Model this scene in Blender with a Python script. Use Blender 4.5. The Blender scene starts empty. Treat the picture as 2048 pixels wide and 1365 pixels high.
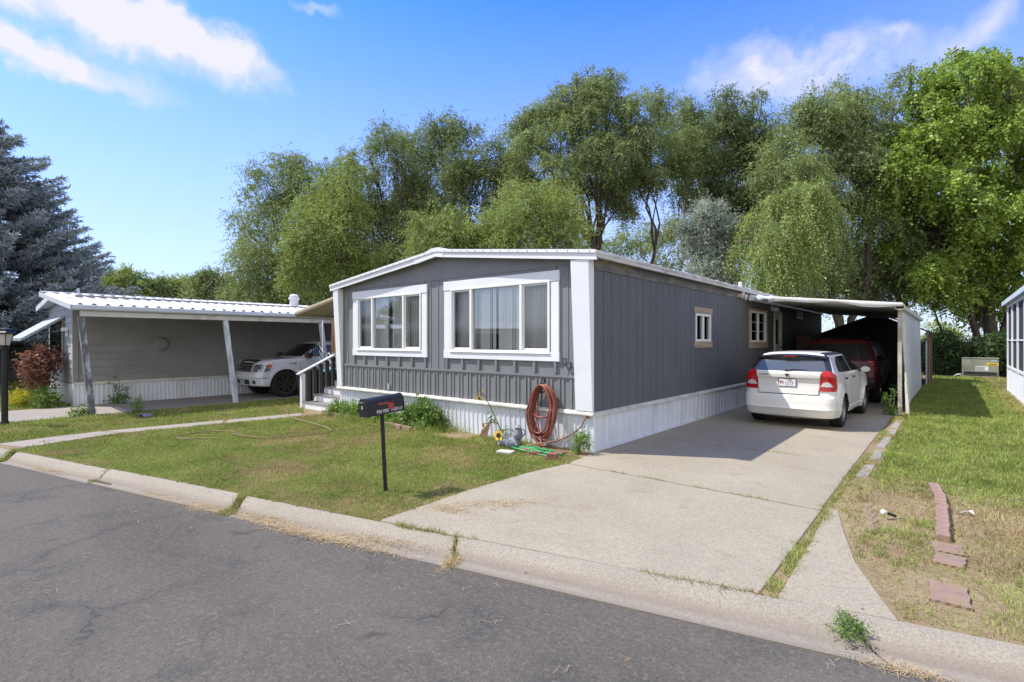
import bpy, bmesh, math, random
import numpy as np
from mathutils import Vector, Matrix
from mathutils.bvhtree import BVHTree

RAD = math.radians
PI = math.pi
scene = bpy.context.scene
COL = scene.collection
random.seed(7)

# ------------------------------------------------------------------ frame
# world axes: x runs along the front of the grey home (0 = its right front corner),
# y runs back along its side wall, z up.  The camera stands in the street.
CAM = Vector((4.288, -7.006, 1.75))
CAM_YAW = RAD(40.425)
FWD = Vector((-math.sin(CAM_YAW), math.cos(CAM_YAW), 0))
RGT = Vector((math.cos(CAM_YAW), math.sin(CAM_YAW), 0))
FPX = 1034.0

def seen(px, depth):
    """point on the ground plan lying on a photo column at a depth in metres"""
    k = (px - 1024) / FPX * depth
    return (CAM.x + RGT.x * k + FWD.x * depth, CAM.y + RGT.y * k + FWD.y * depth)

def hgt(py, depth):
    return CAM.z - (py - 682) / FPX * depth

# ------------------------------------------------------------------ objects
def thing(name, label, cat, loc=(0, 0, 0), rz=0.0, group=None):
    o = bpy.data.objects.new(name, None)
    o.empty_display_size = 0.2
    COL.objects.link(o)
    o.location = loc
    o.rotation_euler = (0, 0, rz)
    o['label'] = label
    o['category'] = cat
    if group:
        o['group'] = group
    return o

def tag(o, label, cat, group=None):
    o['label'] = label
    o['category'] = cat
    if group:
        o['group'] = group
    return o

def link(name, me, parent=None):
    o = bpy.data.objects.new(name, me)
    COL.objects.link(o)
    if parent is not None:
        o.parent = parent
    return o

def copy_tree(o, parent=None):
    c = o.copy()
    COL.objects.link(c)
    if parent is not None:
        c.parent = parent
    for ch in list(o.children):
        copy_tree(ch, c)
    return c

class MB:
    def __init__(s):
        s.v = []; s.f = []; s.mi = []; s.cur = 0
    def add(s, vs, fs):
        o = len(s.v)
        s.v += [tuple(v) for v in vs]
        s.f += [[i + o for i in f] for f in fs]
        s.mi += [s.cur] * len(fs)
        return s
    def box(s, x0, x1, y0, y1, z0, z1):
        return s.add([(x0,y0,z0),(x1,y0,z0),(x1,y1,z0),(x0,y1,z0),(x0,y0,z1),(x1,y0,z1),(x1,y1,z1),(x0,y1,z1)],
                     [(0,3,2,1),(4,5,6,7),(0,1,5,4),(1,2,6,5),(2,3,7,6),(3,0,4,7)])
    def hexa(s, b, t):
        return s.add(list(b) + list(t), [(0,3,2,1),(4,5,6,7),(0,1,5,4),(1,2,6,5),(2,3,7,6),(3,0,4,7)])
    def beam(s, p, q, w, h, up=(0, 0, 1)):
        p = Vector(p); q = Vector(q); d = (q - p).normalized(); up = Vector(up)
        a = d.cross(up)
        if a.length < 1e-4:
            a = d.cross(Vector((1, 0, 0)))
        a.normalize(); b = a.cross(d)
        a *= w / 2; b *= h / 2
        c = [-a-b, a-b, a+b, -a+b]
        return s.hexa([p + k for k in c], [q + k for k in c])
    def tube(s, pts, r, n=8, cap=True):
        pts = [Vector(p) for p in pts]
        m = len(pts)
        rs = [r] * m if not hasattr(r, '__len__') else r
        vs = []
        ref = Vector((0.13, 0.21, 0.97)).normalized()
        for i, p in enumerate(pts):
            d = (pts[min(i+1, m-1)] - pts[max(i-1, 0)]).normalized()
            if abs(d.dot(ref)) > 0.98:
                ref = Vector((0.97, 0.13, 0.2)).normalized()
            a = (ref - d * ref.dot(d)).normalized(); b = d.cross(a)
            ref = a
            for k in range(n):
                t = 2 * PI * k / n
                vs.append(p + (a * math.cos(t) + b * math.sin(t)) * rs[i])
        fs = []
        for i in range(m - 1):
            for k in range(n):
                k2 = (k + 1) % n
                fs.append((i*n+k, i*n+k2, (i+1)*n+k2, (i+1)*n+k))
        if cap:
            fs.append(tuple(range(n))[::-1]); fs.append(tuple(range((m-1)*n, m*n)))
        return s.add(vs, fs)
    def lathe(s, prof, c=(0, 0, 0), axis='z', n=24, close=True):
        vs = []
        for (r, h) in prof:
            for k in range(n):
                t = 2 * PI * k / n
                a, b = r * math.cos(t), r * math.sin(t)
                p = {'z': (a, b, h), 'x': (h, a, b), 'y': (a, h, b)}[axis]
                vs.append((p[0] + c[0], p[1] + c[1], p[2] + c[2]))
        fs = []
        for i in range(len(prof) - 1):
            for k in range(n):
                k2 = (k + 1) % n
                fs.append((i*n+k, i*n+k2, (i+1)*n+k2, (i+1)*n+k))
        if close:
            fs.append(tuple(range(n))[::-1]); fs.append(tuple(range((len(prof)-1)*n, len(prof)*n)))
        return s.add(vs, fs)
    def prism(s, poly, axis, a, b):
        def P(u, v, w):
            return {'x': (w, u, v), 'y': (u, w, v), 'z': (u, v, w)}[axis]
        n = len(poly)
        vs = [P(u, v, a) for u, v in poly] + [P(u, v, b) for u, v in poly]
        fs = [tuple(range(n))[::-1], tuple(range(n, 2*n))]
        for i in range(n):
            j = (i + 1) % n
            fs.append((i, j, n + j, n + i))
        return s.add(vs, fs)
    def grid(s, rows):
        n = len(rows[0]); vs = [p for r in rows for p in r]; fs = []
        for i in range(len(rows) - 1):
            for k in range(n - 1):
                fs.append((i*n+k, i*n+k+1, (i+1)*n+k+1, (i+1)*n+k))
        return s.add(vs, fs)
    def build(s, name, mat, parent=None, smooth=None, bevel=0.0, recalc=True):
        me = bpy.data.meshes.new(name)
        me.from_pydata(s.v, [], s.f)
        mats = mat if isinstance(mat, (list, tuple)) else [mat]
        for m in mats:
            me.materials.append(m)
        if len(mats) > 1:
            me.polygons.foreach_set('material_index', s.mi)
        if recalc or bevel:
            bm = bmesh.new(); bm.from_mesh(me)
            bmesh.ops.recalc_face_normals(bm, faces=bm.faces)
            if bevel:
                ed = [e for e in bm.edges if len(e.link_faces) == 2 and e.calc_face_angle(0) > 0.6]
                bmesh.ops.bevel(bm, geom=ed, offset=bevel, segments=1, affect='EDGES', clamp_overlap=True)
            bm.to_mesh(me); bm.free()
        if smooth is not None:
            me.shade_smooth()
            if smooth < 180:
                me.set_sharp_from_angle(angle=RAD(smooth))
        me.update()
        return link(name, me, parent)

def fast_mesh(name, verts, quads, mat, parent=None, attrs=None, tris=False):
    """numpy arrays -> mesh; quads (n,4) or (n,3)"""
    me = bpy.data.meshes.new(name)
    nv, nf = len(verts), len(quads)
    k = quads.shape[1]
    me.vertices.add(nv); me.vertices.foreach_set('co', np.ascontiguousarray(verts, dtype=np.float32).ravel())
    me.loops.add(nf * k); me.loops.foreach_set('vertex_index', np.ascontiguousarray(quads, dtype=np.int32).ravel())
    me.polygons.add(nf)
    me.polygons.foreach_set('loop_start', np.arange(0, nf * k, k, dtype=np.int32))
    for nme, arr in (attrs or {}).items():
        a = me.attributes.new(nme, 'FLOAT', 'POINT')
        a.data.foreach_set('value', np.ascontiguousarray(arr, dtype=np.float32))
    me.materials.append(mat)
    me.update(calc_edges=True)
    return link(name, me, parent)

def text_mesh(name, body, size, mat, parent, loc, rot, depth=0.002, align='LEFT', sx=1.0, shear=0.0):
    cu = bpy.data.curves.new(name, 'FONT')
    cu.body = body; cu.size = size; cu.extrude = depth; cu.align_x = align; cu.shear = shear
    cu.resolution_u = 3
    o = bpy.data.objects.new(name, cu); COL.objects.link(o)
    dg = bpy.context.evaluated_depsgraph_get()
    me = bpy.data.meshes.new_from_object(o.evaluated_get(dg))
    bpy.data.objects.remove(o); bpy.data.curves.remove(cu)
    me.materials.clear(); me.materials.append(mat)
    t = link(name, me, parent)
    t.location = loc; t.rotation_euler = rot; t.scale = (sx, 1, 1)
    return t

# ------------------------------------------------------------------ noise
def _hash(ix, iy, seed):
    h = (ix.astype(np.int64) * 374761393 + iy.astype(np.int64) * 668265263 + seed * 1274126177) & 0x7fffffff
    h = ((h ^ (h >> 13)) * 1274126177) & 0x7fffffff
    return ((h ^ (h >> 16)) & 0xffff) / 65535.0

def vnoise(x, y, scale, seed=0):
    x = np.asarray(x) / scale; y = np.asarray(y) / scale
    ix = np.floor(x); iy = np.floor(y); fx = x - ix; fy = y - iy
    fx = fx*fx*(3-2*fx); fy = fy*fy*(3-2*fy)
    a = _hash(ix, iy, seed); b = _hash(ix+1, iy, seed); c = _hash(ix, iy+1, seed); d = _hash(ix+1, iy+1, seed)
    return (a*(1-fx)+b*fx)*(1-fy) + (c*(1-fx)+d*fx)*fy

# ------------------------------------------------------------------ materials
class NT:
    def __init__(s, t): s.t = t
    def n(s, typ, ins=None, **props):
        nd = s.t.nodes.new(typ)
        for k, v in props.items():
            setattr(nd, k, v)
        for k, v in (ins or {}).items():
            sock = nd.inputs[k]
            if isinstance(v, bpy.types.NodeSocket):
                s.t.links.new(v, sock)
            else:
                sock.default_value = v
        return nd
    def mix(s, f, a, b, mode='MIX'):
        nd = s.t.nodes.new('ShaderNodeMix'); nd.data_type = 'RGBA'; nd.blend_type = mode
        for i, v in ((0, f), (6, a), (7, b)):
            if isinstance(v, bpy.types.NodeSocket):
                s.t.links.new(v, nd.inputs[i])
            else:
                nd.inputs[i].default_value = v
        return nd.outputs[2]
    def math(s, op, a, b=0.0, clamp=False):
        return s.n('ShaderNodeMath', {0: a, 1: b}, operation=op, use_clamp=clamp).outputs[0]
    def ramp(s, v, a, b, lo=0.0, hi=1.0):
        return s.n('ShaderNodeMapRange', {0: v, 1: a, 2: b, 3: lo, 4: hi}, clamp=True).outputs[0]
    def noise(s, vec, scale, detail=4, rough=0.55, dist=0.0):
        return s.n('ShaderNodeTexNoise', {'Vector': vec, 'Scale': scale, 'Detail': detail, 'Roughness': rough, 'Distortion': dist}).outputs[0]
    def coord(s, which='Object', stretch=None):
        c = s.n('ShaderNodeTexCoord').outputs[which]
        if stretch:
            c = s.n('ShaderNodeMapping', {'Vector': c, 'Scale': stretch}).outputs[0]
        return c

def c4(c):
    return (c[0], c[1], c[2], 1.0)

def srgb(r, g, b):
    f = lambda v: ((v / 255 + 0.055) / 1.055) ** 2.4 if v > 10 else v / 255 / 12.92
    return (f(r), f(g), f(b))

def newmat(name):
    m = bpy.data.materials.new(name); m.use_nodes = True
    m.node_tree.nodes.clear()
    return m, NT(m.node_tree)

def finish(t, bsdf):
    o = t.n('ShaderNodeOutputMaterial'); t.t.links.new(bsdf.outputs[0], o.inputs[0])

def M(name, col, rough=0.6, var=0.12, scale=3.0, stretch=None, bump=0.0, bscale=120.0, bstretch=None, metal=0.0,
      spec=0.4, coat=0.0, dirt=None, dirt_amt=0.5, dirt_scale=2.0, dirt_stretch=None, fine=0.0):
    m, t = newmat(name)
    v = t.coord('Object', stretch)
    nz = t.noise(v, scale, 5, 0.6)
    lo = c4([c * (1 - var) for c in col]); hi = c4([min(1, c * (1 + var)) for c in col])
    base = t.mix(t.ramp(nz, 0.3, 0.7), lo, hi)
    if fine:
        nf = t.noise(t.coord('Object', bstretch), bscale, 2, 0.6)
        base = t.mix(t.ramp(nf, 0.3, 0.7, 0, fine), base, c4([c * 0.4 for c in col]))
    if dirt:
        nd = t.noise(t.coord('Object', dirt_stretch), dirt_scale, 6, 0.65, 0.3)
        base = t.mix(t.ramp(nd, 1 - dirt_amt - 0.12, 1 - dirt_amt + 0.12), base, c4(dirt))
    ins = {'Base Color': base, 'Roughness': rough, 'Metallic': metal, 'Specular IOR Level': spec, 'Coat Weight': coat, 'Coat Roughness': 0.05}
    b = t.n('ShaderNodeBsdfPrincipled', ins)
    if bump:
        nb = t.noise(t.coord('Object', bstretch), bscale, 3, 0.6)
        bp = t.n('ShaderNodeBump', {'Strength': bump, 'Distance': 0.01, 'Height': nb})
        t.t.links.new(bp.outputs[0], b.inputs['Normal'])
    finish(t, b)
    return m

def glass_mat(name, tint=(0.8, 0.85, 0.85), refl=0.25, rough=0.01):
    m, t = newmat(name)
    lw = t.n('ShaderNodeLayerWeight', {'Blend': 0.35}).outputs['Fresnel']
    f = t.ramp(lw, 0.0, 1.0, refl, 1.0)
    tr = t.n('ShaderNodeBsdfTransparent', {0: c4(tint)})
    gl = t.n('ShaderNodeBsdfGlossy', {'Color': (0.9, 0.95, 1, 1), 'Roughness': rough})
    mx = t.n('ShaderNodeMixShader', {0: f, 1: tr.outputs[0], 2: gl.outputs[0]})
    finish(t, mx)
    return m

def leaf_mat(name, dark, light, transl=0.35, gloss=0.03):
    m, t = newmat(name)
    a = t.n('ShaderNodeAttribute', attribute_name='tint').outputs['Fac']
    c = t.mix(a, c4(dark), c4(light))
    ct = t.mix(0.5, c, c4((light[0]*1.1, light[1]*1.15, light[2]*0.6)))
    d = t.n('ShaderNodeBsdfDiffuse', {0: c})
    tr = t.n('ShaderNodeBsdfTranslucent', {0: ct})
    g = t.n('ShaderNodeBsdfGlossy', {'Color': (0.9, 0.95, 0.85, 1), 'Roughness': 0.55})
    m1 = t.n('ShaderNodeMixShader', {0: transl, 1: d.outputs[0], 2: tr.outputs[0]})
    m2 = t.n('ShaderNodeMixShader', {0: gloss, 1: m1.outputs[0], 2: g.outputs[0]})
    finish(t, m2)
    return m

MAT = {}
MAT['white'] = M('white_trim_paint', (0.74, 0.76, 0.78), 0.5, 0.05, 2.0, bump=0.05, bscale=60)
MAT['whitemetal'] = M('white_roof_metal', (0.62, 0.63, 0.64), 0.42, 0.08, 1.2, dirt=(0.5, 0.47, 0.42), dirt_amt=0.36, dirt_scale=3)
MAT['skirt'] = M('white_skirt_metal', (0.66, 0.70, 0.74), 0.45, 0.07, 1.0, dirt=(0.50, 0.47, 0.42), dirt_amt=0.36, dirt_scale=2.2, dirt_stretch=(1, 1, 0.25))
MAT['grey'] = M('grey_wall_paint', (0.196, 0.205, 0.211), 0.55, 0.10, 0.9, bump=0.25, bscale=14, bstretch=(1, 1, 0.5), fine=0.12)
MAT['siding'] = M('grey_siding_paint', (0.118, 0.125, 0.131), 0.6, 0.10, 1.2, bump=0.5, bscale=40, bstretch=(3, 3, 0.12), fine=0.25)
MAT['groove'] = M('dark_gap', (0.018, 0.020, 0.024), 0.8)
MAT['wood'] = M('bare_plywood', (0.36, 0.29, 0.21), 0.75, 0.25, 3.0, stretch=(1, 0.4, 4), fine=0.2, bscale=60, bstretch=(1, 0.2, 6))
MAT['eavewood'] = M('mottled_eave_board', (0.34, 0.28, 0.20), 0.8, 0.3, 2.0, dirt=(0.12, 0.125, 0.13), dirt_amt=0.58, dirt_scale=1.6, dirt_stretch=(1, 1, 3))  # tan tone broken up by dark grey noise patches
MAT['interior'] = M('unlit_room_dark', (0.03, 0.03, 0.032), 0.9)
MAT['blind'] = M('cream_blind', (0.86, 0.86, 0.81), 0.6, 0.04, 3)
MAT['glass'] = glass_mat('window_glass', (0.97, 0.99, 0.99), 0.17)
MAT['screen'] = glass_mat('screened_glass', (0.76, 0.76, 0.73), 0.08, 0.10)
MAT['vinyl'] = M('white_vinyl', (0.78, 0.79, 0.78), 0.35, 0.03)
MAT['dkglass'] = glass_mat('dark_glass', (0.10, 0.11, 0.12), 0.12)
MAT['black'] = M('black_satin_metal', (0.014, 0.014, 0.014), 0.48, 0.2, 8, bump=0.06, bscale=90)
MAT['rubber'] = M('tyre_rubber', (0.018, 0.018, 0.019), 0.8, 0.3, 10)
MAT['plasticblack'] = M('black_plastic', (0.022, 0.022, 0.025), 0.5, 0.15, 6)
MAT['chrome'] = M('chrome', (0.62, 0.63, 0.65), 0.16, 0.05, metal=1.0)
MAT['alloy'] = M('alloy', (0.42, 0.43, 0.44), 0.35, 0.1, metal=0.8)
MAT['carwhite'] = M('cream_white_car_paint', (0.74, 0.73, 0.68), 0.28, 0.03, 1.5, coat=0.6, dirt=(0.55, 0.50, 0.40), dirt_amt=0.27, dirt_scale=2.5)
MAT['truckwhite'] = M('silver_white_truck_paint', (0.66, 0.67, 0.69), 0.25, 0.03, 1.5, coat=0.7)
MAT['carred'] = M('dark_red_car_paint', (0.11, 0.005, 0.006), 0.3, 0.06, 1.5, coat=0.3)
MAT['redlens'] = M('red_lamp_lens', (0.42, 0.006, 0.010), 0.12, 0.25, 14, coat=0.5)
MAT['clearlens'] = M('clear_lamp_lens', (0.55, 0.54, 0.52), 0.12, 0.35, 30, coat=0.5)
MAT['amber'] = M('amber_lens', (0.60, 0.12, 0.02), 0.2, 0.2, 14)
MAT['carglass'] = M('dark_car_glass', (0.012, 0.014, 0.016), 0.03, 0.1, spec=0.8)
MAT['greywood'] = M('grey_tread_paint', (0.21, 0.20, 0.19), 0.75, 0.2, 3, fine=0.2, bscale=30, bstretch=(0.3, 6, 1))
MAT['railgrey'] = M('grey_baluster_paint', (0.055, 0.052, 0.050), 0.65, 0.15, 3)
MAT['tan'] = M('tan_awning_metal', (0.47, 0.40, 0.26), 0.5, 0.12, 2)
MAT['brownscreen'] = M('brown_shade_cloth', (0.16, 0.085, 0.035), 0.9, 0.3, 5, stretch=(8, 8, 1))
MAT['nsiding'] = M('taupe_lap_siding', (0.25, 0.25, 0.245), 0.65, 0.12, 0.8, stretch=(1, 1, 3), fine=0.1, bscale=30, bstretch=(1, 1, 0.3))
MAT['nfront'] = M('pale_grey_lap_siding', (0.36, 0.40, 0.44), 0.6, 0.1, 1)
MAT['peel'] = M('peeling_white_paint', (0.66, 0.70, 0.75), 0.7, 0.08, 4, dirt=(0.13, 0.135, 0.14), dirt_amt=0.60, dirt_scale=7, dirt_stretch=(1, 1, 0.35))
MAT['peellight'] = M('scuffed_white_paint', (0.68, 0.72, 0.78), 0.7, 0.08, 4, dirt=(0.30, 0.34, 0.38), dirt_amt=0.42, dirt_scale=9, dirt_stretch=(1, 1, 0.25))
MAT['beam'] = M('cream_beam_paint', (0.62, 0.62, 0.56), 0.65, 0.1, 2, dirt=(0.40, 0.36, 0.28), dirt_amt=0.4, dirt_scale=3)
MAT['hose'] = M('terracotta_rubber_hose', (0.22, 0.068, 0.045), 0.45, 0.15, 12)
MAT['greenhose'] = M('green_rubber_hose', (0.05, 0.30, 0.10), 0.4, 0.15, 12)
MAT['tanhose'] = M('tan_rubber_hose', (0.26, 0.165, 0.09), 0.6, 0.25, 3)
MAT['flagred'] = M('faded_red_paint', (0.36, 0.055, 0.045), 0.6, 0.2, 20)
MAT['chalk'] = M('white_marker', (0.72, 0.72, 0.70), 0.8, 0.1, 40)
MAT['brick'] = M('pink_concrete_brick', (0.300, 0.198, 0.155), 0.9, 0.3, 9, bump=0.4, bscale=120, fine=0.3, dirt=(0.27, 0.19, 0.12), dirt_amt=0.42, dirt_scale=6)
MAT['paver'] = M('dirty_pink_paver', (0.29, 0.195, 0.160), 0.9, 0.3, 7, bump=0.4, bscale=120, fine=0.3, dirt=(0.26, 0.185, 0.115), dirt_amt=0.52, dirt_scale=5)
MAT['redbrick'] = M('brown_red_brick', (0.24, 0.115, 0.085), 0.9, 0.3, 9, bump=0.4, bscale=120, fine=0.3)
MAT['stone'] = M('pale_stone', (0.50, 0.46, 0.41), 0.9, 0.2, 9, bump=0.4, bscale=60)
MAT['greystone'] = M('grey_resin_stone', (0.20, 0.22, 0.25), 0.6, 0.35, 14, bump=0.3, bscale=60)
MAT['acgreen'] = M('olive_grey_metal', (0.27, 0.285, 0.215), 0.5, 0.06, 2)
MAT['yellow'] = M('yellow_label', (0.75, 0.50, 0.03), 0.5, 0.05)
MAT['paper'] = M('white_label', (0.74, 0.74, 0.74), 0.5, 0.04)
MAT['ink'] = M('dark_ink', (0.03, 0.03, 0.035), 0.6, 0.05)
MAT['rust'] = M('rusty_metal', (0.20, 0.12, 0.07), 0.85, 0.35, 10)
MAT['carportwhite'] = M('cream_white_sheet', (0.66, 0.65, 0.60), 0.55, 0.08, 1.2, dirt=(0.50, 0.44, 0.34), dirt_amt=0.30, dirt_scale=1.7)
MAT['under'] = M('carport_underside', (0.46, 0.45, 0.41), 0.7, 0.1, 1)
MAT['panel'] = M('white_side_panel', (0.55, 0.58, 0.60), 0.5, 0.06, 0.8, dirt=(0.42, 0.40, 0.36), dirt_amt=0.32, dirt_scale=1.5)
MAT['shed'] = M('weathered_shed_metal', (0.42, 0.45, 0.48), 0.6, 0.2, 1.5, stretch=(3, 3, 0.4), dirt=(0.26, 0.20, 0.14), dirt_amt=0.36, dirt_scale=3)
MAT['sheddark'] = M('dark_shed_boards', (0.05, 0.05, 0.052), 0.8, 0.2, 2)
MAT['tin'] = M('grey_blue_tin', (0.34, 0.40, 0.44), 0.45, 0.1, 3)
MAT['binblack'] = M('black_bin_plastic', (0.020, 0.021, 0.023), 0.45, 0.2, 4)
MAT['teal'] = M('teal_plastic', (0.02, 0.22, 0.22), 0.45, 0.1, 4)
MAT['cardboard'] = M('brown_board', (0.19, 0.11, 0.07), 0.9, 0.2, 3)
MAT['bark'] = M('grey_brown_bark', (0.085, 0.068, 0.055), 0.95, 0.45, 5, stretch=(2, 2, 0.5), bump=0.8, bscale=14, bstretch=(2, 2, 0.35))
MAT['barklight'] = M('tan_bark', (0.14, 0.105, 0.08), 0.95, 0.45, 5, stretch=(2, 2, 0.5), bump=0.8, bscale=14, bstretch=(2, 2, 0.35))
MAT['lampglass'] = M('frosted_lamp_glass', (0.52, 0.51, 0.47), 0.3, 0.08, 4)
MAT['ribdark'] = M('olive_ribbed_metal', (0.15, 0.155, 0.135), 0.6, 0.12, 1.0)
MAT['stem'] = M('green_stem', (0.10, 0.17, 0.05), 0.7, 0.2, 10)
MAT['petal'] = M('yellow_petal', (0.80, 0.52, 0.02), 0.6, 0.15, 30)
MAT['seed'] = M('brown_seed_head', (0.045, 0.022, 0.012), 0.9, 0.3, 60)
MAT['rag'] = M('grey_cloth', (0.22, 0.24, 0.28), 0.9, 0.3, 9)

MAT['elm'] = leaf_mat('elm_leaves', (0.085, 0.125, 0.050), (0.33, 0.40, 0.155))
MAT['elmdark'] = leaf_mat('dark_elm_leaves', (0.075, 0.112, 0.048), (0.27, 0.335, 0.135))
MAT['elmbright'] = leaf_mat('bright_elm_leaves', (0.105, 0.155, 0.044), (0.38, 0.455, 0.13))
MAT['maple'] = leaf_mat('maple_leaves', (0.095, 0.175, 0.026), (0.37, 0.49, 0.085))
MAT['silver'] = leaf_mat('silver_leaves', (0.16, 0.20, 0.16), (0.40, 0.45, 0.37), 0.2)
MAT['spruce'] = leaf_mat('blue_spruce_needles', (0.115, 0.145, 0.150), (0.40, 0.46, 0.475), 0.10)
MAT['hedge'] = leaf_mat('hedge_leaves', (0.030, 0.065, 0.022), (0.10, 0.17, 0.05), 0.25)
MAT['redleaf'] = leaf_mat('purple_red_leaves', (0.075, 0.042, 0.040), (0.34, 0.15, 0.11), 0.25)
MAT['yellowleaf'] = leaf_mat('golden_leaves', (0.30, 0.30, 0.02), (0.62, 0.55, 0.04), 0.3)
MAT['weed'] = leaf_mat('weed_leaves', (0.060, 0.125, 0.025), (0.19, 0.29, 0.065), 0.3)
MAT['bedplant'] = leaf_mat('bed_plant_leaves', (0.075, 0.150, 0.026), (0.24, 0.36, 0.070), 0.35)

def grass_mat():
    m, t = newmat('grass_blades')
    a = t.n('ShaderNodeAttribute', attribute_name='dry').outputs['Fac']
    b = t.n('ShaderNodeAttribute', attribute_name='tint').outputs['Fac']
    g = t.mix(b, (0.125, 0.205, 0.032, 1), (0.36, 0.455, 0.105, 1))
    s = t.mix(b, (0.30, 0.22, 0.10, 1), (0.56, 0.46, 0.24, 1))
    c = t.mix(a, g, s)
    d = t.n('ShaderNodeBsdfDiffuse', {0: c})
    tr = t.n('ShaderNodeBsdfTranslucent', {0: c})
    finish(t, t.n('ShaderNodeMixShader', {0: 0.3, 1: d.outputs[0], 2: tr.outputs[0]}))
    return m
MAT['grass'] = grass_mat()

def concrete_mat(name, base, stain=(0.27, 0.24, 0.20), amt=0.36, seed=0.0):
    m, t = newmat(name)
    v = t.n('ShaderNodeMapping', {'Vector': t.coord('Object'), 'Location': (seed, seed * 1.7, 0)}).outputs[0]
    n1 = t.noise(v, 0.7, 6, 0.6, 0.4); n2 = t.noise(v, 22, 5, 0.85); n3 = t.noise(v, 60, 4, 0.8); n4 = t.noise(v, 2.6, 6, 0.65, 0.6)
    c = t.mix(t.ramp(n1, 0.3, 0.7), c4([x * 0.86 for x in base]), c4([x * 1.08 for x in base]))
    c = t.mix(t.ramp(n2, 0.42, 0.72, 0, 0.38), c, c4([x * 0.62 for x in base]))
    c = t.mix(t.ramp(n3, 0.42, 0.62, 0, 0.60), c, c4([x * 0.45 for x in base]))
    vo = t.n('ShaderNodeTexVoronoi', {'Vector': v, 'Scale': 60.0}).outputs['Distance']
    c = t.mix(t.ramp(vo, 0.06, 0.14, 0.35, 0.0), c, c4((0.7, 0.66, 0.6)))
    c = t.mix(t.ramp(n4, 1 - amt, 1 - amt + 0.22, 0, 0.75), c, c4(stain))
    if name.startswith('kerb'):
        da = t.n('ShaderNodeAttribute', attribute_name='silt').outputs['Fac']
        c = t.mix(t.math('MULTIPLY', da, t.ramp(n1, 0.25, 0.6, 0.45, 1.0)), c, (0.17, 0.135, 0.10, 1))
    vs = t.n('ShaderNodeTexVoronoi', {'Vector': v, 'Scale': 2.6, 'Randomness': 1.0}).outputs['Distance']
    c = t.mix(t.ramp(vs, 0.022, 0.05, 0.7, 0.0), c, c4((0.07, 0.065, 0.06)))
    b = t.n('ShaderNodeBsdfPrincipled', {'Base Color': c, 'Roughness': 0.88, 'Specular IOR Level': 0.25})
    bp = t.n('ShaderNodeBump', {'Strength': 0.35, 'Distance': 0.004, 'Height': n3})
    t.t.links.new(bp.outputs[0], b.inputs['Normal'])
    finish(t, b)
    return m
MAT['concrete'] = concrete_mat('driveway_concrete', (0.368, 0.325, 0.238), (0.22, 0.172, 0.130), 0.44)
KERB_ = 1
MAT['kerb'] = concrete_mat('kerb_concrete', (0.345, 0.306, 0.235), (0.25, 0.19, 0.12), 0.40, 3.3)
MAT['walk'] = concrete_mat('path_concrete', (0.36, 0.315, 0.26), (0.22, 0.19, 0.15), 0.38, 9.1)
MAT['oldconc'] = concrete_mat('old_slab_concrete', (0.34, 0.31, 0.27), (0.20, 0.17, 0.14), 0.42, 14.0)  # duller concrete tone shared by slabs, patio and edging

def asphalt_mat():
    m, t = newmat('worn_asphalt')
    v = t.coord('Object')
    n1 = t.noise(v, 0.35, 6, 0.6, 0.5); n2 = t.noise(v, 32, 5, 0.85); n3 = t.noise(v, 75, 4, 0.8); n4 = t.noise(v, 1.3, 6, 0.62, 0.8)
    c = t.mix(t.ramp(n1, 0.35, 0.65), (0.092, 0.083, 0.068, 1), (0.118, 0.107, 0.089, 1))
    rot = t.n('ShaderNodeMapping', {'Vector': v, 'Rotation': (0, 0, -0.255), 'Scale': (0.12, 1.0, 1.0)}).outputs[0]
    band = t.noise(rot, 1.1, 4, 0.55)
    c = t.mix(t.ramp(band, 0.38, 0.66, 0, 0.55), c, (0.142, 0.129, 0.107, 1))
    c = t.mix(t.ramp(n4, 0.54, 0.76, 0, 0.78), c, (0.055, 0.054, 0.053, 1))
    c = t.mix(t.ramp(n2, 0.50, 0.68, 0, 0.85), c, (0.185, 0.168, 0.140, 1))
    c = t.mix(t.ramp(n3, 0.34, 0.50, 0.65, 0.0), c, (0.034, 0.030, 0.026, 1))
    wv = t.n('ShaderNodeVectorMath', {0: v, 1: t.n('ShaderNodeVectorMath', {0: t.n('ShaderNodeTexNoise', {'Vector': v, 'Scale': 1.6, 'Detail': 5.0}).outputs[1], 'Scale': 0.8}, operation='SCALE').outputs[0]}, operation='ADD').outputs[0]
    vd = t.n('ShaderNodeTexVoronoi', {'Vector': wv, 'Scale': 0.42, 'Randomness': 1.0}, feature='DISTANCE_TO_EDGE').outputs['Distance']
    gate = t.ramp(t.noise(v, 0.55, 2), 0.50, 0.58)
    cr = t.math('MULTIPLY', t.ramp(vd, 0.0010, 0.0042, 0.5, 0), gate)
    c = t.mix(cr, c, (0.020, 0.019, 0.019, 1))
    halo = t.math('MULTIPLY', t.ramp(vd, 0.0, 0.06, 0.28, 0), gate)
    c = t.mix(halo, c, (0.055, 0.053, 0.054, 1))
    vs = t.n('ShaderNodeTexVoronoi', {'Vector': wv, 'Scale': 1.5, 'Randomness': 1.0}).outputs['Distance']
    c = t.mix(t.ramp(vs, 0.03, 0.10, 0.55, 0.0), c, (0.045, 0.043, 0.044, 1))
    b = t.n('ShaderNodeBsdfPrincipled', {'Base Color': c, 'Roughness': 0.9, 'Specular IOR Level': 0.12})
    h = t.math('ADD', n2, t.math('MULTIPLY', n3, 0.6))
    bp = t.n('ShaderNodeBump', {'Strength': 0.7, 'Distance': 0.006, 'Height': h})
    t.t.links.new(bp.outputs[0], b.inputs['Normal'])
    finish(t, b)
    return m
MAT['asphalt'] = asphalt_mat()

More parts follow.
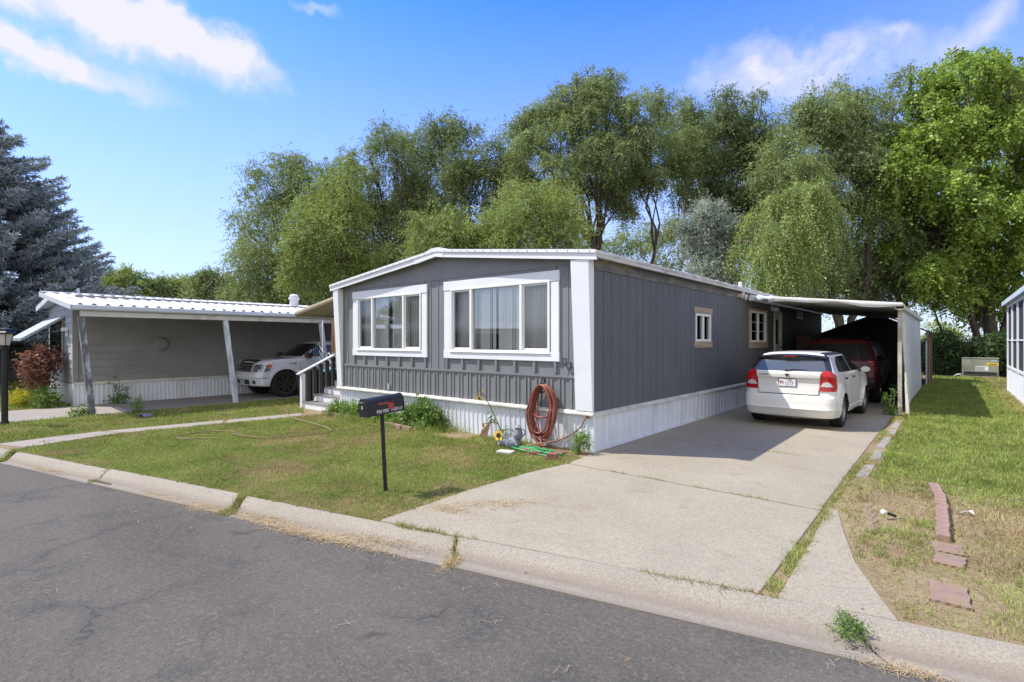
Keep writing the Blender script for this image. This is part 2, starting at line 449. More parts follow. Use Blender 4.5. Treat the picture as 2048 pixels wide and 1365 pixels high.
def soil_mat():
    m, t = newmat('thatch_and_soil')
    v = t.coord('Object')
    n1 = t.noise(v, 0.8, 6, 0.65, 0.3); n2 = t.noise(v, 14, 5, 0.7); n3 = t.noise(v, 90, 3, 0.7)
    c = t.mix(t.ramp(n1, 0.35, 0.65), (0.25, 0.175, 0.10, 1), (0.37, 0.285, 0.17, 1))
    c = t.mix(t.ramp(n2, 0.4, 0.7, 0, 0.65), c, (0.17, 0.145, 0.06, 1))
    c = t.mix(t.ramp(n3, 0.35, 0.6, 0.55, 0), c, (0.10, 0.075, 0.045, 1))
    b = t.n('ShaderNodeBsdfPrincipled', {'Base Color': c, 'Roughness': 0.95, 'Specular IOR Level': 0.1})
    bp = t.n('ShaderNodeBump', {'Strength': 0.6, 'Distance': 0.02, 'Height': n2})
    t.t.links.new(bp.outputs[0], b.inputs['Normal'])
    finish(t, b)
    return m
MAT['soil'] = soil_mat()
def thatch_mat():
    m, t = newmat('green_thatch')
    v = t.coord('Object')
    n1 = t.noise(v, 1.1, 6, 0.65, 0.3); n2 = t.noise(v, 22, 5, 0.7)
    c = t.mix(t.ramp(n1, 0.35, 0.65), (0.13, 0.15, 0.04, 1), (0.26, 0.21, 0.09, 1))
    c = t.mix(t.ramp(n2, 0.35, 0.65, 0.7, 0), c, (0.05, 0.05, 0.018, 1))
    finish(t, t.n('ShaderNodeBsdfPrincipled', {'Base Color': c, 'Roughness': 0.95, 'Specular IOR Level': 0.05}))
    return m
MAT['thatch'] = thatch_mat()
MAT['straw'] = M('dry_straw', (0.42, 0.31, 0.16), 0.9, 0.3, 20)
MAT['water'] = M('dark_damp_concrete', (0.10, 0.085, 0.065), 0.12, 0.2, 5, spec=0.6)
# ================================================================= GROUND
def struct(o):
    o['kind'] = 'structure'
    return o

def stuff(o, label=None, cat=None):
    o['kind'] = 'stuff'
    if label:
        o['label'] = label; o['category'] = cat
    return o

def camxy(x, d):
    return (CAM.x + RGT.x * x + FWD.x * d, CAM.y + RGT.y * x + FWD.y * d)

def kerb_back(x): return camxy(x, 4.396 - 0.4849 * x)
def kerb_road(x): return camxy(x, 3.936 - 0.4976 * x)

def kerb_y(xl):
    """local y of the kerb's back edge at local x"""
    lo, hi = -60.0, 60.0
    for _ in range(50):
        mid = (lo + hi) / 2
        if kerb_back(mid)[0] < xl: lo = mid
        else: hi = mid
    return kerb_back(lo)[1]

mb = MB(); mb.add([(-400, -400, -0.14), (400, -400, -0.14), (400, 400, -0.14), (-400, 400, -0.14)], [(0, 1, 2, 3)])
struct(mb.build('ground', MAT['soil']))

a, b = Vector(kerb_road(-90)), Vector(kerb_road(70))
out = Vector((-(b - a).normalized().y, (b - a).normalized().x)) * -9.0
mb = MB(); mb.add([(a.x, a.y, -0.085), (b.x, b.y, -0.085), (b.x + out.x, b.y + out.y, -0.085), (a.x + out.x, a.y + out.y, -0.085)], [(0, 1, 2, 3)])
struct(mb.build('road', MAT['asphalt']))

a, b = Vector(kerb_back(-90)), Vector(kerb_back(70))
mb = MB(); mb.add([(a.x, a.y, -0.006), (b.x, b.y, -0.006), (b.x, 160, -0.006), (a.x - 40, 160, -0.006)], [(0, 1, 2, 3)])
struct(mb.build('yard_soil', MAT['soil']))

mb = MB()
prof = [(-0.02, -0.14), (0.0, 0.004), (0.10, 0.002), (0.2, -0.014), (0.32, -0.042), (0.44, -0.072), (0.56, -0.092), (0.72, -0.095), (0.97, -0.083), (1.0, -0.075), (1.0, -0.14)]
for (x0, x1) in ((-70, -7.94), (-7.80, -5.495), (-5.465, -3.09), (-2.99, -0.515), (-0.48, 2.135), (2.16, 30)):
    n = max(2, int(min(x1 - x0, 20) / 0.2))
    rows = []
    dx = random.uniform(-0.01, 0.012)
    for i in range(n + 1):
        x = x0 + (x1 - x0) * i / n
        p, q = Vector(kerb_back(x)), Vector(kerb_road(x))
        w = 0.012 * (float(vnoise(x, 0.3, 0.35, 3)) - 0.5)
        rows.append([((p + (q - p) * (s + w)).x, (p + (q - p) * (s + w)).y, z + dx + 0.006 * (float(vnoise(x, s * 3, 0.6, 5)) - 0.5)) for s, z in prof])
    mb.grid(rows)
    n0 = len(prof)
    mb.add(rows[0], [tuple(range(n0))]); mb.add(rows[-1], [tuple(range(n0))])
ko = struct(mb.build('kerb', MAT['kerb'], smooth=40))
silt = ko.data.attributes.new('silt', 'FLOAT', 'POINT')
for i_, v_ in enumerate(ko.data.vertices):
    r_ = v_.co - CAM; x_, d_ = r_.dot(RGT), r_.dot(FWD)
    b_, e_ = 4.396 - 0.4849 * x_, 3.936 - 0.4976 * x_
    s_ = (b_ - d_) / (b_ - e_)
    silt.data[i_].value = max(0.0, min(1.0, 0.85 * math.exp(-((s_ - 0.52) / 0.10) ** 2) + 0.55 * max(0, s_ - 0.55) / 0.45))

def slab(mb, poly, z0=-0.1, z1=0.006):
    mb.prism(poly, 'z', z0, z1)

mb = MB()
slab(mb, [(0.04, kerb_y(0.04) + 0.022), (0.62, kerb_y(0.62) + 0.014), (1.9, kerb_y(1.9) + 0.016), (3.27, kerb_y(3.27) + 0.014), (3.26, -0.886), (0.12, -0.886), (0.0, -1.7), (-0.03, -2.7)])
slab(mb, [(0.11, -0.852), (3.25, -0.852), (3.23, 1.822), (0.02, 1.772), (0.02, -0.05)])
slab(mb, [(0.02, 1.80), (3.23, 1.85), (3.22, 5.0), (0.02, 4.98)])
slab(mb, [(0.02, 4.995), (3.22, 5.015), (3.22, 8.6), (0.02, 8.6)])
slab(mb, [(0.02, 8.615), (3.26, 8.615), (3.26, 18.6), (0.02, 18.6)])
slab(mb, [(3.38, kerb_y(3.38) + 0.012), (3.36, -2.3), (3.31, -0.82), (3.39, -0.77), (3.55, -1.5), (3.71, -2.15), (3.88, -2.6), (4.03, kerb_y(4.03) + 0.012)])
struct(mb.build('driveway', MAT['concrete'], bevel=0.006))
mb = MB()
for q in ([(0.1, -0.89), (3.27, -0.89), (3.27, -0.845), (0.1, -0.845)], [(0.02, 1.77), (3.23, 1.82), (3.23, 1.855), (0.02, 1.80)], [(0.02, 4.965), (3.22, 4.985), (3.22, 5.03), (0.02, 5.01)]):
    mb.add([(x, y, -0.001) for x, y in q], [(0, 1, 2, 3)])
struct(mb.build('joint_soil', M('dark_joint_soil', (0.055, 0.045, 0.032), 0.95, 0.3, 12)))
mb = MB()
for (y0, y1) in ((0.98, 1.85), (2.3, 3.15), (3.4, 4.6), (4.95, 5.75), (5.9, 7.2)):
    j = random.uniform(-0.02, 0.02)
    slab(mb, [(3.345 + j, y0), (3.475 + j, y0 + 0.02), (3.46, y1), (3.34, y1 - 0.03)], z1=0.004)
struct(mb.build('path_edging', MAT['oldconc'], bevel=0.006))

mb = MB()
L_ = [(-7.72, -0.75), (-7.95, -2.4), (-8.25, -4.55), (-8.2, -5.2), (-8.05, -6.02)]
R_ = [(-7.22, -1.0), (-7.48, -2.6), (-7.72, -4.3), (-7.62, -4.85), (-7.3, -5.72)]
for i in range(4):
    g = 0.02
    l0, l1, r0, r1 = Vector(L_[i]), Vector(L_[i+1]), Vector(R_[i]), Vector(R_[i+1])
    slab(mb, [tuple(l0.lerp(l1, g)), tuple(l0.lerp(l1, 1 - g)), tuple(r0.lerp(r1, 1 - g)), tuple(r0.lerp(r1, g))])
struct(mb.build('walkway', MAT['walk'], bevel=0.006))

mb = MB()
yb0, yb1 = kerb_y(-13.64), kerb_y(-11.15)
for (y0a, y0b, y1) in ((yb0 + 0.05, yb1 + 0.05, -6.2), (-6.18, -6.18, -4.2), (-4.18, -4.18, -1.0), (-0.98, -0.98, 6.0)):
    slab(mb, [(-13.64, y0a), (-11.12, y0b), (-11.12, y1), (-13.64, y1)])
struct(mb.build('carport_slab', MAT['oldconc'], bevel=0.006))
mb = MB(); slab(mb, [(-8.75, -0.15), (-7.3, -0.15), (-7.3, 6), (-10.2, 6), (-10.2, 1.2), (-8.75, 1.2)], z1=0.004)
struct(mb.build('patio', MAT['oldconc']))

# damp patch in the gutter
mb = MB()
pts = []
for k in range(20):
    t = 2 * PI * k / 20
    x = -5.36 + 0.22 * math.cos(t) * (1 + 0.2 * math.sin(3 * t)); s = 0.62 + 0.16 * math.sin(t) * (1 + 0.25 * math.cos(2 * t))
    p, q = Vector(kerb_back(x)), Vector(kerb_road(x)); r = p + (q - p) * s
    pts.append((r.x, r.y, -0.088))
mb.add(pts, [tuple(range(20))])
struct(mb.build('puddle', MAT['water']))

# ================================================================= GRASS
rng = np.random.default_rng(11)

def inside(x, y, poly):
    c = np.zeros(len(x), bool); n = len(poly)
    for i in range(n):
        x0, y0 = poly[i]; x1, y1 = poly[(i + 1) % n]
        cond = ((y0 > y) != (y1 > y))
        with np.errstate(divide='ignore', invalid='ignore'):
            xi = (x1 - x0) * (y - y0) / (y1 - y0 + 1e-12) + x0
        c ^= cond & (x < xi)
    return c

def blades(x, y, L, W, dry, tint, z0=-0.006, lean=0.55, seed=0):
    n = len(x)
    az = rng.uniform(0, 2*PI, n)
    ca, sa = np.cos(az), np.sin(az)
    fl = vnoise(x, y, 0.22, seed + 31) * 2 * PI * 2
    lx = np.cos(fl) * 0.55 + rng.normal(0, 0.6, n); ly = np.sin(fl) * 0.55 + rng.normal(0, 0.6, n)
    le = lean * rng.uniform(0.3, 1.4, n)
    tx = x + lx * L * le; ty = y + ly * L * le; tz = z0 + L * (1 - 0.35 * np.clip(le, 0, 1.2))
    hw = W * 0.5
    v = np.empty((n, 4, 3), np.float32)
    v[:, 0] = np.c_[x - ca * hw, y - sa * hw, np.full(n, z0)]
    v[:, 1] = np.c_[x + ca * hw, y + sa * hw, np.full(n, z0)]
    v[:, 2] = np.c_[tx + ca * hw * 0.25, ty + sa * hw * 0.25, tz]
    v[:, 3] = np.c_[tx - ca * hw * 0.25, ty - sa * hw * 0.25, tz]
    return v.reshape(-1, 3), np.repeat(dry, 4), np.repeat(tint, 4)

def turf(poly, z=-0.002):
    mb = MB(); mb.add([(x, y, z) for x, y in poly], [tuple(range(len(poly)))])
    return struct(mb.build('lawn_soil', MAT['thatch']))

def lawn(name, label, poly, D0, dryf, lenf, seed=0, d_ref=4.5, thin=None, far=60):
    xs = [p[0] for p in poly]; ys = [p[1] for p in poly]
    x0, x1, y0, y1 = min(xs), max(xs), min(ys), max(ys)
    n = int((x1 - x0) * (y1 - y0) * D0)
    x = rng.uniform(x0, x1, n); y = rng.uniform(y0, y1, n)
    d = np.hypot(x - CAM.x, y - CAM.y)
    k = np.minimum(1, (d_ref / d) ** 1.7)
    keep = rng.uniform(0, 1, n) < k
    x, y, d = x[keep], y[keep], d[keep]
    m = inside(x + (vnoise(x, y, 0.09, 77) - 0.5) * 0.10, y + (vnoise(x, y, 0.09, 78) - 0.5) * 0.10, poly)
    x, y, d = x[m], y[m], d[m]
    cl = vnoise(x, y, 0.16, seed) * 0.6 + vnoise(x, y, 0.06, seed + 1) * 0.4
    if thin is not None:
        t = thin(x, y)
        m = rng.uniform(0, 1, len(x)) < t * (0.35 + 1.1 * cl)
        x, y, d, cl = x[m], y[m], d[m], cl[m]
    n = len(x)
    dr = dryf(x, y)
    dry = np.clip(dr + rng.normal(0, 0.16, n), 0, 1)
    dry = np.where(rng.uniform(0, 1, n) < 0.13, np.clip(dry + 0.55, 0, 1), dry)
    dry = np.clip(dry * 1.05, 0, 1)
    tint = np.clip(0.15 + 0.5 * vnoise(x, y, 0.5, seed + 5) + 0.25 * cl + rng.normal(0, 0.22, n), 0, 1)
    sc = np.maximum(1, d / d_ref)
    L = lenf(x, y) * (0.35 + 1.25 * cl) * rng.uniform(0.6, 1.25, n) * sc ** 0.25
    W = 0.0055 * sc ** 0.85 * rng.uniform(0.7, 1.3, n)
    v, a, b = blades(x, y, L, W, dry, tint, seed=seed)
    q = np.arange(len(v)).reshape(-1, 4)
    o = fast_mesh(name, v, q, MAT['grass'], attrs={'dry': a, 'tint': b})
    return stuff(o, label, 'grass')

def dry_front(x, y):
    g = 0.55 * vnoise(x, y, 0.9, 1) + 0.30 * vnoise(x, y, 0.35, 2) + 0.25 * vnoise(x, y, 0.13, 3)
    edge = np.clip((-2.2 - y) / 1.8, 0, 1) * np.clip((x + 4.2) / 1.5, 0, 1) * 0.22
    top = np.clip((y + 1.8) / 0.8, 0, 1) * 0.12
    green = np.clip((-4.2 - y) / 0.6, 0, 1) * np.clip((-2.8 - x) / 1.0, 0, 1) * 0.4
    return np.clip((g - 0.50) * 2.6 + edge + top - green, 0, 1)

front_poly = [(-7.25, kerb_y(-7.25) + 0.01), (-7.72, -4.3), (-7.48, -2.6), (-7.2, -1.0), (-7.15, -0.4), (-4.95, -0.72), (-2.67, -0.62), (-1.62, -0.55), (-0.76, -0.45),
              (0.06, -0.40), (0.12, -0.9), (0.0, -1.7), (-0.03, -2.7), (0.05, kerb_y(0.05) + 0.01)]
turf(front_poly)
lawn('grass', 'patchy mown front lawn in front of the grey home', front_poly, 11000, dry_front, lambda x, y: 0.033 + 0 * x, 3)

strip_poly = [(-8.12, kerb_y(-8.12) + 0.02), (-8.28, -5.0), (-8.3, -4.55), (-7.98, -2.4), (-7.75, -0.7), (-8.7, -0.25), (-8.75, 1.2), (-10.2, 1.3), (-10.2, 3.5), (-11.1, 3.5), (-11.1, kerb_y(-11.1) + 0.1)]
turf(strip_poly)
lawn('grass', 'strip of lawn between the walkway and the neighbouring carport slab', strip_poly, 7000,
     lambda x, y: np.clip((vnoise(x, y, 0.8, 9) * 0.6 + vnoise(x, y, 0.25, 8) * 0.4 - 0.42) * 1.5, 0, 1), lambda x, y: 0.045 + 0 * x, 12)

far_poly = [(-13.68, kerb_y(-13.68) + 0.1), (-13.68, -4.1), (-18.2, -4.1), (-18.2, 5), (-25.8, 5), (-25.8, -9), (-25.8, kerb_y(-25.8) + 0.1)]
turf(far_poly)
lawn('grass', 'bright green lawn beyond the black lamp post', far_poly, 5000, lambda x, y: 0.05 + 0 * x, lambda x, y: 0.08 + 0 * x, 21)

def thin_right(x, y):
    t = np.ones_like(x)
    dirt = np.clip((1.1 - y) / 0.9, 0, 1) * np.clip((4.9 - x) / 0.5, 0, 1)
    t = t * (1 - 0.70 * dirt)
    t = np.maximum(t, 0.9 * np.exp(-((x - 3.98) ** 2 / 0.03 + (y + 1.05) ** 2 / 0.30)))
    t = np.maximum(t, 0.8 * np.exp(-((x - 3.55) ** 2 / 0.02 + (y + 0.1) ** 2 / 0.12)))
    bare = np.exp(-((x - 4.1) ** 2 / 0.05 + (y + 2.3) ** 2 / 0.12))
    t = t * (1 - 0.9 * bare)
    dry2 = np.clip((-0.4 - y) / 1.0, 0, 1)
    return t * (1 - 0.35 * dry2 * (vnoise(x, y, 0.5, 44) > 0.45))

def dry_right(x, y):
    g = 0.6 * vnoise(x, y, 1.1, 14) + 0.4 * vnoise(x, y, 0.3, 15)
    far = np.clip((g - 0.72) * 1.2, 0, 1)
    near = np.clip((1.1 - y + 0.5 * (vnoise(x, y, 0.6, 88) - 0.5)) / 1.3, 0, 1)
    edge = np.clip((x - 5.25) / 0.3, 0, 1) * np.clip((y - 8) / 3, 0, 1) * 0.5
    return np.clip(far + near * np.clip((g - 0.24) * 2.4, 0, 1) + edge, 0, 1)

right_poly = [(3.48, 1.05), (3.45, 0.2), (3.42, -0.7), (3.58, -1.5), (3.74, -2.15), (3.92, -2.6), (4.06, kerb_y(4.06) + 0.02), (9.0, kerb_y(9.0) + 0.02), (9.0, 10.4),
              (5.72, 10.4), (5.72, 19.5), (12, 19.5), (12, 26.5), (3.45, 26.5), (3.40, 18), (3.40, 9), (3.48, 7.2)]
turf([(3.5, 1.35), (9, 0.9), (9, 10.4), (5.72, 10.4), (5.72, 19.5), (12, 19.5), (12, 26.5), (3.45, 26.5), (3.40, 18), (3.40, 9), (3.5, 7.2)])
lawn('grass', 'green lawn running back beside the carport, dry towards the kerb', right_poly, 10000, dry_right,
     lambda x, y: 0.036 + 0.008 * np.clip((y - 1) / 2, 0, 1), 33, thin=thin_right)
back_poly = [(-30, 19.2), (3.4, 19.2), (3.4, 40), (-30, 40)]
lawn('grass', 'rough grass behind the homes under the trees', back_poly, 500, lambda x, y: 0.3 + 0 * x, lambda x, y: 0.12 + 0 * x, 51)

# loose tufts along the joints and at the kerb gaps
def tufts(name, label, spots, per, L, dry, seed=0, spread=0.05, W=0.007):
    X, Y, LL, DD, ZZ = [], [], [], [], []
    for s in spots:
        k = int(per * (s[2] if len(s) > 2 else 1))
        r = spread * (s[2] if len(s) > 2 else 1) ** 0.5
        X.append(rng.normal(s[0], r, k)); Y.append(rng.normal(s[1], r, k))
        LL.append(L * rng.uniform(0.4, 1.3, k)); DD.append(np.clip(rng.normal(s[3] if len(s) > 3 else dry, 0.25, k), 0, 1))
        ZZ.append(np.full(k, s[4] if len(s) > 4 else -0.006))
    X = np.concatenate(X); Y = np.concatenate(Y); LL = np.concatenate(LL); DD = np.concatenate(DD); ZZ = np.concatenate(ZZ)
    v, a, b = blades(X, Y, LL, np.full(len(X), W) * rng.uniform(0.6, 1.4, len(X)), DD, rng.uniform(0, 1, len(X)), lean=0.9, seed=seed)
    v[:, 2] += np.repeat(ZZ + 0.006, 4)
    o = fast_mesh(name, v, np.arange(len(v)).reshape(-1, 4), MAT['grass'], attrs={'dry': a, 'tint': b})
    return stuff(o, label, 'weeds')

sp = []
for x in np.arange(-1.08, 1.9, 0.022):           # joint between kerb and driveway
    f = float(vnoise(x, 0, 0.28, 61))
    big = 2.2 if x < -0.55 else 1.0
    if f > (0.28 if x < -0.3 else 0.42):
        p = Vector(kerb_back(x)); sp.append((p.x, p.y + 0.0, 0.5 * big * f, 0.30 + 0.5 * float(vnoise(x, 3, 0.3, 62))))
for s in np.arange(0.0, 1.02, 0.06):              # kerb segment gaps
    for (xg, dr, m) in ((-0.50, 0.75, 0.8), (-3.05, 0.45, 2.2), (-7.88, 0.3, 2.5), (-5.48, 0.5, 0.5)):
        p, q = Vector(kerb_back(xg)), Vector(kerb_road(xg)); r = p + (q - p) * s
        z = float(np.interp(s, [0, .2, .46, .55, 1], [0, -0.015, -0.088, -0.1, -0.08]))
        sp.append((r.x, r.y, m * random.uniform(0.5, 1.2), dr, z))
for y in np.arange(-3.05, -0.85, 0.03):           # joint beside the wedge slab
    f = float(vnoise(y, 7, 0.35, 63)); w = 2.4 if y < -1.9 else (0.7 if y < -1.2 else 1.2)
    if f > 0.33:
        sp.append((3.325 + random.uniform(-0.02, 0.02), y, w * f, 0.35))
for y in np.arange(-0.8, 8.4, 0.035):             # strip right of the driveway
    f = float(vnoise(y, 9, 0.5, 64))
    if f > 0.25:
        sp.append((3.29 + random.uniform(-0.03, 0.03), y, 1.1 * f, 0.45)); 
        if random.random() < 0.5: sp.append((3.40 + random.uniform(-0.07, 0.07), y, 0.8 * f, 0.5))
for x in np.arange(0.1, 3.3, 0.03):               # cross joints
    for (yy, th) in ((-0.868, 0.60), (1.81 + 0.015 * x, 0.50), (5.0, 0.5)):
        if float(vnoise(x, yy, 0.22, 65)) > th:
            sp.append((x, yy, 0.28, 0.55))
for i in range(26):
    sp.append((random.uniform(3.7, 4.2), random.uniform(-2.0, -0.6), 1.6, 0.2))
for i in range(26):
    y = random.uniform(-5.6, -1.0); i0 = (y + 1) / -4.6
    sp.append((-7.2 - 0.45 * i0 + random.uniform(-.05, .05), y, 0.8, 0.5))
tufts('joint_weeds', 'grass and weeds growing in the concrete joints and kerb gaps', sp, 26, 0.05, 0.4, 70, 0.026, 0.006)

# dry clippings
def clippings(name, label, blobs, z=0.009, L=0.075):
    V = []
    for (cx, cy, rx, ry, ang, n, zz) in blobs:
        u = rng.normal(0, 0.45, n); w = rng.normal(0, 0.45, n)
        x = cx + (u * rx) * math.cos(ang) - (w * ry) * math.sin(ang); y = cy + (u * rx) * math.sin(ang) + (w * ry) * math.cos(ang)
        if zz is None:
            zz_ = np.full(n, z)
        else:
            zz_ = np.full(n, zz)
        zz_ = zz_ + rng.uniform(0, 0.010, n)
        a = rng.uniform(0, 2*PI, n); l = L * rng.uniform(0.3, 1.2, n) / 2; h = 0.0012
        dx, dy = np.cos(a) * l, np.sin(a) * l; ox, oy = -np.sin(a) * h, np.cos(a) * h
        tz = rng.normal(0, 0.006, n)
        v = np.empty((n, 4, 3), np.float32)
        v[:, 0] = np.c_[x-dx-ox, y-dy-oy, zz_]; v[:, 1] = np.c_[x+dx-ox, y+dy-oy, zz_+tz]; v[:, 2] = np.c_[x+dx+ox, y+dy+oy, zz_+tz]; v[:, 3] = np.c_[x-dx+ox, y-dy+oy, zz_]
        V.append(v.reshape(-1, 3))
    v = np.concatenate(V)
    o = fast_mesh(name, v, np.arange(len(v)).reshape(-1, 4), MAT['straw'])
    return stuff(o, label, 'clippings')
bl = []
kd = math.atan2(kerb_back(1)[1] - kerb_back(0)[1], kerb_back(1)[0] - kerb_back(0)[0])
for (xc, s, rx, ry, n) in ((-2.55, 0.70, 0.6, 0.16, 1000), (-2.0, 0.9, 0.7, 0.14, 600), (-1.45, 0.62, 0.45, 0.10, 300), (-1.1, 0.45, 0.5, 0.12, 250), (-3.4, 0.8, 0.5, 0.12, 800), (-4.2, 0.62, 0.5, 0.1, 700),
                           (-6.6, 0.6, 0.6, 0.1, 500), (-1.7, 0.98, 1.0, 0.1, 900), (-0.5, 0.8, 0.06, 0.2, 300), (2.2, 0.95, 0.25, 0.08, 200)):
    p, q = Vector(kerb_back(xc)), Vector(kerb_road(xc)); r = p + (q - p) * s
    bl.append((r.x, r.y, rx, ry, kd, n, float(np.interp(s, [0, .34, .55, 1], [0, -0.04, -0.095, -0.078]))))
for i in range(40): bl.append((random.uniform(3.6, 5.4), random.uniform(-2.6, 0.6), 0.25, 0.2, random.uniform(0, 3), 26, 0.0))
bl.append((0.42, -3.05, 0.55, 0.17, 1.0, 420, 0.008))
bl.append((0.30, -3.35, 0.35, 0.12, 0.2, 400, 0.008))
bl.append((0.75, -2.75, 0.4, 0.15, 1.1, 300, 0.008))
for i in range(28):
    x = random.uniform(-4, 2.2); d = random.uniform(0.02, 1.6) ** 1.3
    p = kerb_road(x); bl.append((p[0] - 0.1 * d, p[1] - d, 0.05, 0.03, random.uniform(0, 3), 3, -0.083))
clippings('straw_clippings', 'dry mown clippings blown along the gutter and over the driveway corner', bl)

# ================================================================= FOLIAGE
def foliage(lobes, nspray, spray_len, leaf, nleaf=12, droop=0.35, out=0.8, seed=0, gap=0.0, shell=2.2, up=0.0, wide=0.42, zmin=None, shoots=0.0, shoot_len=2.2, facing=0.0):
    """leaf sprays through the volume of many lobes: returns verts (n,3), tint (n)"""
    g = np.random.default_rng(seed)
    C = np.array([l[:3] for l in lobes], float); Rr = np.array([l[3] for l in lobes], float)
    Sq = np.array([l[4] if len(l) > 4 else 1.0 for l in lobes], float)
    w = Rr ** 2.2; w /= w.sum()
    li = g.choice(len(lobes), nspray, p=w)
    d = g.normal(size=(nspray, 3)); d /= np.linalg.norm(d, axis=1, keepdims=True)
    f = g.uniform(0, 1, nspray) ** (1 / shell)
    sh_ = g.uniform(0, 1, nspray) < shoots
    f = np.where(sh_, 0.95, f)
    lump = 1 + 0.28 * np.sin(d[:, 0] * 5 + li) * np.sin(d[:, 1] * 6 + 2 * li) * np.sin(d[:, 2] * 5 + 3 * li)
    off = d * (Rr[li] * f * lump)[:, None]; off[:, 2] *= Sq[li]
    p = C[li] + off
    if gap:
        s = Rr.mean() * 0.55
        q = np.sin(p[:, 0] / s * 2.1 + seed) * np.sin(p[:, 1] / s * 1.9 + seed * 2) * np.sin(p[:, 2] / s * 2.3 + seed * 3)
        keep = q < (1 - gap)
        p, d, li, sh_ = p[keep], d[keep], li[keep], sh_[keep]
    n = len(p)
    dr = d * out + g.normal(0, 0.45, (n, 3)); dr[:, 2] += up - droop * 0.6
    dr /= np.linalg.norm(dr, axis=1, keepdims=True)
    Ls = spray_len * g.uniform(0.5, 1.25, n) * np.where(sh_, shoot_len, 1.0)
    t = (np.arange(nleaf) + 0.5) / nleaf
    base = p[:, None, :] + dr[:, None, :] * (t[None, :, None] * Ls[:, None, None])
    base[:, :, 2] -= droop * Ls[:, None] * t[None, :] ** 2
    side = np.cross(dr, g.normal(size=(n, 3))); side /= np.linalg.norm(side, axis=1, keepdims=True) + 1e-9
    sgn = np.where(np.arange(nleaf) % 2 == 0, 1.0, -1.0)
    ax = dr[:, None, :] * 0.5 + side[:, None, :] * sgn[None, :, None] * 0.75 + g.normal(0, 0.35, (n, nleaf, 3))
    ax[:, :, 2] -= droop * 0.5
    ax /= np.linalg.norm(ax, axis=2, keepdims=True)
    nn = g.normal(0, 0.50, (n, nleaf, 3)) + d[:, None, :] * facing; nn[:, :, 2] += 0.55
    bx = np.cross(ax, nn); bx /= np.linalg.norm(bx, axis=2, keepdims=True) + 1e-9
    ll = leaf * g.uniform(0.45, 1.55, (n, nleaf, 1)); hw = ll * wide * 0.5
    base = base + g.normal(0, leaf * 0.35, base.shape)
    v = np.empty((n, nleaf, 4, 3))
    v[:, :, 0] = base; v[:, :, 1] = base + ax * ll * 0.45 + bx * hw; v[:, :, 2] = base + ax * ll; v[:, :, 3] = base + ax * ll * 0.45 - bx * hw
    lob = g.uniform(0, 1, len(lobes))
    tint = np.clip(0.5 + (lob[li] - 0.5)[:, None] * 0.55 + g.normal(0, 0.16, (n, 1)) + g.normal(0, 0.14, (n, nleaf)), 0, 1)
    v = v.reshape(-1, 4, 3); tint = np.repeat(tint.reshape(-1), 4)
    if zmin is not None:
        k = v[:, :, 2].min(axis=1) > zmin
        tint = tint.reshape(-1, 4)[k].reshape(-1); v = v[k]
    return v.reshape(-1, 3), tint

def leaf_obj(name, vt, mat, parent=None):
    v, t = vt
    return fast_mesh(name, v, np.arange(len(v)).reshape(-1, 4), mat, parent, {'tint': t})

def limb_path(p, q, sag=0.0, wob=0.06, n=6, g=random):
    p, q = Vector(p), Vector(q); L = (q - p).length
    pts = []
    for i in range(n + 1):
        t = i / n
        r = p.lerp(q, t)
        e = math.sin(PI * t)
        pts.append(r + Vector((g.uniform(-1, 1) * wob * L * e, g.uniform(-1, 1) * wob * L * e, sag * L * e + g.uniform(-.5, .5) * wob * L * e)))
    return pts
# ================================================================= GREY HOME
HL = 18.6
home = thing('mobile_home', 'dark grey mobile home with white roof edge and two wide white-trimmed front windows', 'mobile home', (0, 0, 0))

RT = [(-7.45, 3.12), (-3.52, 3.555), (0.16, 3.13)]      # roof top line (x, z)
def roof_z(x):
    return float(np.interp(x, [RT[0][0], RT[1][0], RT[2][0]], [RT[0][1], RT[1][1], RT[2][1]]))

# --- front wall, built round the two window openings
W1 = (-6.48, -4.14, 1.545, 2.775); W2 = (-3.24, -0.82, 1.545, 2.775)
mb = MB()
mb.box(-7.3, -0.032, 0.0, 0.08, 0.62, W1[2])
for a, b in ((-7.3, W1[0]), (W1[1], W2[0]), (W2[1], -0.032)):
    mb.box(a, b, 0.0, 0.08, W1[2], W1[3])
mb.prism([(-7.3, W1[3]), (-0.032, W1[3]), (-0.032, roof_z(0) - 0.05), (-3.52, 3.50), (-7.3, roof_z(-7.3) - 0.05)], 'y', 0.0, 0.08)
# upper flat board and battens
mb.prism([(-7.3, 2.985), (0, 2.985), (0, roof_z(0) - 0.06), (-3.5, 3.49), (-7.3, roof_z(-7.3) - 0.06)], 'y', -0.012, -0.002)
mb.box(-7.3, 0, -0.028, -0.002, 1.150, 1.192)
mb.box(-7.3, 0, -0.014, -0.002, 1.120, 1.148)
for x in (-6.93, -3.88, -3.66, -3.475, -0.50):
    mb.box(x, x + 0.03, -0.010, -0.001, 1.20, 2.98)
for x0, x1, n in ((-6.62, -4.02, 7), (-3.36, -0.72, 7)):
    for k in range(n):
        x = x0 + (x1 - x0) * k / (n - 1)
        mb.box(x - 0.026, x + 0.026, -0.036, -0.002, 1.215, 1.40)
for x in (-6.60, -4.08, -3.44, -0.74):
    mb.box(x - 0.03, x + 0.03, -0.02, -0.002, 2.90, 2.984)
mb.box(-3.52, -3.508, -0.016, -0.0125, 2.99, 3.48)
k = 0; x = -7.02
while x < -0.36:
    mb.box(x, x + 0.045, -0.016, -0.001, 0.645, 1.118)
    x += 0.155 if k % 2 == 0 else 0.083
    k += 1
mb.build('front_wall', MAT['grey'], home)

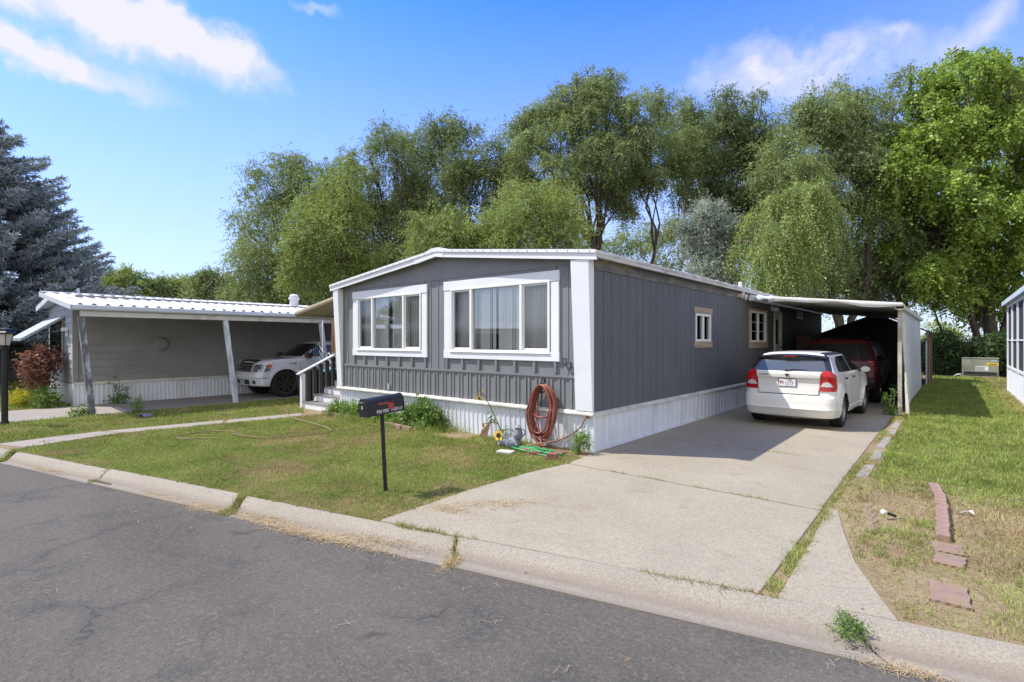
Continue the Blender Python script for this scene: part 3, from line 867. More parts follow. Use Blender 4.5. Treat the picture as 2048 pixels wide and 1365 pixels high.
# --- side wall with vertical grooves
def wall_with_holes_x(mb, x0, x1, spans, z0, z1, holes):
    """boards in y between spans, skipping rectangular holes (y0,y1,z0,z1)"""
    for a, b in spans:
        cuts = [h for h in holes if h[0] < b - 1e-4 and h[1] > a + 1e-4]
        if not cuts:
            mb.box(x0, x1, a, b, z0, z1); continue
        h = cuts[0]
        if a < h[0]: mb.box(x0, x1, a, h[0], z0, z1)
        if b > h[1]: mb.box(x0, x1, h[1], b, z0, z1)
        ya, yb = max(a, h[0]), min(b, h[1])
        if h[2] > z0: mb.box(x0, x1, ya, yb, z0, h[2])
        if h[3] < z1: mb.box(x0, x1, ya, yb, h[3], z1)
HOLES = [(4.22, 5.14, 1.74, 2.36), (8.26, 9.82, 1.72, 2.60), (10.75, 11.65, 0.62, 2.72), (13.9, 14.8, 2.56, 2.84)]
ys = [0.0]; k = 0
while ys[-1] < HL - 0.4:
    ys.append(ys[-1] + (0.305, 0.26, 0.30, 0.28, 0.31, 0.24)[k % 6]); k += 1
ys.append(HL)
mb = MB()
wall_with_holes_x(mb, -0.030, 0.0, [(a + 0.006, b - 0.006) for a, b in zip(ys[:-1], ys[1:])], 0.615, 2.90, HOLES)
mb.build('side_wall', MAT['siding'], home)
mb = MB()
wall_with_holes_x(mb, -0.09, -0.031, [(0.01, 4.0), (4.0, 5.4), (5.4, 8.0), (8.0, 10.0), (10.0, 12.0), (12.0, 13.5), (13.5, 15.0), (15.0, HL)], 0.615, 3.02, HOLES)
mb.build('wall_backing', MAT['groove'], home)
mb = MB()
mb.box(0.001, 0.018, 0.02, 8.2, 2.875, 3.035); mb.box(0.001, 0.012, 8.2, HL, 2.875, 3.02)
mb.box(-0.02, 0.135, 0.0, HL, 3.036, 3.052)
mb.build('eave_board', MAT['eavewood'], home)
# left and back walls, floor and backing coloured dark to read as an unlit room
mb = MB()
mb.box(-7.3, -7.22, 0.085, HL, 0.6, 3.03)
mb.prism([(-7.215, 0.6), (-0.095, 0.6), (-0.095, 3.02), (-3.5, 3.45), (-7.215, 3.03)], 'y', HL - 0.08, HL)
mb.build('rear_wall', MAT['siding'], home)
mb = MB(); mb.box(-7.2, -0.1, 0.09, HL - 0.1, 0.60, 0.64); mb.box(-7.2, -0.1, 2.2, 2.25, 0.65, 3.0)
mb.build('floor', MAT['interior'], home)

# --- skirting
mb = MB()
x = -7.28; top = 0.575
rows_b, rows_t = [], []
while x < -0.02:
    for dx, dy in ((0.0, 0.0), (0.075, 0.0), (0.085, -0.014), (0.105, -0.014), (0.115, 0.0)):
        rows_b.append((x + dx, 0.015 + dy + random.uniform(-0.002, 0.002), -0.04)); rows_t.append((x + dx, -0.012 + dy, top))
    x += 0.116
mb.grid([rows_b, rows_t])
rows_b, rows_t = [], []
y = 0.0
while y < HL - 0.1:
    for dx, dy in ((0.0, 0.0), (0.0, 0.19), (0.008, 0.20), (0.008, 0.215), (0.0, 0.225)):
        rows_b.append((-0.01 + dx, y + dy, -0.04)); rows_t.append((0.004 + dx, y + dy, top))
    y += 0.226
mb.grid([rows_b, rows_t])
mb.box(-7.29, -7.27, 0.02, HL, -0.04, top)
mb.build('skirting', MAT['skirt'], home)
mb = MB()
mb.prism([(-0.075, 0.575), (-0.075, 0.60), (-0.06, 0.625), (-0.001, 0.638), (-0.001, 0.575)], 'x', -7.34, 0.03)
mb.box(0.002, 0.062, -0.0, HL, 0.572, 0.612)
mb.box(0.003, 0.03, -0.0, HL, 0.613, 0.63)
mb.build('skirting_ledge', MAT['beam'], home, bevel=0.004)
mb = MB(); mb.box(0.0, 0.022, 0.03, HL, -0.02, 0.045)
mb.build('ground_batten', MAT['skirt'], home)

# --- roof
mb = MB()
n = 40
def roofgrid(dz):
    rows = []
    for j in range(2):
        y = (-0.185, HL + 0.15)[j]
        row = []
        for i in range(n + 1):
            x = -7.47 + 7.65 * i / n
            row.append((x, y, roof_z(x) + dz))
        rows.append(row)
    return rows
mb.prism([(x, z - 0.03) for x, z in RT] + [(x, z + 0.012) for x, z in RT[::-1]], 'y', -0.185, HL + 0.15)
mb.prism([(-3.85, 3.53), (-3.62, 3.60), (-3.42, 3.60), (-3.15, 3.525)], 'y', -0.20, HL + 0.15)
y = 0.3
while y < HL:
    mb.prism([(-7.45, 3.133), (-3.52, 3.568), (0.16, 3.143), (0.16, 3.155), (-3.52, 3.585), (-7.45, 3.148)], 'y', y, y + 0.035); y += 0.61
mb.build('roof', MAT['whitemetal'], home)
mb = MB()
for (xa, za), (xb, zb) in ((RT[0], (-4.15, roof_z(-4.15))), ((-3.3, roof_z(-3.3)), RT[2])):
    mb.prism([(xa, za - 0.138), (xb, zb - 0.138), (xb, zb - 0.032), (xa, za - 0.032)], 'y', -0.183, -0.150)
mb.prism([(-4.16, roof_z(-4.16) - 0.150), (-3.52, 3.425), (-3.29, roof_z(-3.29) - 0.142), (-3.29, roof_z(-3.29) - 0.025), (-3.52, 3.53), (-4.16, roof_z(-4.16) - 0.036)], 'y', -0.192, -0.150)
for (xa, za), (xb, zb) in ((RT[0], RT[1]), (RT[1], RT[2])):
    mb.prism([(xa, za - 0.036), (xb, zb - 0.036), (xb, zb + 0.016), (xa, za + 0.016)], 'y', -0.206, -0.194)
mb.cur = 1
for (xa, za), (xb, zb) in ((RT[0], RT[1]), (RT[1], RT[2])):
    m_ = int(math.hypot(xb - xa, zb - za) / 0.2)
    for i in range(m_):
        t = (i + 0.5) / m_; x = xa + (xb - xa) * t; z = za + (zb - za) * t - 0.012
        mb.lathe([(0.008, -0.212), (0.008, -0.206)], (x, 0, z), 'y', 6)
mb.build('front_fascia', [MAT['white'], MAT['groove']], home)
mb = MB()
mb.box(0.140, 0.168, -0.18, HL + 0.1, 3.028, 3.118)
mb.box(0.168, 0.176, -0.18, HL + 0.1, 3.085, 3.125)
mb.build('side_fascia', M('streaked_eave_metal', (0.62, 0.61, 0.58), 0.5, 0.1, 2, dirt=(0.36, 0.33, 0.29), dirt_amt=0.45, dirt_scale=2.4, dirt_stretch=(1, 0.6, 5)), home)
mb = MB()
mb.prism([(-7.40, roof_z(-7.4) - 0.075), (-3.52, 3.475), (0.10, roof_z(0.1) - 0.075), (0.10, roof_z(0.1) - 0.068), (-3.52, 3.482), (-7.40, roof_z(-7.4) - 0.068)], 'y', -0.150, -0.013)
mb.build('soffit', MAT['beam'], home)
# corner pilasters: deep at the top, thin at the bottom
for xa, xb in ((-0.305, 0.012), (-7.33, -7.13)):
    mb = MB()
    zt = 3.03 if xa > -1 else 3.03
    mb.hexa([(xa, -0.05, 0.64), (xb, -0.05, 0.64), (xb, -0.001, 0.64), (xa, -0.001, 0.64)],
            [(xa - 0.02, -0.168, zt), (xb, -0.168, zt), (xb, -0.001, zt), (xa - 0.02, -0.001, zt)])
    mb.build('corner_post', MAT['white'], home, bevel=0.006)
for xa in (-0.34, -7.128):
    mb = MB(); mb.box(xa, xa + 0.030, -0.016, -0.001, 0.645, 3.02); mb.build('corner_batten', MAT['grey'], home)

# --- front windows
def front_window(o, m1, m2):
    x0, x1, z0, z1 = o
    tr = MB()
    tr.box(x0 - 0.20, x1 + 0.19, -0.045, -0.002, z1 - 0.03, z1 + 0.145)
    tr.box(x0 - 0.19, x0 - 0.02, -0.036, -0.002, z0 + 0.02, z1 - 0.032)
    tr.box(x1 + 0.02, x1 + 0.18, -0.036, -0.002, z0 + 0.02, z1 - 0.032)
    tr.box(x0 - 0.20, x1 + 0.19, -0.042, -0.002, z0 - 0.135, z0 + 0.018)
    w = tr.build('window', MAT['white'], home, bevel=0.004)
    f = MB()
    t = 0.042
    f.box(x0, x1, -0.052, 0.05, z0, z0 + t); f.box(x0, x1, -0.05, 0.05, z1 - t, z1)
    f.box(x0, x0 + t, -0.05, 0.05, z0 + t, z1 - t); f.box(x1 - t, x1, -0.05, 0.05, z0 + t, z1 - t)
    for m in (m1, m2):
        f.box(m - 0.028, m + 0.028, -0.046, 0.05, z0 + t, z1 - t)
    for a, b in ((x0 + t, m1 - 0.028), (m2 + 0.028, x1 - t)):
        for q in ((a, a + 0.03, z0 + t, z1 - t), (b - 0.03, b, z0 + t, z1 - t), (a + 0.03, b - 0.03, z0 + t, z0 + t + 0.035), (a + 0.03, b - 0.03, z1 - t - 0.03, z1 - t)):
            f.box(q[0], q[1], -0.012, 0.03, q[2], q[3])
    f.box(x0 - 0.01, x1 + 0.01, -0.062, -0.03, z0 - 0.012, z0 - 0.0)
    f.build('frame', MAT['vinyl'], w, bevel=0.003)
    for a, b, m, yy in ((x0 + t, m1 - 0.028, MAT['screen'], 0.0), (m1 + 0.028, m2 - 0.028, MAT['glass'], 0.004), (m2 + 0.028, x1 - t, MAT['screen'], 0.0)):
        g = MB(); g.add([(a, yy, z0 + t), (b, yy, z0 + t), (b, yy, z1 - t), (a, yy, z1 - t)], [(0, 1, 2, 3)])
        g.build('pane', m, w, recalc=False)
    b = MB()
    x = x0 + 0.03; r = random.Random(int(x0 * 100))
    while x < x1 - 0.03:
        if r.random() < (0.975 if x0 > -4 else 0.94):
            a = RAD(r.gauss(8, 5) if r.random() > 0.10 else r.uniform(30, 55))
            h = 0.053
            dx, dy = h * math.cos(a), h * math.sin(a)
            b.add([(x - dx, 0.16 + dy, z0 - 0.02), (x, 0.153, z0 - 0.02), (x + dx, 0.16 - dy, z0 - 0.02), (x + dx, 0.16 - dy, z1), (x, 0.153, z1), (x - dx, 0.16 + dy, z1)], [(0, 1, 4, 5), (1, 2, 3, 4)])
        x += 0.080
    b.build('vertical_blind', MAT['blind'], w, recalc=False, smooth=60)
    return w
front_window(W1, -5.88, -4.74)
front_window(W2, -2.68, -1.45)

# --- side windows and door
def side_window(name, h, trims, grid=False, glass='dkglass'):
    y0, y1, z0, z1 = h
    f = MB(); t = 0.05
    f.box(-0.05, 0.024, y0, y1, z0, z0 + t); f.box(-0.05, 0.022, y0, y1, z1 - t, z1)
    f.box(-0.05, 0.023, y0, y0 + t, z0 + t, z1 - t); f.box(-0.05, 0.023, y1 - t, y1, z0 + t, z1 - t)
    m = (y0 + y1) / 2
    f.box(-0.05, 0.018, m - 0.035, m + 0.035, z0 + t, z1 - t)
    if grid:
        for k in (1, 2):
            z = z0 + t + (z1 - z0 - 2 * t) * k / 3
            f.box(-0.028, -0.012, y0 + t, m - 0.035, z - 0.006, z + 0.006); f.box(-0.028, -0.012, m + 0.035, y1 - t, z - 0.006, z + 0.006)
    w = f.build('window', MAT['vinyl'], home, bevel=0.003)
    g = MB(); g.add([(-0.02, y0 + t, z0 + t), (-0.02, y1 - t, z0 + t), (-0.02, y1 - t, z1 - t), (-0.02, y0 + t, z1 - t)], [(0, 1, 2, 3)])
    g.build('pane', MAT[glass], w, recalc=False)
    if trims:
        for q in trims:
            tm = MB(); tm.box(0.002, 0.026, *q)
            tm.build('window_trim', MAT['wood'], w, bevel=0.003)
    i = MB(); i.box(-0.4, -0.12, y0 - 0.1, y1 + 0.1, z0 - 0.1, z1 + 0.1)
    return w
side_window('w', HOLES[0], [(4.13, 5.22, 2.362, 2.50), (4.13, 5.22, 1.60, 1.738)])
side_window('w', HOLES[1], [(8.12, 9.98, 1.55, 1.718), (8.12, 8.258, 1.72, 2.60), (9.822, 9.98, 1.72, 2.60), (8.12, 9.98, 2.602, 2.66)], grid=True)
side_window('w', HOLES[3], None)
mb = MB(); y0, y1, z0, z1 = HOLES[2]
mb.box(-0.02, 0.04, y0, y0 + 0.09, z0, z1); mb.box(-0.02, 0.04, y1 - 0.09, y1, z0, z1); mb.box(-0.02, 0.04, y0, y1, z1 - 0.09, z1)
mb.box(-0.04, -0.02, y0 + 0.09, y1 - 0.09, z0, z1 - 0.09)
dr = mb.build('door', MAT['beam'], home, bevel=0.004)
mb = MB(); mb.add([(-0.018, y0 + 0.25, 1.65), (-0.018, y1 - 0.25, 1.65), (-0.018, y1 - 0.25, 2.45), (-0.018, y0 + 0.25, 2.45)], [(0, 1, 2, 3)])
mb.build('pane', MAT['dkglass'], dr, recalc=False)
mb = MB(); mb.lathe([(0.012, -0.02), (0.012, 0.03), (0.03, 0.03), (0.03, 0.06), (0.0, 0.065)], (0, y1 - 0.17, 1.55), 'x', 12)
mb.build('handle', MAT['plasticblack'], dr)
mb = MB()
mb.box(0.0, 0.14, 11.95, 13.2, 0.30, 0.34); mb.box(0.0, 0.9, 10.5, 12.0, 0.28, 0.34); mb.box(0.05, 0.85, 10.55, 11.95, 0.0, 0.28)
mb.build('door_step', MAT['greywood'], home)
mb = MB(); mb.box(0.0, 0.06, 10.42, 10.60, 2.68, 2.84); mb.lathe([(0.05, 0), (0.10, 0.03), (0.10, 0.10), (0.02, 0.14)], (0.12, 10.51, 2.66), 'z', 14)
mb.build('porch_light', MAT['beam'], home, smooth=40)
mb = MB(); mb.lathe([(0.03, -0.06), (0.07, 0.02), (0.075, 0.09), (0.0, 0.11)], (0.09, 7.2, 2.93), 'z', 14); mb.box(0.02, 0.06, 7.05, 7.18, 2.9, 2.99)
mb.build('flood_light', MAT['beam'], home, smooth=40)
mb = MB(); mb.lathe([(0.02, -0.06), (0.055, 0.02), (0.055, 0.08), (0.0, 0.1)], (0.11, 7.45, 2.9), 'z', 12)
mb.build('flood_light', MAT['beam'], home, smooth=40)

# house number on the front wall
MAT['digit'] = M('number_plate_grey', (0.045, 0.047, 0.052), 0.6, 0.1)
MAT['digitlight'] = M('number_face_grey', (0.20, 0.205, 0.215), 0.6, 0.1)
for ch, x, z in (('9', -0.575, 1.355), ('9', -0.495, 1.290), ('8', -0.418, 1.215)):
    mb = MB(); mb.box(x, x + 0.085, -0.012, -0.002, z, z + 0.115)
    d = mb.build('house_number', MAT['digit'], home)
    text_mesh('numeral', ch, 0.125, MAT['digitlight'], d, (x + 0.010, -0.0125, z + 0.013), (RAD(90), 0, 0), 0.0015, sx=0.9)
# small outlet box, tap, hose hanger
mb = MB(); mb.box(-5.28, -5.22, -0.05, -0.017, 0.68, 0.80); mb.tube([(-5.25, -0.03, 0.68), (-5.22, -0.05, 0.60), (-5.05, -0.09, 0.52)], 0.008)
mb.build('outlet_box', MAT['tin'], home)
mb = MB(); mb.box(-0.955, -0.925, -0.03, -0.016, 0.98, 1.12); mb.tube([(-0.94, -0.02, 1.05), (-0.94, -0.10, 1.03), (-0.94, -0.15, 1.06)], 0.009)
mb.tube([(-0.94, -0.02, 0.90), (-0.94, -0.12, 0.88), (-0.94, -0.17, 0.93)], 0.009)
mb.build('hose_hook', MAT['plasticblack'], home)
mb = MB(); mb.tube([(-0.07, -0.02, 0.545), (-0.07, -0.13, 0.545), (-0.075, -0.16, 0.51)], 0.014); mb.lathe([(0.03, -0.01), (0.03, 0.01)], (-0.07, -0.10, 0.575), 'z', 10)
mb.build('tap', MAT['rust'], home)
# roof fittings
for (x, y, r, h) in ((-0.9, 7.2, 0.045, 0.22), (-0.75, 9.9, 0.06, 0.34), (-1.6, 9.5, 0.16, 0.10)):
    mb = MB(); z = roof_z(x)
    mb.lathe([(r * 1.6, z - 0.02), (r * 1.5, z + 0.03), (r, z + 0.05), (r, z + h), (r * 0.6, z + h + 0.02)], (x, y, 0), 'z', 12)
    mb.build('roof_vent', MAT['whitemetal'], home, smooth=40)
mb = MB(); mb.box(-0.7, -0.1, 15.2, 15.8, 3.05, 3.42); mb.build('vent_housing', MAT['whitemetal'], home, bevel=0.02)

# ================================================================= FRONT STEPS
st = thing('front_steps', 'white wooden steps with grey treads and a handrail beside the grey home', 'steps', (-8.6, -0.3, 0))
def sb(x0, x1, y0, y1, z0, z1, m): m.box(x0, x1, y0, y1, z0, z1)
for k, (y, h) in enumerate(((0.0, 0.175), (0.30, 0.345), (0.60, 0.515), (0.90, 0.685))):
    m_ = MB(); m_.box(0.0, 1.28, y + 0.02, y + (0.34 if k < 3 else 1.6), 0.0 if k == 0 else h - 0.2, h - 0.025); m_.build('riser', MAT['white'], st)
    m_ = MB(); m_.box(-0.01, 1.285, y, y + (0.33 if k < 3 else 1.6), h - 0.024, h); m_.build('tread', MAT['greywood'], st, bevel=0.004)
m_ = MB(); m_.box(-0.065, 0.035, -0.03, 0.07, 0.0, 0.90); m_.build('newel_post', MAT['white'], st, bevel=0.004)
m_ = MB(); m_.beam((-0.015, -0.13, 0.885), (-0.015, 1.25, 1.52), 0.11, 0.035); m_.build('handrail', MAT['white'], st, bevel=0.004)
for k in range(6):
    y = 0.13 + 0.18 * k
    m_ = MB(); m_.box(-0.05, 0.02, y, y + 0.09, 0.12 + 0.1 * k, 0.92 + 0.46 * y); m_.build('baluster', MAT['railgrey'], st)

# lattice panel and shade under the side porch
lt = thing('lattice_screen', 'white diamond lattice with a scalloped top behind the front steps', 'lattice', (-9.62, 1.0, 0))
def lattice(mb, x0, x1, ztop, z0, y, s=0.13):
    import itertools
    n = int((x1 - x0) / s) + 1
    for i in range(n + 1):
        xc = x0 + i * s
        zt = ztop(xc)
        z = z0; ph = i % 2
        pts = []
        k = 0
        while z < zt:
            off = 0.5 * s * (1 if (k % 2 == 0) else -1) * 0.8
            pts.append((xc + (off if ph else -off), y, z)); z += s * 0.72; k += 1
        if len(pts) > 2:
            mb.tube(pts, 0.016, 6)
mb = MB(); lattice(mb, 0.0, 1.05, lambda x: 1.46 + 0.08 * x - 0.25 * max(0, 0.15 - x), 0.75, 0.0)
mb.build('lattice', MAT['white'], lt)
lt2 = thing('lattice_strip', 'narrow white lattice strip on the porch post in front of the pickup door', 'lattice', (-10.52, 1.28, 0))
mb = MB(); lattice(mb, 0.0, 0.10, lambda x: 1.66, 1.05, 0.0); mb.box(0.13, 0.16, -0.01, 0.02, 0.0, 2.38)
mb.build('strip', MAT['white'], lt2)

aw = thing('porch_awning', 'tan ribbed metal awning on the left wall of the grey home', 'awning', (-7.35, 0.2, 0))
mb = MB()
rows = []
for j in range(2):
    y = (0.0, 5.5)[j]
    rows.append([(-2.55 + 2.5 * i / 2, y, 2.50 + 0.40 * i / 2) for i in range(3)])
rib = []
for i in range(111):
    y = i * 0.05; dz = 0.03 if (i // 2) % 2 else 0.0
    rib.append([(-2.55, y, 2.50 + dz), (0.04, y, 2.915 + dz)])
mb.grid(rib)
mb.build('roof_sheet', MAT['tan'], aw)
mb = MB()
for k, (dz, dy) in enumerate(((0.055, -0.03), (0.015, -0.045), (-0.022, -0.03))):
    mb.beam((-2.57, dy, 2.50 + dz), (0.04, dy, 2.915 + dz), 0.03, 0.034)
mb.box(-2.60, -2.55, -0.03, 5.5, 2.44, 2.55)
mb.build('edge_trim', MAT['tan'], aw, bevel=0.005)
mb = MB(); mb.box(-1.85, -1.79, 1.30, 1.36, 0.0, 2.46); mb.box(-2.5, 0.0, 1.27, 1.31, 2.44, 2.50); mb.build('post', MAT['brownscreen'], aw)
sh = thing('shade_cloth', 'brown shade cloth hanging under the tan awning', 'shade', (-10.22, 1.45, 0))
mb = MB(); rows = []
for j in range(6):
    rows.append([(i * 0.1, 0.03 * math.sin(i * 1.3 + j * 0.3), 1.25 + (2.42 - 1.25) * j / 5 + 0.03 * math.sin(i * 0.9) * (j == 0)) for i in range(17)])
mb.grid(rows); mb.build('cloth', MAT['brownscreen'], sh, smooth=180)

# wheelie bins behind the steps
def wheelie(name, label, loc, rz, lidmat, s=1.0):
    t = thing(name, label, 'bin', loc, rz, 'bins behind the front steps')
    m_ = MB(); m_.hexa([(-0.22*s, -0.24*s, 0.05), (0.22*s, -0.24*s, 0.05), (0.22*s, 0.24*s, 0.05), (-0.22*s, 0.24*s, 0.05)], [(-0.29*s, -0.32*s, 0.95*s), (0.29*s, -0.32*s, 0.95*s), (0.29*s, 0.32*s, 0.95*s), (-0.29*s, 0.32*s, 0.95*s)])
    m_.box(-0.31*s, 0.31*s, -0.34*s, 0.34*s, 0.90*s, 0.945*s); m_.build('body', MAT['binblack'], t, bevel=0.012)
    m_ = MB(); m_.hexa([(-0.31*s, -0.36*s, 0.955*s), (0.31*s, -0.36*s, 0.955*s), (0.31*s, 0.33*s, 0.955*s), (-0.31*s, 0.33*s, 0.955*s)], [(-0.26*s, -0.3*s, 1.02*s), (0.26*s, -0.3*s, 1.02*s), (0.26*s, 0.28*s, 1.04*s), (-0.26*s, 0.28*s, 1.04*s)])
    m_.build('lid', lidmat, t, bevel=0.01)
    for sx in (-1, 1):
        m_ = MB(); m_.lathe([(0.09*s, -0.03), (0.1*s, 0), (0.09*s, 0.03)], (sx * 0.24*s, 0.25*s, 0.1*s), 'x', 16); m_.build('wheel', MAT['rubber'], t, smooth=40)
wheelie('wheelie_bin', 'black wheelie bin with a black lid nearest the white pickup', (-9.72, 0.52, 0), RAD(8), MAT['binblack'], 0.92)
wheelie('wheelie_bin', 'black wheelie bin with a teal lid behind the stair balusters', (-9.25, 0.98, 0), RAD(-4), MAT['teal'], 0.92)

# ================================================================= CARPORT of the grey home
cp = thing('carport', 'cream white flat carport roof over the driveway with one front post', 'carport', (0, 0, 0))
mb = MB()
def cz(x, y=8.0): return 2.985 - 0.37 * x / 3.4
ny = 22
rows_t, rows_b = [], []
for j in range(ny + 1):
    y = 7.9 + 11.1 * j / ny
    rt, rb = [], []
    for i in range(25):
        x = 0.18 + 3.24 * i / 24
        rt.append((x, y, cz(x) + 0.01 * math.sin(y * 3 + x)))
        rb.append((x, y, cz(x) - 0.05 - 0.012 * math.sin(x * 4)))
    rows_t.append(rt); rows_b.append(rb)
mb.grid(rows_t); mb.build('roof_sheet', MAT['carportwhite'], cp, smooth=180)
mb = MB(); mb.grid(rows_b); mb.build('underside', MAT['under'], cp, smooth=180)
mb = MB(); rows = [[], [], []]
for i in range(41):
    x = 0.55 + 2.87 * i / 40
    sag = 0.10 + 0.035 * math.sin(x * 2.1 + 0.8) + 0.02 * math.sin(x * 5.1) - 0.05 * max(0, (x - 2.6)) / 0.8
    rows[0].append((x, 7.885 - 0.0, cz(x) + 0.02)); rows[1].append((x, 7.86, cz(x) - sag * 0.5)); rows[2].append((x, 7.90, cz(x) - sag))
mb.grid(rows); mb.grid([[(p[0], p[1] + 0.02, p[2]) for p in r] for r in rows])
mb.build('fascia', MAT['carportwhite'], cp, smooth=180)
mb = MB(); rows = []
for (dz, dy) in ((0.03, 0.0), (-0.05, -0.05), (-0.12, -0.03)):
    rows.append([(0.10 + 0.09 * i, 7.83 + dy + 0.02 * math.sin(i * 1.7), cz(0.1 + 0.09 * i) + dz * (1 - 0.08 * i) + 0.02 * math.sin(i * 2.3 + dz * 20)) for i in range(8)])
mb.grid(rows); mb.build('torn_flap', M('loose_white_foil', (0.62, 0.68, 0.76), 0.35, 0.12, 3), cp, smooth=180, recalc=False)
mb = MB(); mb.box(3.305, 3.385, 8.2, 8.28, 0.0, 2.56); mb.build('post', M('cream_post_paint', (0.52, 0.50, 0.42), 0.7, 0.15, 3, dirt=(0.30, 0.25, 0.17), dirt_amt=0.42, dirt_scale=4), cp, bevel=0.005)
mb = MB(); mb.lathe([(0.09, -0.10), (0.09, 0.10)], (3.36, 8.1, 2.555), 'y', 14); mb.box(3.26, 3.44, 8.0, 18.3, 2.50, 2.575); mb.box(0.05, 0.12, 8.0, 18.3, 2.86, 2.92)
mb.build('beam', MAT['carportwhite'], cp, bevel=0.008)
mb = MB(); r0, r1, r2 = [], [], []
y = 9.0
while y < 18.2:
    for dy, dx in ((0, 0), (0.36, 0), (0.38, 0.010), (0.40, 0.010), (0.42, 0)):
        w = 0.02 * math.sin(y * 0.9) 
        r0.append((3.385 + dx + w, y + dy, 0.02)); r1.append((3.36 + dx + w * 1.5, y + dy, 1.3)); r2.append((3.345 + dx, y + dy, 2.52))
    y += 0.42
mb.grid([r0, r1, r2]); mb.grid([[(p[0] - 0.02, p[1], p[2]) for p in r] for r in (r0, r1, r2)])
mb.build('side_panel', MAT['panel'], cp)
mb = MB(); mb.lathe([(0.42, 0.0), (0.40, 0.10), (0.30, 0.22), (0.14, 0.28), (0.0, 0.29)], (1.35, 14.0, 2.80), 'z', 24); mb.build('roof_dome', MAT['tin'], cp, smooth=50)
for k, (xa, ya, xb, yb, zt) in enumerate(((3.47, 8.55, 3.37, 8.7, 2.45), (3.50, 8.42, 3.38, 8.60, 1.95))):
    mb = MB(); mb.tube([(xa, ya, 0.0), ((xa + xb) / 2, (ya + yb) / 2, zt / 2), (xb, yb, zt)], 0.030 - 0.004 * k, 8)
    tag(mb.build('leaning_pole', MAT['beam'], smooth=60), ('taller cream pole leaning against the carport side panel', 'shorter cream pole leaning outermost at the carport post')[k], 'pole', 'poles leaning on the carport')

sd = thing('shed', 'dark gabled shed at the back of the carport with a weathered metal side', 'shed', (1.75, 18.8, 0))
mb = MB(); mb.prism([(-1.8, 0), (1.56, 0), (1.56, 2.17), (0.25, 2.83), (-1.8, 2.05)], 'y', 0.0, 0.06); mb.build('front_wall', MAT['sheddark'], sd)
mb = MB(); rb_, rt_ = [], []
y = 0.08
while y < 4.0:
    for dy, dx in ((0, 0), (0.12, 0), (0.14, 0.02), (0.18, 0.02), (0.2, 0)):
        rb_.append((1.74 + dx, y + dy, 0)); rt_.append((1.74 + dx, y + dy, 2.08))
    y += 0.2
mb.grid([rb_, rt_]); mb.build('side_wall', MAT['shed'], sd)
mb = MB(); mb.prism([(-1.95, 1.98), (0.25, 2.86), (1.88, 2.06), (1.88, 2.12), (0.25, 2.92), (-1.95, 2.04)], 'y', -0.12, 4.2); mb.build('roof', MAT['sheddark'], sd)
mb = MB(); mb.box(1.765, 1.82, 1.2, 1.3, 0, 2.0); mb.box(1.77, 1.80, 0.0, 4.0, 1.78, 1.86); mb.box(1.765, 1.85, 3.95, 4.08, 0, 2.1); mb.build('trim', MAT['rust'], sd)
# boards standing by the back door
for k in range(2):
    mb = MB(); mb.hexa([(0.12, 0, 0.02), (0.60, 0, 0.02), (0.60, 0.05, 0.02), (0.12, 0.05, 0.02)], [(0.05, 0.3, 1.95 - 0.1 * k), (0.52, 0.3, 1.95 - 0.1 * k), (0.52, 0.35, 1.95 - 0.1 * k), (0.05, 0.35, 1.95 - 0.1 * k)])
    o = tag(mb.build('leaning_board', MAT['cardboard']), ('brown board leaning on the dark wall under the carport, nearest', 'brown board leaning on the dark wall under the carport, behind the nearest')[k], 'board', 'boards under the carport')
    o.location = (0.0, 13.3 + 0.55 * k, 0)
# ================================================================= VEHICLES
# vehicles are built with x across, y forward (rear bumper at 0), z up
def outline(yr, yf, w, rr, rf, bowr=0.04, bowf=0.08, ns=26, ne=9, flare=None, z=0.0):
    pts = []
    def arc(cx, cy, r, a0, a1, n):
        return [(cx + r * math.cos(a0 + (a1 - a0) * i / n), cy + r * math.sin(a0 + (a1 - a0) * i / n)) for i in range(n + 1)]
    rr = min(rr, w * 0.95, (yf - yr) * 0.45); rf = min(rf, w * 0.95, (yf - yr) * 0.45)
    for i in range(ne): pts.append((-(w - rr) + 2 * (w - rr) * (i + 0.5) / ne, yr))
    pts += arc(w - rr, yr + rr, rr, -PI / 2, 0, 6)
    for i in range(ns): pts.append((w, yr + rr + (yf - rf - yr - rr) * (i + 1) / (ns + 1)))
    pts += arc(w - rf, yf - rf, rf, 0, PI / 2, 6)
    for i in range(ne): pts.append(((w - rf) - 2 * (w - rf) * (i + 0.5) / ne, yf))
    pts += arc(-(w - rf), yf - rf, rf, PI / 2, PI, 6)
    for i in range(ns): pts.append((-w, yf - rf - (yf - rf - yr - rr) * (i + 1) / (ns + 1)))
    pts += arc(-(w - rr), yr + rr, rr, PI, PI * 1.5, 6)
    res = []
    ym = (yr + yf) / 2
    for x, y in pts:
        q = min(1.0, abs(x) / max(w, 0.01)) ** 2
        if y < ym: y2 = y + bowr * q * max(0.0, 1 - (y - yr) / max(0.3, rr + 0.1))
        else: y2 = y - bowf * q * max(0.0, 1 - (yf - y) / max(0.3, rf + 0.1))
        x2 = x
        if flare: x2 = x * (1 + flare(y, z) / max(w, 0.1)) if abs(x) > w * 0.8 else x
        res.append((x2, y2, z))
    return res

def apply_bool(o, cutter):
    md = o.modifiers.new('cut', 'BOOLEAN'); md.operation = 'DIFFERENCE'; md.object = cutter; md.solver = 'EXACT'
    dg = bpy.context.evaluated_depsgraph_get(); dg.update()
    me = bpy.data.meshes.new_from_object(o.evaluated_get(dg))
    o.modifiers.remove(md); o.data = me
    bpy.data.objects.remove(cutter)

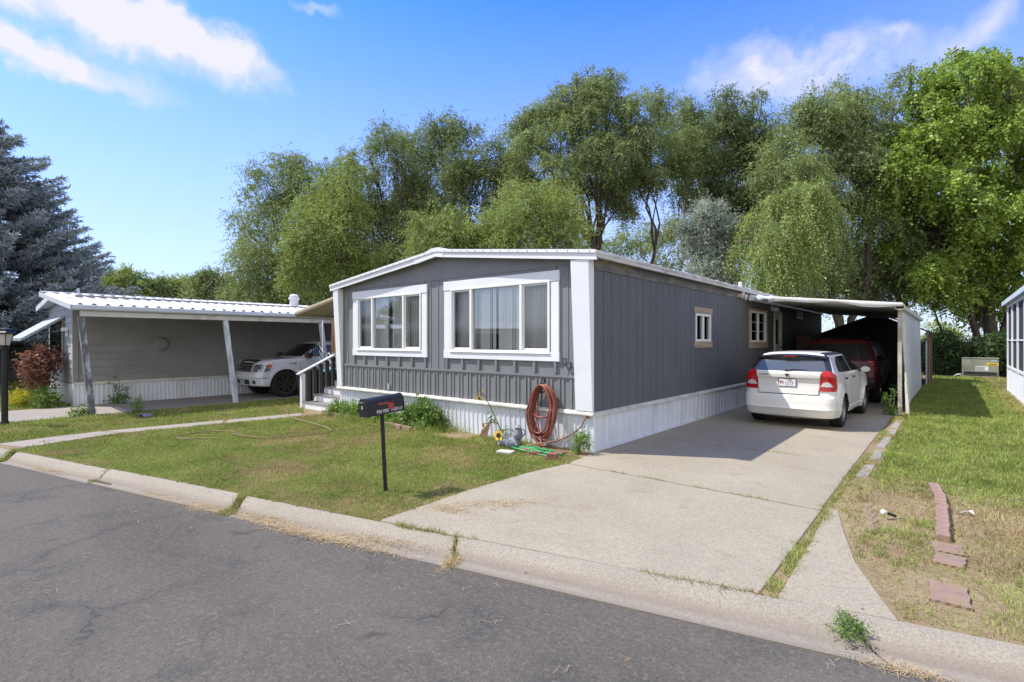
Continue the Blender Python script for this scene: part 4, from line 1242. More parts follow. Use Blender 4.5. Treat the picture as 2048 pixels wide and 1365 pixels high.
def car_body(name, levels, mat, parent, wheels, r_arch, flare=None, sharp=28, arch_x=0.35, well=None, sy=1.0):
    mb = MB(); rows = []
    for lv in levels:
        z, yr, yf, w = lv[:4]
        rr = lv[4] if len(lv) > 4 else 0.16; rf = lv[5] if len(lv) > 5 else 0.3
        bw = lv[6] if len(lv) > 6 else 0.05; bf = lv[7] if len(lv) > 7 else 0.12
        r = outline(yr, yf, w, rr, rf, bw, bf, flare=flare, z=z)
        rows.append(r + [r[0]])
    n = len(rows[0]) - 1
    vs = [p for r in rows for p in r[:-1]]; fs = []
    for i in range(len(rows) - 1):
        for k in range(n):
            fs.append((i*n+k, i*n+(k+1) % n, (i+1)*n+(k+1) % n, (i+1)*n+k))
    fs.append(tuple(range(n))[::-1]); fs.append(tuple(range((len(rows)-1)*n, len(rows)*n)))
    mb.add(vs, fs)
    o = mb.build(name, mat, None)
    c = MB()
    wmax = max(l[3] for l in levels) + 0.3
    for (y, z) in wheels:
        for s in (-1, 1):
            a, b = sorted((s * wmax, s * (wmax - 0.3 - arch_x)))
            c.lathe([(r_arch, a), (r_arch, b)], (0, y, z), 'x', 40)
    if sy != 1.0: c.v = [(x, [w_[0] for w_ in wheels][int(np.argmin([abs(y - w_[0]) for w_ in wheels]))] + (y - [w_[0] for w_ in wheels][int(np.argmin([abs(y - w_[0]) for w_ in wheels]))]) * sy, z) for x, y, z in c.v]
    co_ = c.build('cutter', mat, None)
    apply_bool(o, co_)
    o.parent = parent
    if well:
        o.data.materials.clear(); o.data.materials.append(mat); o.data.materials.append(well)
        for p in o.data.polygons:
            c_ = p.center
            for (y, z) in wheels:
                if math.hypot((c_.y - y) / sy, c_.z - z) < r_arch + 0.004 and abs(c_.x) < wmax - 0.33:
                    p.material_index = 1
    o.data.shade_smooth(); o.data.set_sharp_from_angle(angle=RAD(sharp))
    bm = bmesh.new(); bm.from_mesh(o.data); tree = BVHTree.FromBMesh(bm); bm.free()
    return o, tree

def patch(name, tree, bot, top, axis, mat, parent, off=0.006, m=8, n=14, depth=0.02, sgn=1, smooth=60):
    """panel laid over the body: bot/top are polylines in the plane seen along axis"""
    def samp(pl, t):
        L = [0]
        for a, b in zip(pl[:-1], pl[1:]): L.append(L[-1] + math.hypot(b[0]-a[0], b[1]-a[1]))
        s = t * L[-1]
        for i in range(len(pl) - 1):
            if s <= L[i+1] + 1e-9:
                f = (s - L[i]) / max(1e-9, L[i+1] - L[i]); return (pl[i][0] + (pl[i+1][0]-pl[i][0]) * f, pl[i][1] + (pl[i+1][1]-pl[i][1]) * f)
        return pl[-1]
    dirs = {'x': Vector((-sgn, 0, 0)), 'y': Vector((0, -sgn, 0)), 'z': Vector((0, 0, -sgn))}[axis]
    P = [[None] * (n + 1) for _ in range(m + 1)]; N = [[None] * (n + 1) for _ in range(m + 1)]
    for j in range(m + 1):
        for i in range(n + 1):
            a, b = samp(bot, i / n), samp(top, i / n)
            u = a[0] + (b[0]-a[0]) * j / m; v = a[1] + (b[1]-a[1]) * j / m
            o_ = {'x': Vector((sgn * 4, u, v)), 'y': Vector((u, sgn * 9, v)), 'z': Vector((u, v, sgn * 6))}[axis]
            h = tree.ray_cast(o_, dirs)
            if h[0] is not None: P[j][i] = h[0]; N[j][i] = h[1] if h[1].dot(dirs) < 0 else -h[1]
    # fill any misses from the nearest hit
    for j in range(m + 1):
        for i in range(n + 1):
            if P[j][i] is None:
                best = None
                for jj in range(m + 1):
                    for ii in range(n + 1):
                        if P[jj][ii] is not None and N[jj][ii] is not None:
                            d = (jj-j)**2 + (ii-i)**2
                            if best is None or d < best[0]: best = (d, jj, ii)
                if best is None: return None
                P[j][i] = P[best[1]][best[2]]; N[j][i] = N[best[1]][best[2]]
    front = [[P[j][i] - dirs * off * 0.6 + N[j][i] * off * 0.6 for i in range(n + 1)] for j in range(m + 1)]
    mb = MB(); mb.grid(front)
    ring = [front[0][i] for i in range(n + 1)] + [front[j][n] for j in range(1, m + 1)] + [front[m][i] for i in range(n - 1, -1, -1)] + [front[j][0] for j in range(m - 1, 0, -1)]
    mb.grid([ring + [ring[0]], [p + dirs * (depth + off) for p in ring] + [ring[0] + dirs * (depth + off)]])
    bmx = mb.build(name, mat, parent, recalc=True)
    bm = bmesh.new(); bm.from_mesh(bmx.data); bmesh.ops.remove_doubles(bm, verts=bm.verts, dist=1e-5); bmesh.ops.recalc_face_normals(bm, faces=bm.faces); bm.to_mesh(bmx.data); bm.free()
    bmx.data.shade_smooth(); bmx.data.set_sharp_from_angle(angle=RAD(smooth))
    return bmx

def wheel(parent, x, y, z, r, wd, side, rimmat, spokes=5, tyremat=None, rim_r=0.62, hubmat=None):
    s = side
    mb = MB()
    prof = [(r * rim_r, -wd/2 + 0.012), (r * (rim_r + 0.10), -wd/2), (r * 0.93, -wd/2 + 0.004), (r * 0.985, -wd/2 + 0.03), (r, -wd/4), (r, wd/4), (r * 0.985, wd/2 - 0.03), (r * 0.93, wd/2 - 0.004), (r * (rim_r + 0.10), wd/2), (r * rim_r, wd/2 - 0.012)]
    mb.lathe(prof, (0, 0, 0), 'x', 40, close=False)
    w = mb.build('wheel', tyremat or MAT['rubber'], parent, smooth=35)
    w.location = (x, y, z)
    mb = MB()
    R0 = r * rim_r
    mb.lathe([(R0, wd/2 * s - 0.012 * s), (R0 * 0.95, wd/2 * s - 0.02 * s), (R0 * 0.92, wd/2 * s - 0.07 * s)], (0, 0, 0), 'x', 36, close=False)
    mb.lathe([(R0 * 0.22, wd/2 * s - 0.055 * s), (R0 * 0.2, wd/2 * s - 0.022 * s), (0.0, wd/2 * s - 0.018 * s)], (0, 0, 0), 'x', 20, close=False)
    for k in range(spokes):
        a = 2 * PI * k / spokes + 0.3
        for da in (-0.13, 0.13):
            p = Vector((wd/2 * s - 0.04 * s, math.cos(a + da * 0.4) * R0 * 0.18, math.sin(a + da * 0.4) * R0 * 0.18))
            q = Vector((wd/2 * s - 0.026 * s, math.cos(a + da) * R0 * 0.94, math.sin(a + da) * R0 * 0.94))
            mb.beam(p, q, 0.028 * r / 0.33, 0.022, up=(1, 0, 0))
    mb.build('rim', rimmat, w, smooth=40)
    mb = MB(); mb.lathe([(R0 * 0.91, wd/2 * s - 0.085 * s), (0.0, wd/2 * s - 0.08 * s)], (0, 0, 0), 'x', 24, close=False); mb.build('brake_disc', MAT['plasticblack'], w)
    return w

MAT['rearglass'] = M('sky_toned_rear_glass', (0.075, 0.085, 0.10), 0.06, 0.12, 2, spec=0.8)  # paler blue-grey base stands in for sky reflected in the glass
# ----------------------------------------------------------------- white hatchback
CX, CY = 1.735, 4.52
hb = thing('parked_hatchback', 'white hatchback with red tail lamps parked half under the carport', 'car', (CX, CY, 0), RAD(-1.6))
def hb_flare(y, z):
    f = 0.0
    for yc in (0.84, 3.475):
        d = math.hypot(y - yc, (z - 0.33) * 1.0)
        f = max(f, 0.065 * math.exp(-((d - 0.31) / 0.15) ** 2) * (1 if z < 0.86 else max(0, 1 - (z - 0.86) / 0.14)))
    return f
LV = [  # z, yr, yf, w, rr, rf
    (0.215, 0.17, 4.20, 0.74, 0.14, 0.30), (0.235, 0.08, 4.28, 0.79, 0.16, 0.32), (0.30, 0.035, 4.34, 0.815, 0.17, 0.34), (0.385, 0.012, 4.38, 0.83, 0.17, 0.34),
    (0.400, 0.000, 4.39, 0.835, 0.17, 0.34), (0.415, 0.006, 4.39, 0.835, 0.17, 0.34), (0.52, 0.010, 4.41, 0.838, 0.17, 0.34), (0.60, 0.016, 4.40, 0.838, 0.17, 0.33), (0.645, 0.030, 4.38, 0.836, 0.17, 0.33), (0.665, 0.062, 4.37, 0.834, 0.16, 0.33), (0.672, 0.085, 4.36, 0.834, 0.15, 0.33),
    (0.72, 0.092, 4.33, 0.834, 0.14, 0.32), (0.84, 0.100, 4.26, 0.832, 0.13, 0.31), (0.92, 0.105, 4.12, 0.828, 0.12, 0.30), (1.00, 0.098, 3.92, 0.822, 0.12, 0.28), (1.04, 0.092, 3.70, 0.818, 0.12, 0.28),
    (1.075, 0.088, 3.42, 0.812, 0.12, 0.26, 0.05, 0.16), (1.11, 0.092, 3.26, 0.804, 0.12, 0.25, 0.06, 0.18), (1.145, 0.108, 3.12, 0.786, 0.12, 0.22, 0.07, 0.2), (1.21, 0.170, 2.94, 0.752, 0.13, 0.2, 0.08, 0.2), (1.30, 0.250, 2.70, 0.715, 0.14, 0.2, 0.08, 0.2), (1.38, 0.315, 2.50, 0.678, 0.15, 0.2, 0.08, 0.2),
    (1.44, 0.365, 2.34, 0.640, 0.16, 0.2, 0.08, 0.2), (1.475, 0.40, 2.22, 0.600, 0.18, 0.2), (1.500, 0.45, 2.08, 0.540, 0.2, 0.2), (1.518, 0.54, 1.92, 0.44, 0.2, 0.2), (1.530, 0.68, 1.74, 0.28, 0.14, 0.14), (1.534, 0.85, 1.55, 0.08, 0.04, 0.04)]
body, T = car_body('body', LV, MAT['carwhite'], hb, [(0.84, 0.33), (3.475, 0.33)], 0.375, hb_flare, 30, 0.40, MAT['plasticblack'])
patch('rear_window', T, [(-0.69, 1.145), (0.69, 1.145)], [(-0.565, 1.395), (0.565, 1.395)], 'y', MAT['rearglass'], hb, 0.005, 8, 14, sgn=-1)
for s in (-1, 1):
    patch('rear_pillar_cover', T, [(s * 0.682, 1.14), (s * 0.765, 1.14)], [(s * 0.552, 1.43), (s * 0.645, 1.43)], 'y', MAT['plasticblack'], hb, 0.007, 8, 4, sgn=-1)
    patch('roof_rail_strip', T, [(s * 0.50, 0.42), (s * 0.53, 2.12)], [(s * 0.615, 0.40), (s * 0.61, 2.18)], 'z', MAT['plasticblack'], hb, 0.006, 4, 14)
    patch('window', T, [(0.66, 1.125), (1.08, 1.115)], [(0.70, 1.20), (0.80, 1.31), (1.02, 1.405)], 'x', MAT['carglass'], hb, 0.006, 8, 8, sgn=s)
    patch('window', T, [(1.13, 1.115), (1.86, 1.10)], [(1.07, 1.415), (1.86, 1.44)], 'x', MAT['carglass'], hb, 0.006, 8, 10, sgn=s)
    patch('window', T, [(1.93, 1.10), (2.92, 1.095)], [(1.93, 1.44), (2.2, 1.42), (2.50, 1.33)], 'x', MAT['carglass'], hb, 0.006, 8, 10, sgn=s)
    tl = patch('tail_lamp', T, [(s * 0.560, 0.765), (s * 0.828, 0.765)], [(s * 0.590, 1.08), (s * 0.615, 1.15), (s * 0.70, 1.155), (s * 0.795, 1.13)], 'y', MAT['redlens'], hb, 0.014, 10, 8, 0.03, sgn=-1, smooth=40)
    patch('reversing_lens', T, [(s * 0.585, 0.850), (s * 0.785, 0.850)], [(s * 0.590, 0.865), (s * 0.625, 0.925), (s * 0.685, 0.950), (s * 0.745, 0.925), (s * 0.780, 0.865)], 'y', MAT['clearlens'], tl, 0.020, 4, 8, sgn=-1)
    patch('tail_lamp_side', T, [(0.205, 0.79), (0.270, 0.82)], [(0.21, 1.10), (0.25, 1.06)], 'x', MAT['redlens'], tl, 0.012, 6, 4, 0.03, sgn=s)
    mb = MB(); mb.tube([(s * 0.80, 2.80, 1.08), (s * 0.87, 2.82, 1.09)], 0.03, 8)
    vs = []
    for i in range(9):
        a = PI * 2 * i / 9
    mir = mb.build('mirror', MAT['plasticblack'], hb, smooth=40)
    mb = MB(); mb.lathe([(0.0, -0.055), (0.06, -0.05), (0.085, -0.02), (0.082, 0.03), (0.05, 0.07), (0.0, 0.085)], (0, 0, 0), 'y', 18); c_ = mb.build('mirror_shell', MAT['plasticblack'], mir, smooth=60)
    c_.location = (s * 0.955, 2.86, 1.105); c_.scale = (1.25, 1, 0.85)
    mb = MB(); mb.lathe([(0.072, -0.058), (0.0, -0.058)], (0, 0, 0), 'y', 18, close=False); c_ = mb.build('mirror_glass', MAT['chrome'], mir); c_.location = (s * 0.955, 2.86, 1.105); c_.scale = (1.25, 1, 0.85)
    for y in (1.18, 2.03):
        mb = MB(); h = T.ray_cast(Vector((s * 4, y + 0.08, 0.97)), Vector((-s, 0, 0))); x = h[0].x
        mb.box(x - 0.012, x + 0.028, y, y + 0.17, 0.955, 0.988); mb.build('door_handle', MAT['plasticblack'], hb, bevel=0.006)
    for (pl0, pl1) in (([(1.885, 0.40), (1.895, 0.40)], [(1.885, 1.08), (1.895, 1.08)]), ([(1.03, 0.66), (1.04, 0.66)], [(1.07, 1.08), (1.08, 1.08)]), ([(3.02, 0.40), (3.03, 0.40)], [(3.02, 1.0), (3.03, 1.0)])):
        patch('door_seam', T, pl0, pl1, 'x', MAT['groove'], hb, 0.0015, 10, 1, sgn=s)
    patch('sill_moulding', T, [(1.28, 0.30), (3.04, 0.30)], [(1.28, 0.36), (3.04, 0.36)], 'x', MAT['carwhite'], hb, 0.022, 3, 12, sgn=s)
    patch('headlamp', T, [(s * 0.48, 0.80), (s * 0.78, 0.80)], [(s * 0.50, 0.93), (s * 0.76, 0.93)], 'y', MAT['clearlens'], hb, 0.012, 5, 8, sgn=1)
    for y in (0.84, 3.475):
        wheel(hb, s * 0.745, y, 0.335, 0.335, 0.22, s, MAT['alloy'], 5)
# roof spoiler with high brake lamp
mb = MB(); rows = []
for (dy, z) in ((0.02, 1.488), (-0.12, 1.470), (-0.165, 1.452), (-0.155, 1.425), (-0.02, 1.400), (0.05, 1.395)):
    rows.append([(x * 0.635, 0.41 + dy + 0.10 * abs(x) ** 2.2, z - 0.045 * abs(x) ** 3) for x in [i / 10 - 1 for i in range(21)]])
mb.grid(rows); mb.add(rows[0], []); spo = mb.build('roof_spoiler', MAT['plasticblack'], hb, smooth=50)
mb = MB(); mb.box(-0.12, 0.12, 0.235, 0.26, 1.431, 1.449); mb.build('brake_lamp', MAT['redlens'], spo)
# tailgate: upper lip, dark seam lines, plate, lettering
patch('tailgate_lip', T, [(-0.575, 1.015), (0.575, 1.015)], [(-0.590, 1.125), (0.590, 1.125)], 'y', MAT['carwhite'], hb, 0.026, 5, 16, 0.03, sgn=-1, smooth=35)
patch('tailgate_step', T, [(-0.545, 0.690), (0.545, 0.690)], [(-0.545, 0.79), (-0.42, 0.765), (0.42, 0.765), (0.545, 0.79)], 'y', MAT['carwhite'], hb, 0.022, 5, 16, 0.03, sgn=-1, smooth=35)
for s in (-1, 1):
    patch('tailgate_seam', T, [(s * 0.552, 0.675), (s * 0.560, 0.675)], [(s * 0.583, 1.10), (s * 0.591, 1.10)], 'y', MAT['groove'], hb, 0.002, 8, 1, sgn=-1)
patch('tailgate_seam', T, [(-0.552, 0.674), (0.552, 0.674)], [(-0.552, 0.682), (0.552, 0.682)], 'y', MAT['groove'], hb, 0.002, 1, 14, sgn=-1)
patch('bumper_crease', T, [(-0.80, 0.398), (0.80, 0.398)], [(-0.80, 0.412), (0.80, 0.412)], 'y', MAT['carwhite'], hb, 0.010, 2, 20, sgn=-1)
yp = T.ray_cast(Vector((0, -5, 0.88)), Vector((0, 1, 0)))[0].y
mb = MB(); mb.box(-0.165, 0.165, yp - 0.018, yp - 0.004, 0.825, 0.990); plate = mb.build('number_plate', MAT['plasticblack'], hb, bevel=0.004)
mb = MB(); mb.box(-0.152, 0.152, yp - 0.0225, yp - 0.0185, 0.837, 0.978); mb.build('plate_face', MAT['paper'], plate)
MAT['plateblue'] = M('plate_blue', (0.05, 0.07, 0.16), 0.5, 0.05)
text_mesh('plate_text', '1J7S9', 0.105, MAT['plateblue'], plate, (-0.050, yp - 0.0230, 0.863), (RAD(90), 0, 0), 0.0006, sx=0.72)
text_mesh('plate_header', 'UTAH', 0.030, MAT['flagred'], plate, (-0.035, yp - 0.0230, 0.950), (RAD(90), 0, 0), 0.0006)
mb = MB()
for k in range(4): mb.box(-0.140, -0.065, yp - 0.0240, yp - 0.0230, 0.887 + 0.014 * k, 0.894 + 0.014 * k)
mb.build('flag_stripes', MAT['flagred'], plate)
mb = MB(); mb.box(-0.140, -0.108, yp - 0.0250, yp - 0.0242, 0.915, 0.945); mb.build('flag_corner', MAT['plateblue'], plate)
yl = T.ray_cast(Vector((-0.4, -5, 1.07)), Vector((0, 1, 0)))[0].y
text_mesh('model_lettering', 'CALIBER', 0.042, MAT['ink'], hb, (-0.55, yl - 0.034, 1.052), (RAD(90), 0, 0), 0.001, sx=1.25)
mb = MB(); mb.prism([(-0.035, 1.095), (-0.030, 1.060), (0.0, 1.033), (0.030, 1.060), (0.035, 1.095), (0.015, 1.085), (0.0, 1.093), (-0.015, 1.085)], 'y', yl - 0.062, yl - 0.03); mb.build('emblem', MAT['ink'], hb)
mb = MB(); mb.tube([(-0.02, 0.085, 1.152), (0.12, 0.125, 1.175), (0.34, 0.14, 1.168)], 0.012, 6); mb.lathe([(0.025, -0.02), (0.02, 0.02)], (-0.02, 0.10, 1.150), 'y', 10); mb.build('rear_wiper', MAT['plasticblack'], hb)
mb = MB(); mb.tube([(0.78, 3.32, 1.0), (0.74, 3.16, 1.62)], [0.005, 0.003], 6); mb.build('aerial', MAT['plasticblack'], hb)
mb = MB(); mb.tube([(-0.5, 0.30, 0.24), (0.1, 0.26, 0.225), (0.42, 0.28, 0.24)], 0.055, 10); mb.box(-0.6, 0.6, 0.25, 3.9, 0.20, 0.30); mb.tube([(0.42, 0.28, 0.24), (0.5, 0.12, 0.23)], 0.022, 8)
mb.build('exhaust', M('dull_exhaust_steel', (0.22, 0.20, 0.18), 0.6, 0.3, 6), hb)

# ----------------------------------------------------------------- red off-road wagon deep in the carport
suv = thing('parked_red_wagon', 'dark red off-road wagon parked in the shade in front of the white hatchback', 'car', (1.80, 10.05, 0))
LV = [(0.42, 0.16, 4.5, 0.86, 0.12, 0.3), (0.46, 0.04, 4.62, 0.90, 0.12, 0.3), (0.62, 0.0, 4.66, 0.92, 0.12, 0.3), (0.70, 0.03, 4.66, 0.925, 0.10, 0.3), (0.74, 0.09, 4.66, 0.925, 0.10, 0.3), (0.95, 0.10, 4.66, 0.93, 0.10, 0.3), (1.14, 0.10, 4.60, 0.925, 0.10, 0.28),
      (1.18, 0.105, 4.5, 0.92, 0.10, 0.26), (1.21, 0.12, 3.55, 0.90, 0.10, 0.24), (1.24, 0.13, 3.42, 0.885, 0.10, 0.22), (1.45, 0.21, 3.05, 0.83, 0.12, 0.2), (1.66, 0.31, 2.70, 0.77, 0.13, 0.2), (1.75, 0.35, 2.55, 0.74, 0.14, 0.2), (1.79, 0.42, 2.42, 0.66, 0.16, 0.2), (1.815, 0.6, 2.1, 0.4, 0.14, 0.14), (1.82, 0.9, 1.8, 0.1, 0.04, 0.04)]
b2, T2 = car_body('body', LV, MAT['carred'], suv, [(0.98, 0.38), (3.70, 0.38)], 0.44, None, 30, 0.40, MAT['plasticblack'])
patch('rear_window', T2, [(-0.80, 1.24), (0.80, 1.24)], [(-0.69, 1.68), (0.69, 1.68)], 'y', MAT['carglass'], suv, 0.005, 6, 10, sgn=-1)
patch('tailgate_band', T2, [(-0.62, 0.98), (0.62, 0.98)], [(-0.62, 1.14), (0.62, 1.14)], 'y', MAT['carred'], suv, 0.02, 4, 10, sgn=-1)
patch('bumper', T2, [(-0.86, 0.50), (0.86, 0.50)], [(-0.86, 0.70), (0.86, 0.70)], 'y', MAT['plasticblack'], suv, 0.02, 4, 14, sgn=-1)
for s in (-1, 1):
    l_ = patch('tail_lamp', T2, [(s * 0.72, 0.94), (s * 0.90, 0.94)], [(s * 0.72, 1.20), (s * 0.885, 1.20)], 'y', MAT['redlens'], suv, 0.015, 6, 5, 0.03, sgn=-1)
    for k in range(3):
        patch('lamp_bar', T2, [(s * 0.70, 0.97 + 0.075 * k), (s * 0.905, 0.97 + 0.075 * k)], [(s * 0.70, 1.0 + 0.075 * k), (s * 0.90, 1.0 + 0.075 * k)], 'y', MAT['plasticblack'], l_, 0.022, 2, 4, 0.02, sgn=-1)
    patch('window', T2, [(0.45, 1.25), (1.15, 1.25)], [(0.50, 1.62), (1.15, 1.66)], 'x', MAT['carglass'], suv, 0.006, 6, 8, sgn=s)
    patch('window', T2, [(1.22, 1.25), (2.10, 1.25)], [(1.22, 1.66), (2.10, 1.67)], 'x', MAT['carglass'], suv, 0.006, 6, 8, sgn=s)
    patch('window', T2, [(2.17, 1.25), (3.15, 1.25)], [(2.17, 1.67), (2.60, 1.66)], 'x', MAT['carglass'], suv, 0.006, 6, 8, sgn=s)
    mb = MB(); mb.beam((s * 0.66, 0.55, 1.85), (s * 0.66, 2.4, 1.87), 0.04, 0.035); mb.build('roof_rack', MAT['plasticblack'], suv)
    mb = MB(); mb.box(min(s * 0.93, s * 1.12), max(s * 0.93, s * 1.12), 2.9, 3.02, 1.22, 1.38); mb.build('mirror', MAT['plasticblack'], suv, bevel=0.02)
    for y in (0.98, 3.70):
        wheel(suv, s * 0.81, y, 0.38, 0.38, 0.25, s, MAT['alloy'], 6)

MAT['headlens'] = M('chrome_lamp_lens', (0.26, 0.27, 0.28), 0.12, 0.75, 9, coat=0.6, metal=0.5)
# ----------------------------------------------------------------- silver white pickup
pk = thing('parked_pickup', 'silver white pickup with black wheels parked under the neighbouring carport', 'pickup', (-12.45, 4.32, 0), PI); pk.scale = (1, 0.85, 1); SY = 1 / 0.85
# local y forward; front bumper at y = 5.4
LV = [(0.36, 0.1, 5.25, 0.86, 0.1, 0.22), (0.40, 0.05, 5.32, 0.90, 0.1, 0.24), (0.58, 0.02, 5.36, 0.915, 0.1, 0.24), (0.60, 0.02, 5.33, 0.915, 0.1, 0.24), (0.63, 0.02, 5.36, 0.92, 0.1, 0.24), (0.74, 0.02, 5.33, 0.92, 0.1, 0.22), (0.90, 0.02, 5.27, 0.925, 0.1, 0.2),
      (1.05, 0.02, 5.20, 0.92, 0.1, 0.2), (1.12, 0.02, 5.12, 0.91, 0.1, 0.22), (1.165, 0.02, 4.95, 0.89, 0.1, 0.26), (1.195, 0.04, 4.4, 0.86, 0.1, 0.24), (1.22, 0.10, 3.92, 0.83, 0.1, 0.16),
      (1.225, 1.75, 3.80, 0.83, 0.1, 0.14, 0.02, 0.14), (1.27, 1.78, 3.66, 0.815, 0.1, 0.14, 0.02, 0.16), (1.50, 1.86, 3.22, 0.735, 0.1, 0.14, 0.02, 0.16), (1.64, 1.90, 2.98, 0.68, 0.12, 0.14), (1.71, 1.96, 2.84, 0.62, 0.12, 0.14), (1.745, 2.05, 2.70, 0.52, 0.12, 0.14), (1.765, 2.2, 2.5, 0.3, 0.1, 0.1)]
b3, T3 = car_body('body', LV, MAT['truckwhite'], pk, [(4.27, 0.40), (1.0, 0.40)], 0.475, None, 30, 0.42, MAT['plasticblack'], sy=SY)
patch('windscreen', T3, [(-0.73, 1.26), (0.73, 1.26)], [(-0.60, 1.66), (0.60, 1.66)], 'y', MAT['carglass'], pk, 0.006, 8, 12, sgn=1)
gr = patch('grille', T3, [(-0.50, 0.80), (0.50, 0.80)], [(-0.50, 1.07), (0.50, 1.07)], 'y', MAT['plasticblack'], pk, 0.020, 6, 12, sgn=1)
for z in (0.82, 0.90, 0.98):
    patch('grille_bar', T3, [(-0.47, z), (0.47, z)], [(-0.47, z + 0.028), (0.47, z + 0.028)], 'y', MAT['chrome'], gr, 0.032, 2, 12, sgn=1)
for s in (-1, 1):
    patch('grille_bar', T3, [(s * 0.46, 0.79), (s * 0.52, 0.79)], [(s * 0.46, 1.06), (s * 0.51, 1.06)], 'y', MAT['chrome'], gr, 0.030, 5, 3, sgn=1)
yg = T3.ray_cast(Vector((0, 9, 0.93)), Vector((0, -1, 0)))[0].y
mb = MB(); mb.lathe([(0.055, yg + 0.02), (0.055, yg + 0.05), (0.0, yg + 0.052)], (0, 0, 0), 'y', 20); e = mb.build('grille_badge', MAT['ink'], gr); e.scale = (2.0, 1, 1); e.location = (0, 0, 0.93)
patch('hood_guard', T3, [(-0.56, 4.94), (0.56, 4.94)], [(-0.56, 5.12), (0.56, 5.12)], 'z', MAT['plasticblack'], pk, 0.012, 4, 12, sgn=1)
patch('bumper_inset', T3, [(-0.42, 0.42), (0.42, 0.42)], [(-0.42, 0.57), (0.42, 0.57)], 'y', MAT['plasticblack'], pk, 0.012, 4, 12, sgn=1)
patch('number_plate', T3, [(-0.15, 0.43), (0.15, 0.43)], [(-0.15, 0.56), (0.15, 0.56)], 'y', MAT['tin'], pk, 0.022, 3, 6, sgn=1)
for s in (-1, 1):
    hl = patch('headlight', T3, [(s * 0.54, 0.80), (s * 0.87, 0.82)], [(s * 0.54, 1.04), (s * 0.87, 1.02)], 'y', MAT['headlens'], pk, 0.012, 6, 8, sgn=1)
    patch('headlight_side', T3, [(4.86, 0.84), (5.16, 0.80)], [(4.80, 1.02), (5.12, 1.04)], 'x', MAT['headlens'], hl, 0.010, 5, 6, sgn=s)
    patch('indicator_lens', T3, [(4.80, 0.95), (4.94, 0.95)], [(4.78, 1.03), (4.96, 1.03)], 'x', MAT['amber'], hl, 0.016, 4, 4, sgn=s)
    patch('fog_lamp', T3, [(s * 0.60, 0.45), (s * 0.72, 0.45)], [(s * 0.60, 0.55), (s * 0.72, 0.55)], 'y', MAT['plasticblack'], pk, 0.008, 3, 5, sgn=1)
    patch('window', T3, [(2.72, 1.25), (3.50, 1.25)], [(2.72, 1.63), (3.05, 1.62)], 'x', MAT['carglass'], pk, 0.006, 8, 8, sgn=s)
    patch('window', T3, [(1.98, 1.25), (2.62, 1.25)], [(2.02, 1.62), (2.62, 1.63)], 'x', MAT['carglass'], pk, 0.006, 8, 8, sgn=s)
    patch('door_seam', T3, [(3.70, 0.50), (3.71, 0.50)], [(3.70, 1.19), (3.71, 1.19)], 'x', MAT['groove'], pk, 0.0015, 8, 1, sgn=s)
    patch('door_seam', T3, [(2.66, 0.50), (2.67, 0.50)], [(2.66, 1.6), (2.67, 1.6)], 'x', MAT['groove'], pk, 0.0015, 10, 1, sgn=s)
    pa = [(4.27 + math.cos(a) * 0.485 * SY, 0.40 + math.sin(a) * 0.485) for a in [PI - PI * (0.04 + 0.92 * i / 12) for i in range(13)]]
    pb = [(4.27 + (y - 4.27) * 1.16, 0.40 + (z - 0.40) * 1.16) for y, z in pa]
    patch('arch_moulding', T3, pa, pb, 'x', MAT['truckwhite'], pk, 0.022, 3, 24, sgn=s)
    patch('bumper_seam', T3, [(4.80, 0.606), (5.3, 0.606)], [(4.80, 0.618), (5.3, 0.618)], 'x', MAT['groove'], pk, 0.003, 1, 8, sgn=s)
    xb = T3.ray_cast(Vector((s * 4, 3.95, 1.02)), Vector((-s, 0, 0)))[0].x
    text_mesh('fender_badge', 'F-150', 0.075, MAT['ink'], pk, (xb + s * 0.004, 3.80 if s > 0 else 4.12, 1.02), (RAD(90), 0, RAD(90) * s), 0.004, sx=1.3 * SY)
    mb = MB(); a_, b_ = sorted((s * 0.86, s * 1.13)); mb.box(a_, b_, 3.38, 3.50, 1.20, 1.36); mi_ = mb.build('mirror', MAT['plasticblack'], pk, bevel=0.025)
    mb = MB(); mb.box(a_ + 0.02, b_ - 0.02, 3.36, 3.51, 1.362, 1.375); mb.box(a_ + 0.05, b_ - 0.04, 3.502, 3.515, 1.30, 1.35); mb.build('mirror_cap', MAT['chrome'], mi_)
    mb = MB(); mb.box(a_ + 0.06, b_ - 0.06, 3.502, 3.512, 1.235, 1.262); mb.build('mirror_indicator', MAT['amber'], mi_)
    for y in (4.27, 1.0):
        wheel(pk, s * 0.80, y, 0.42, 0.42, 0.30, s, M('black_alloy_wheel', (0.075, 0.066, 0.05), 0.35, 0.3, metal=0.5) if 'rimk' not in MAT else MAT['rimk'], 8, rim_r=0.70).scale = (1, SY, 1)
# ================================================================= NEIGHBOURING HOME, LEFT
NX = -13.69
nb = thing('mobile_home', 'taupe mobile home with a ribbed white roof and open carport beside its long wall', 'mobile home', (0, 0, 0))
mb = MB()
z = 0.63
while z < 2.95:
    h = 0.205; zt = min(z + h, 3.0)
    mb.add([(NX + 0.022, -4.04, z), (NX + 0.022, 9.0, z), (NX + 0.004, 9.0, zt), (NX + 0.004, -4.04, zt), (NX, -4.04, z), (NX, 9.0, z)], [(0, 1, 2, 3), (0, 4, 5, 1)])
    z += h
mb.box(NX - 0.08, NX - 0.002, -4.03, 9.0, 0.6, 2.95)
mb.build('side_wall', MAT['nsiding'], nb)
mb = MB(); z = 0.60
while z < 2.8:
    zt = min(z + 0.205, 2.99)
    mb.add([(-17.5, -4.062, z), (NX, -4.062, z), (NX, -4.044, zt), (-17.5, -4.044, zt), (-17.5, -4.04, z), (NX, -4.04, z)], [(0, 1, 2, 3), (0, 4, 5, 1)]); z += 0.205
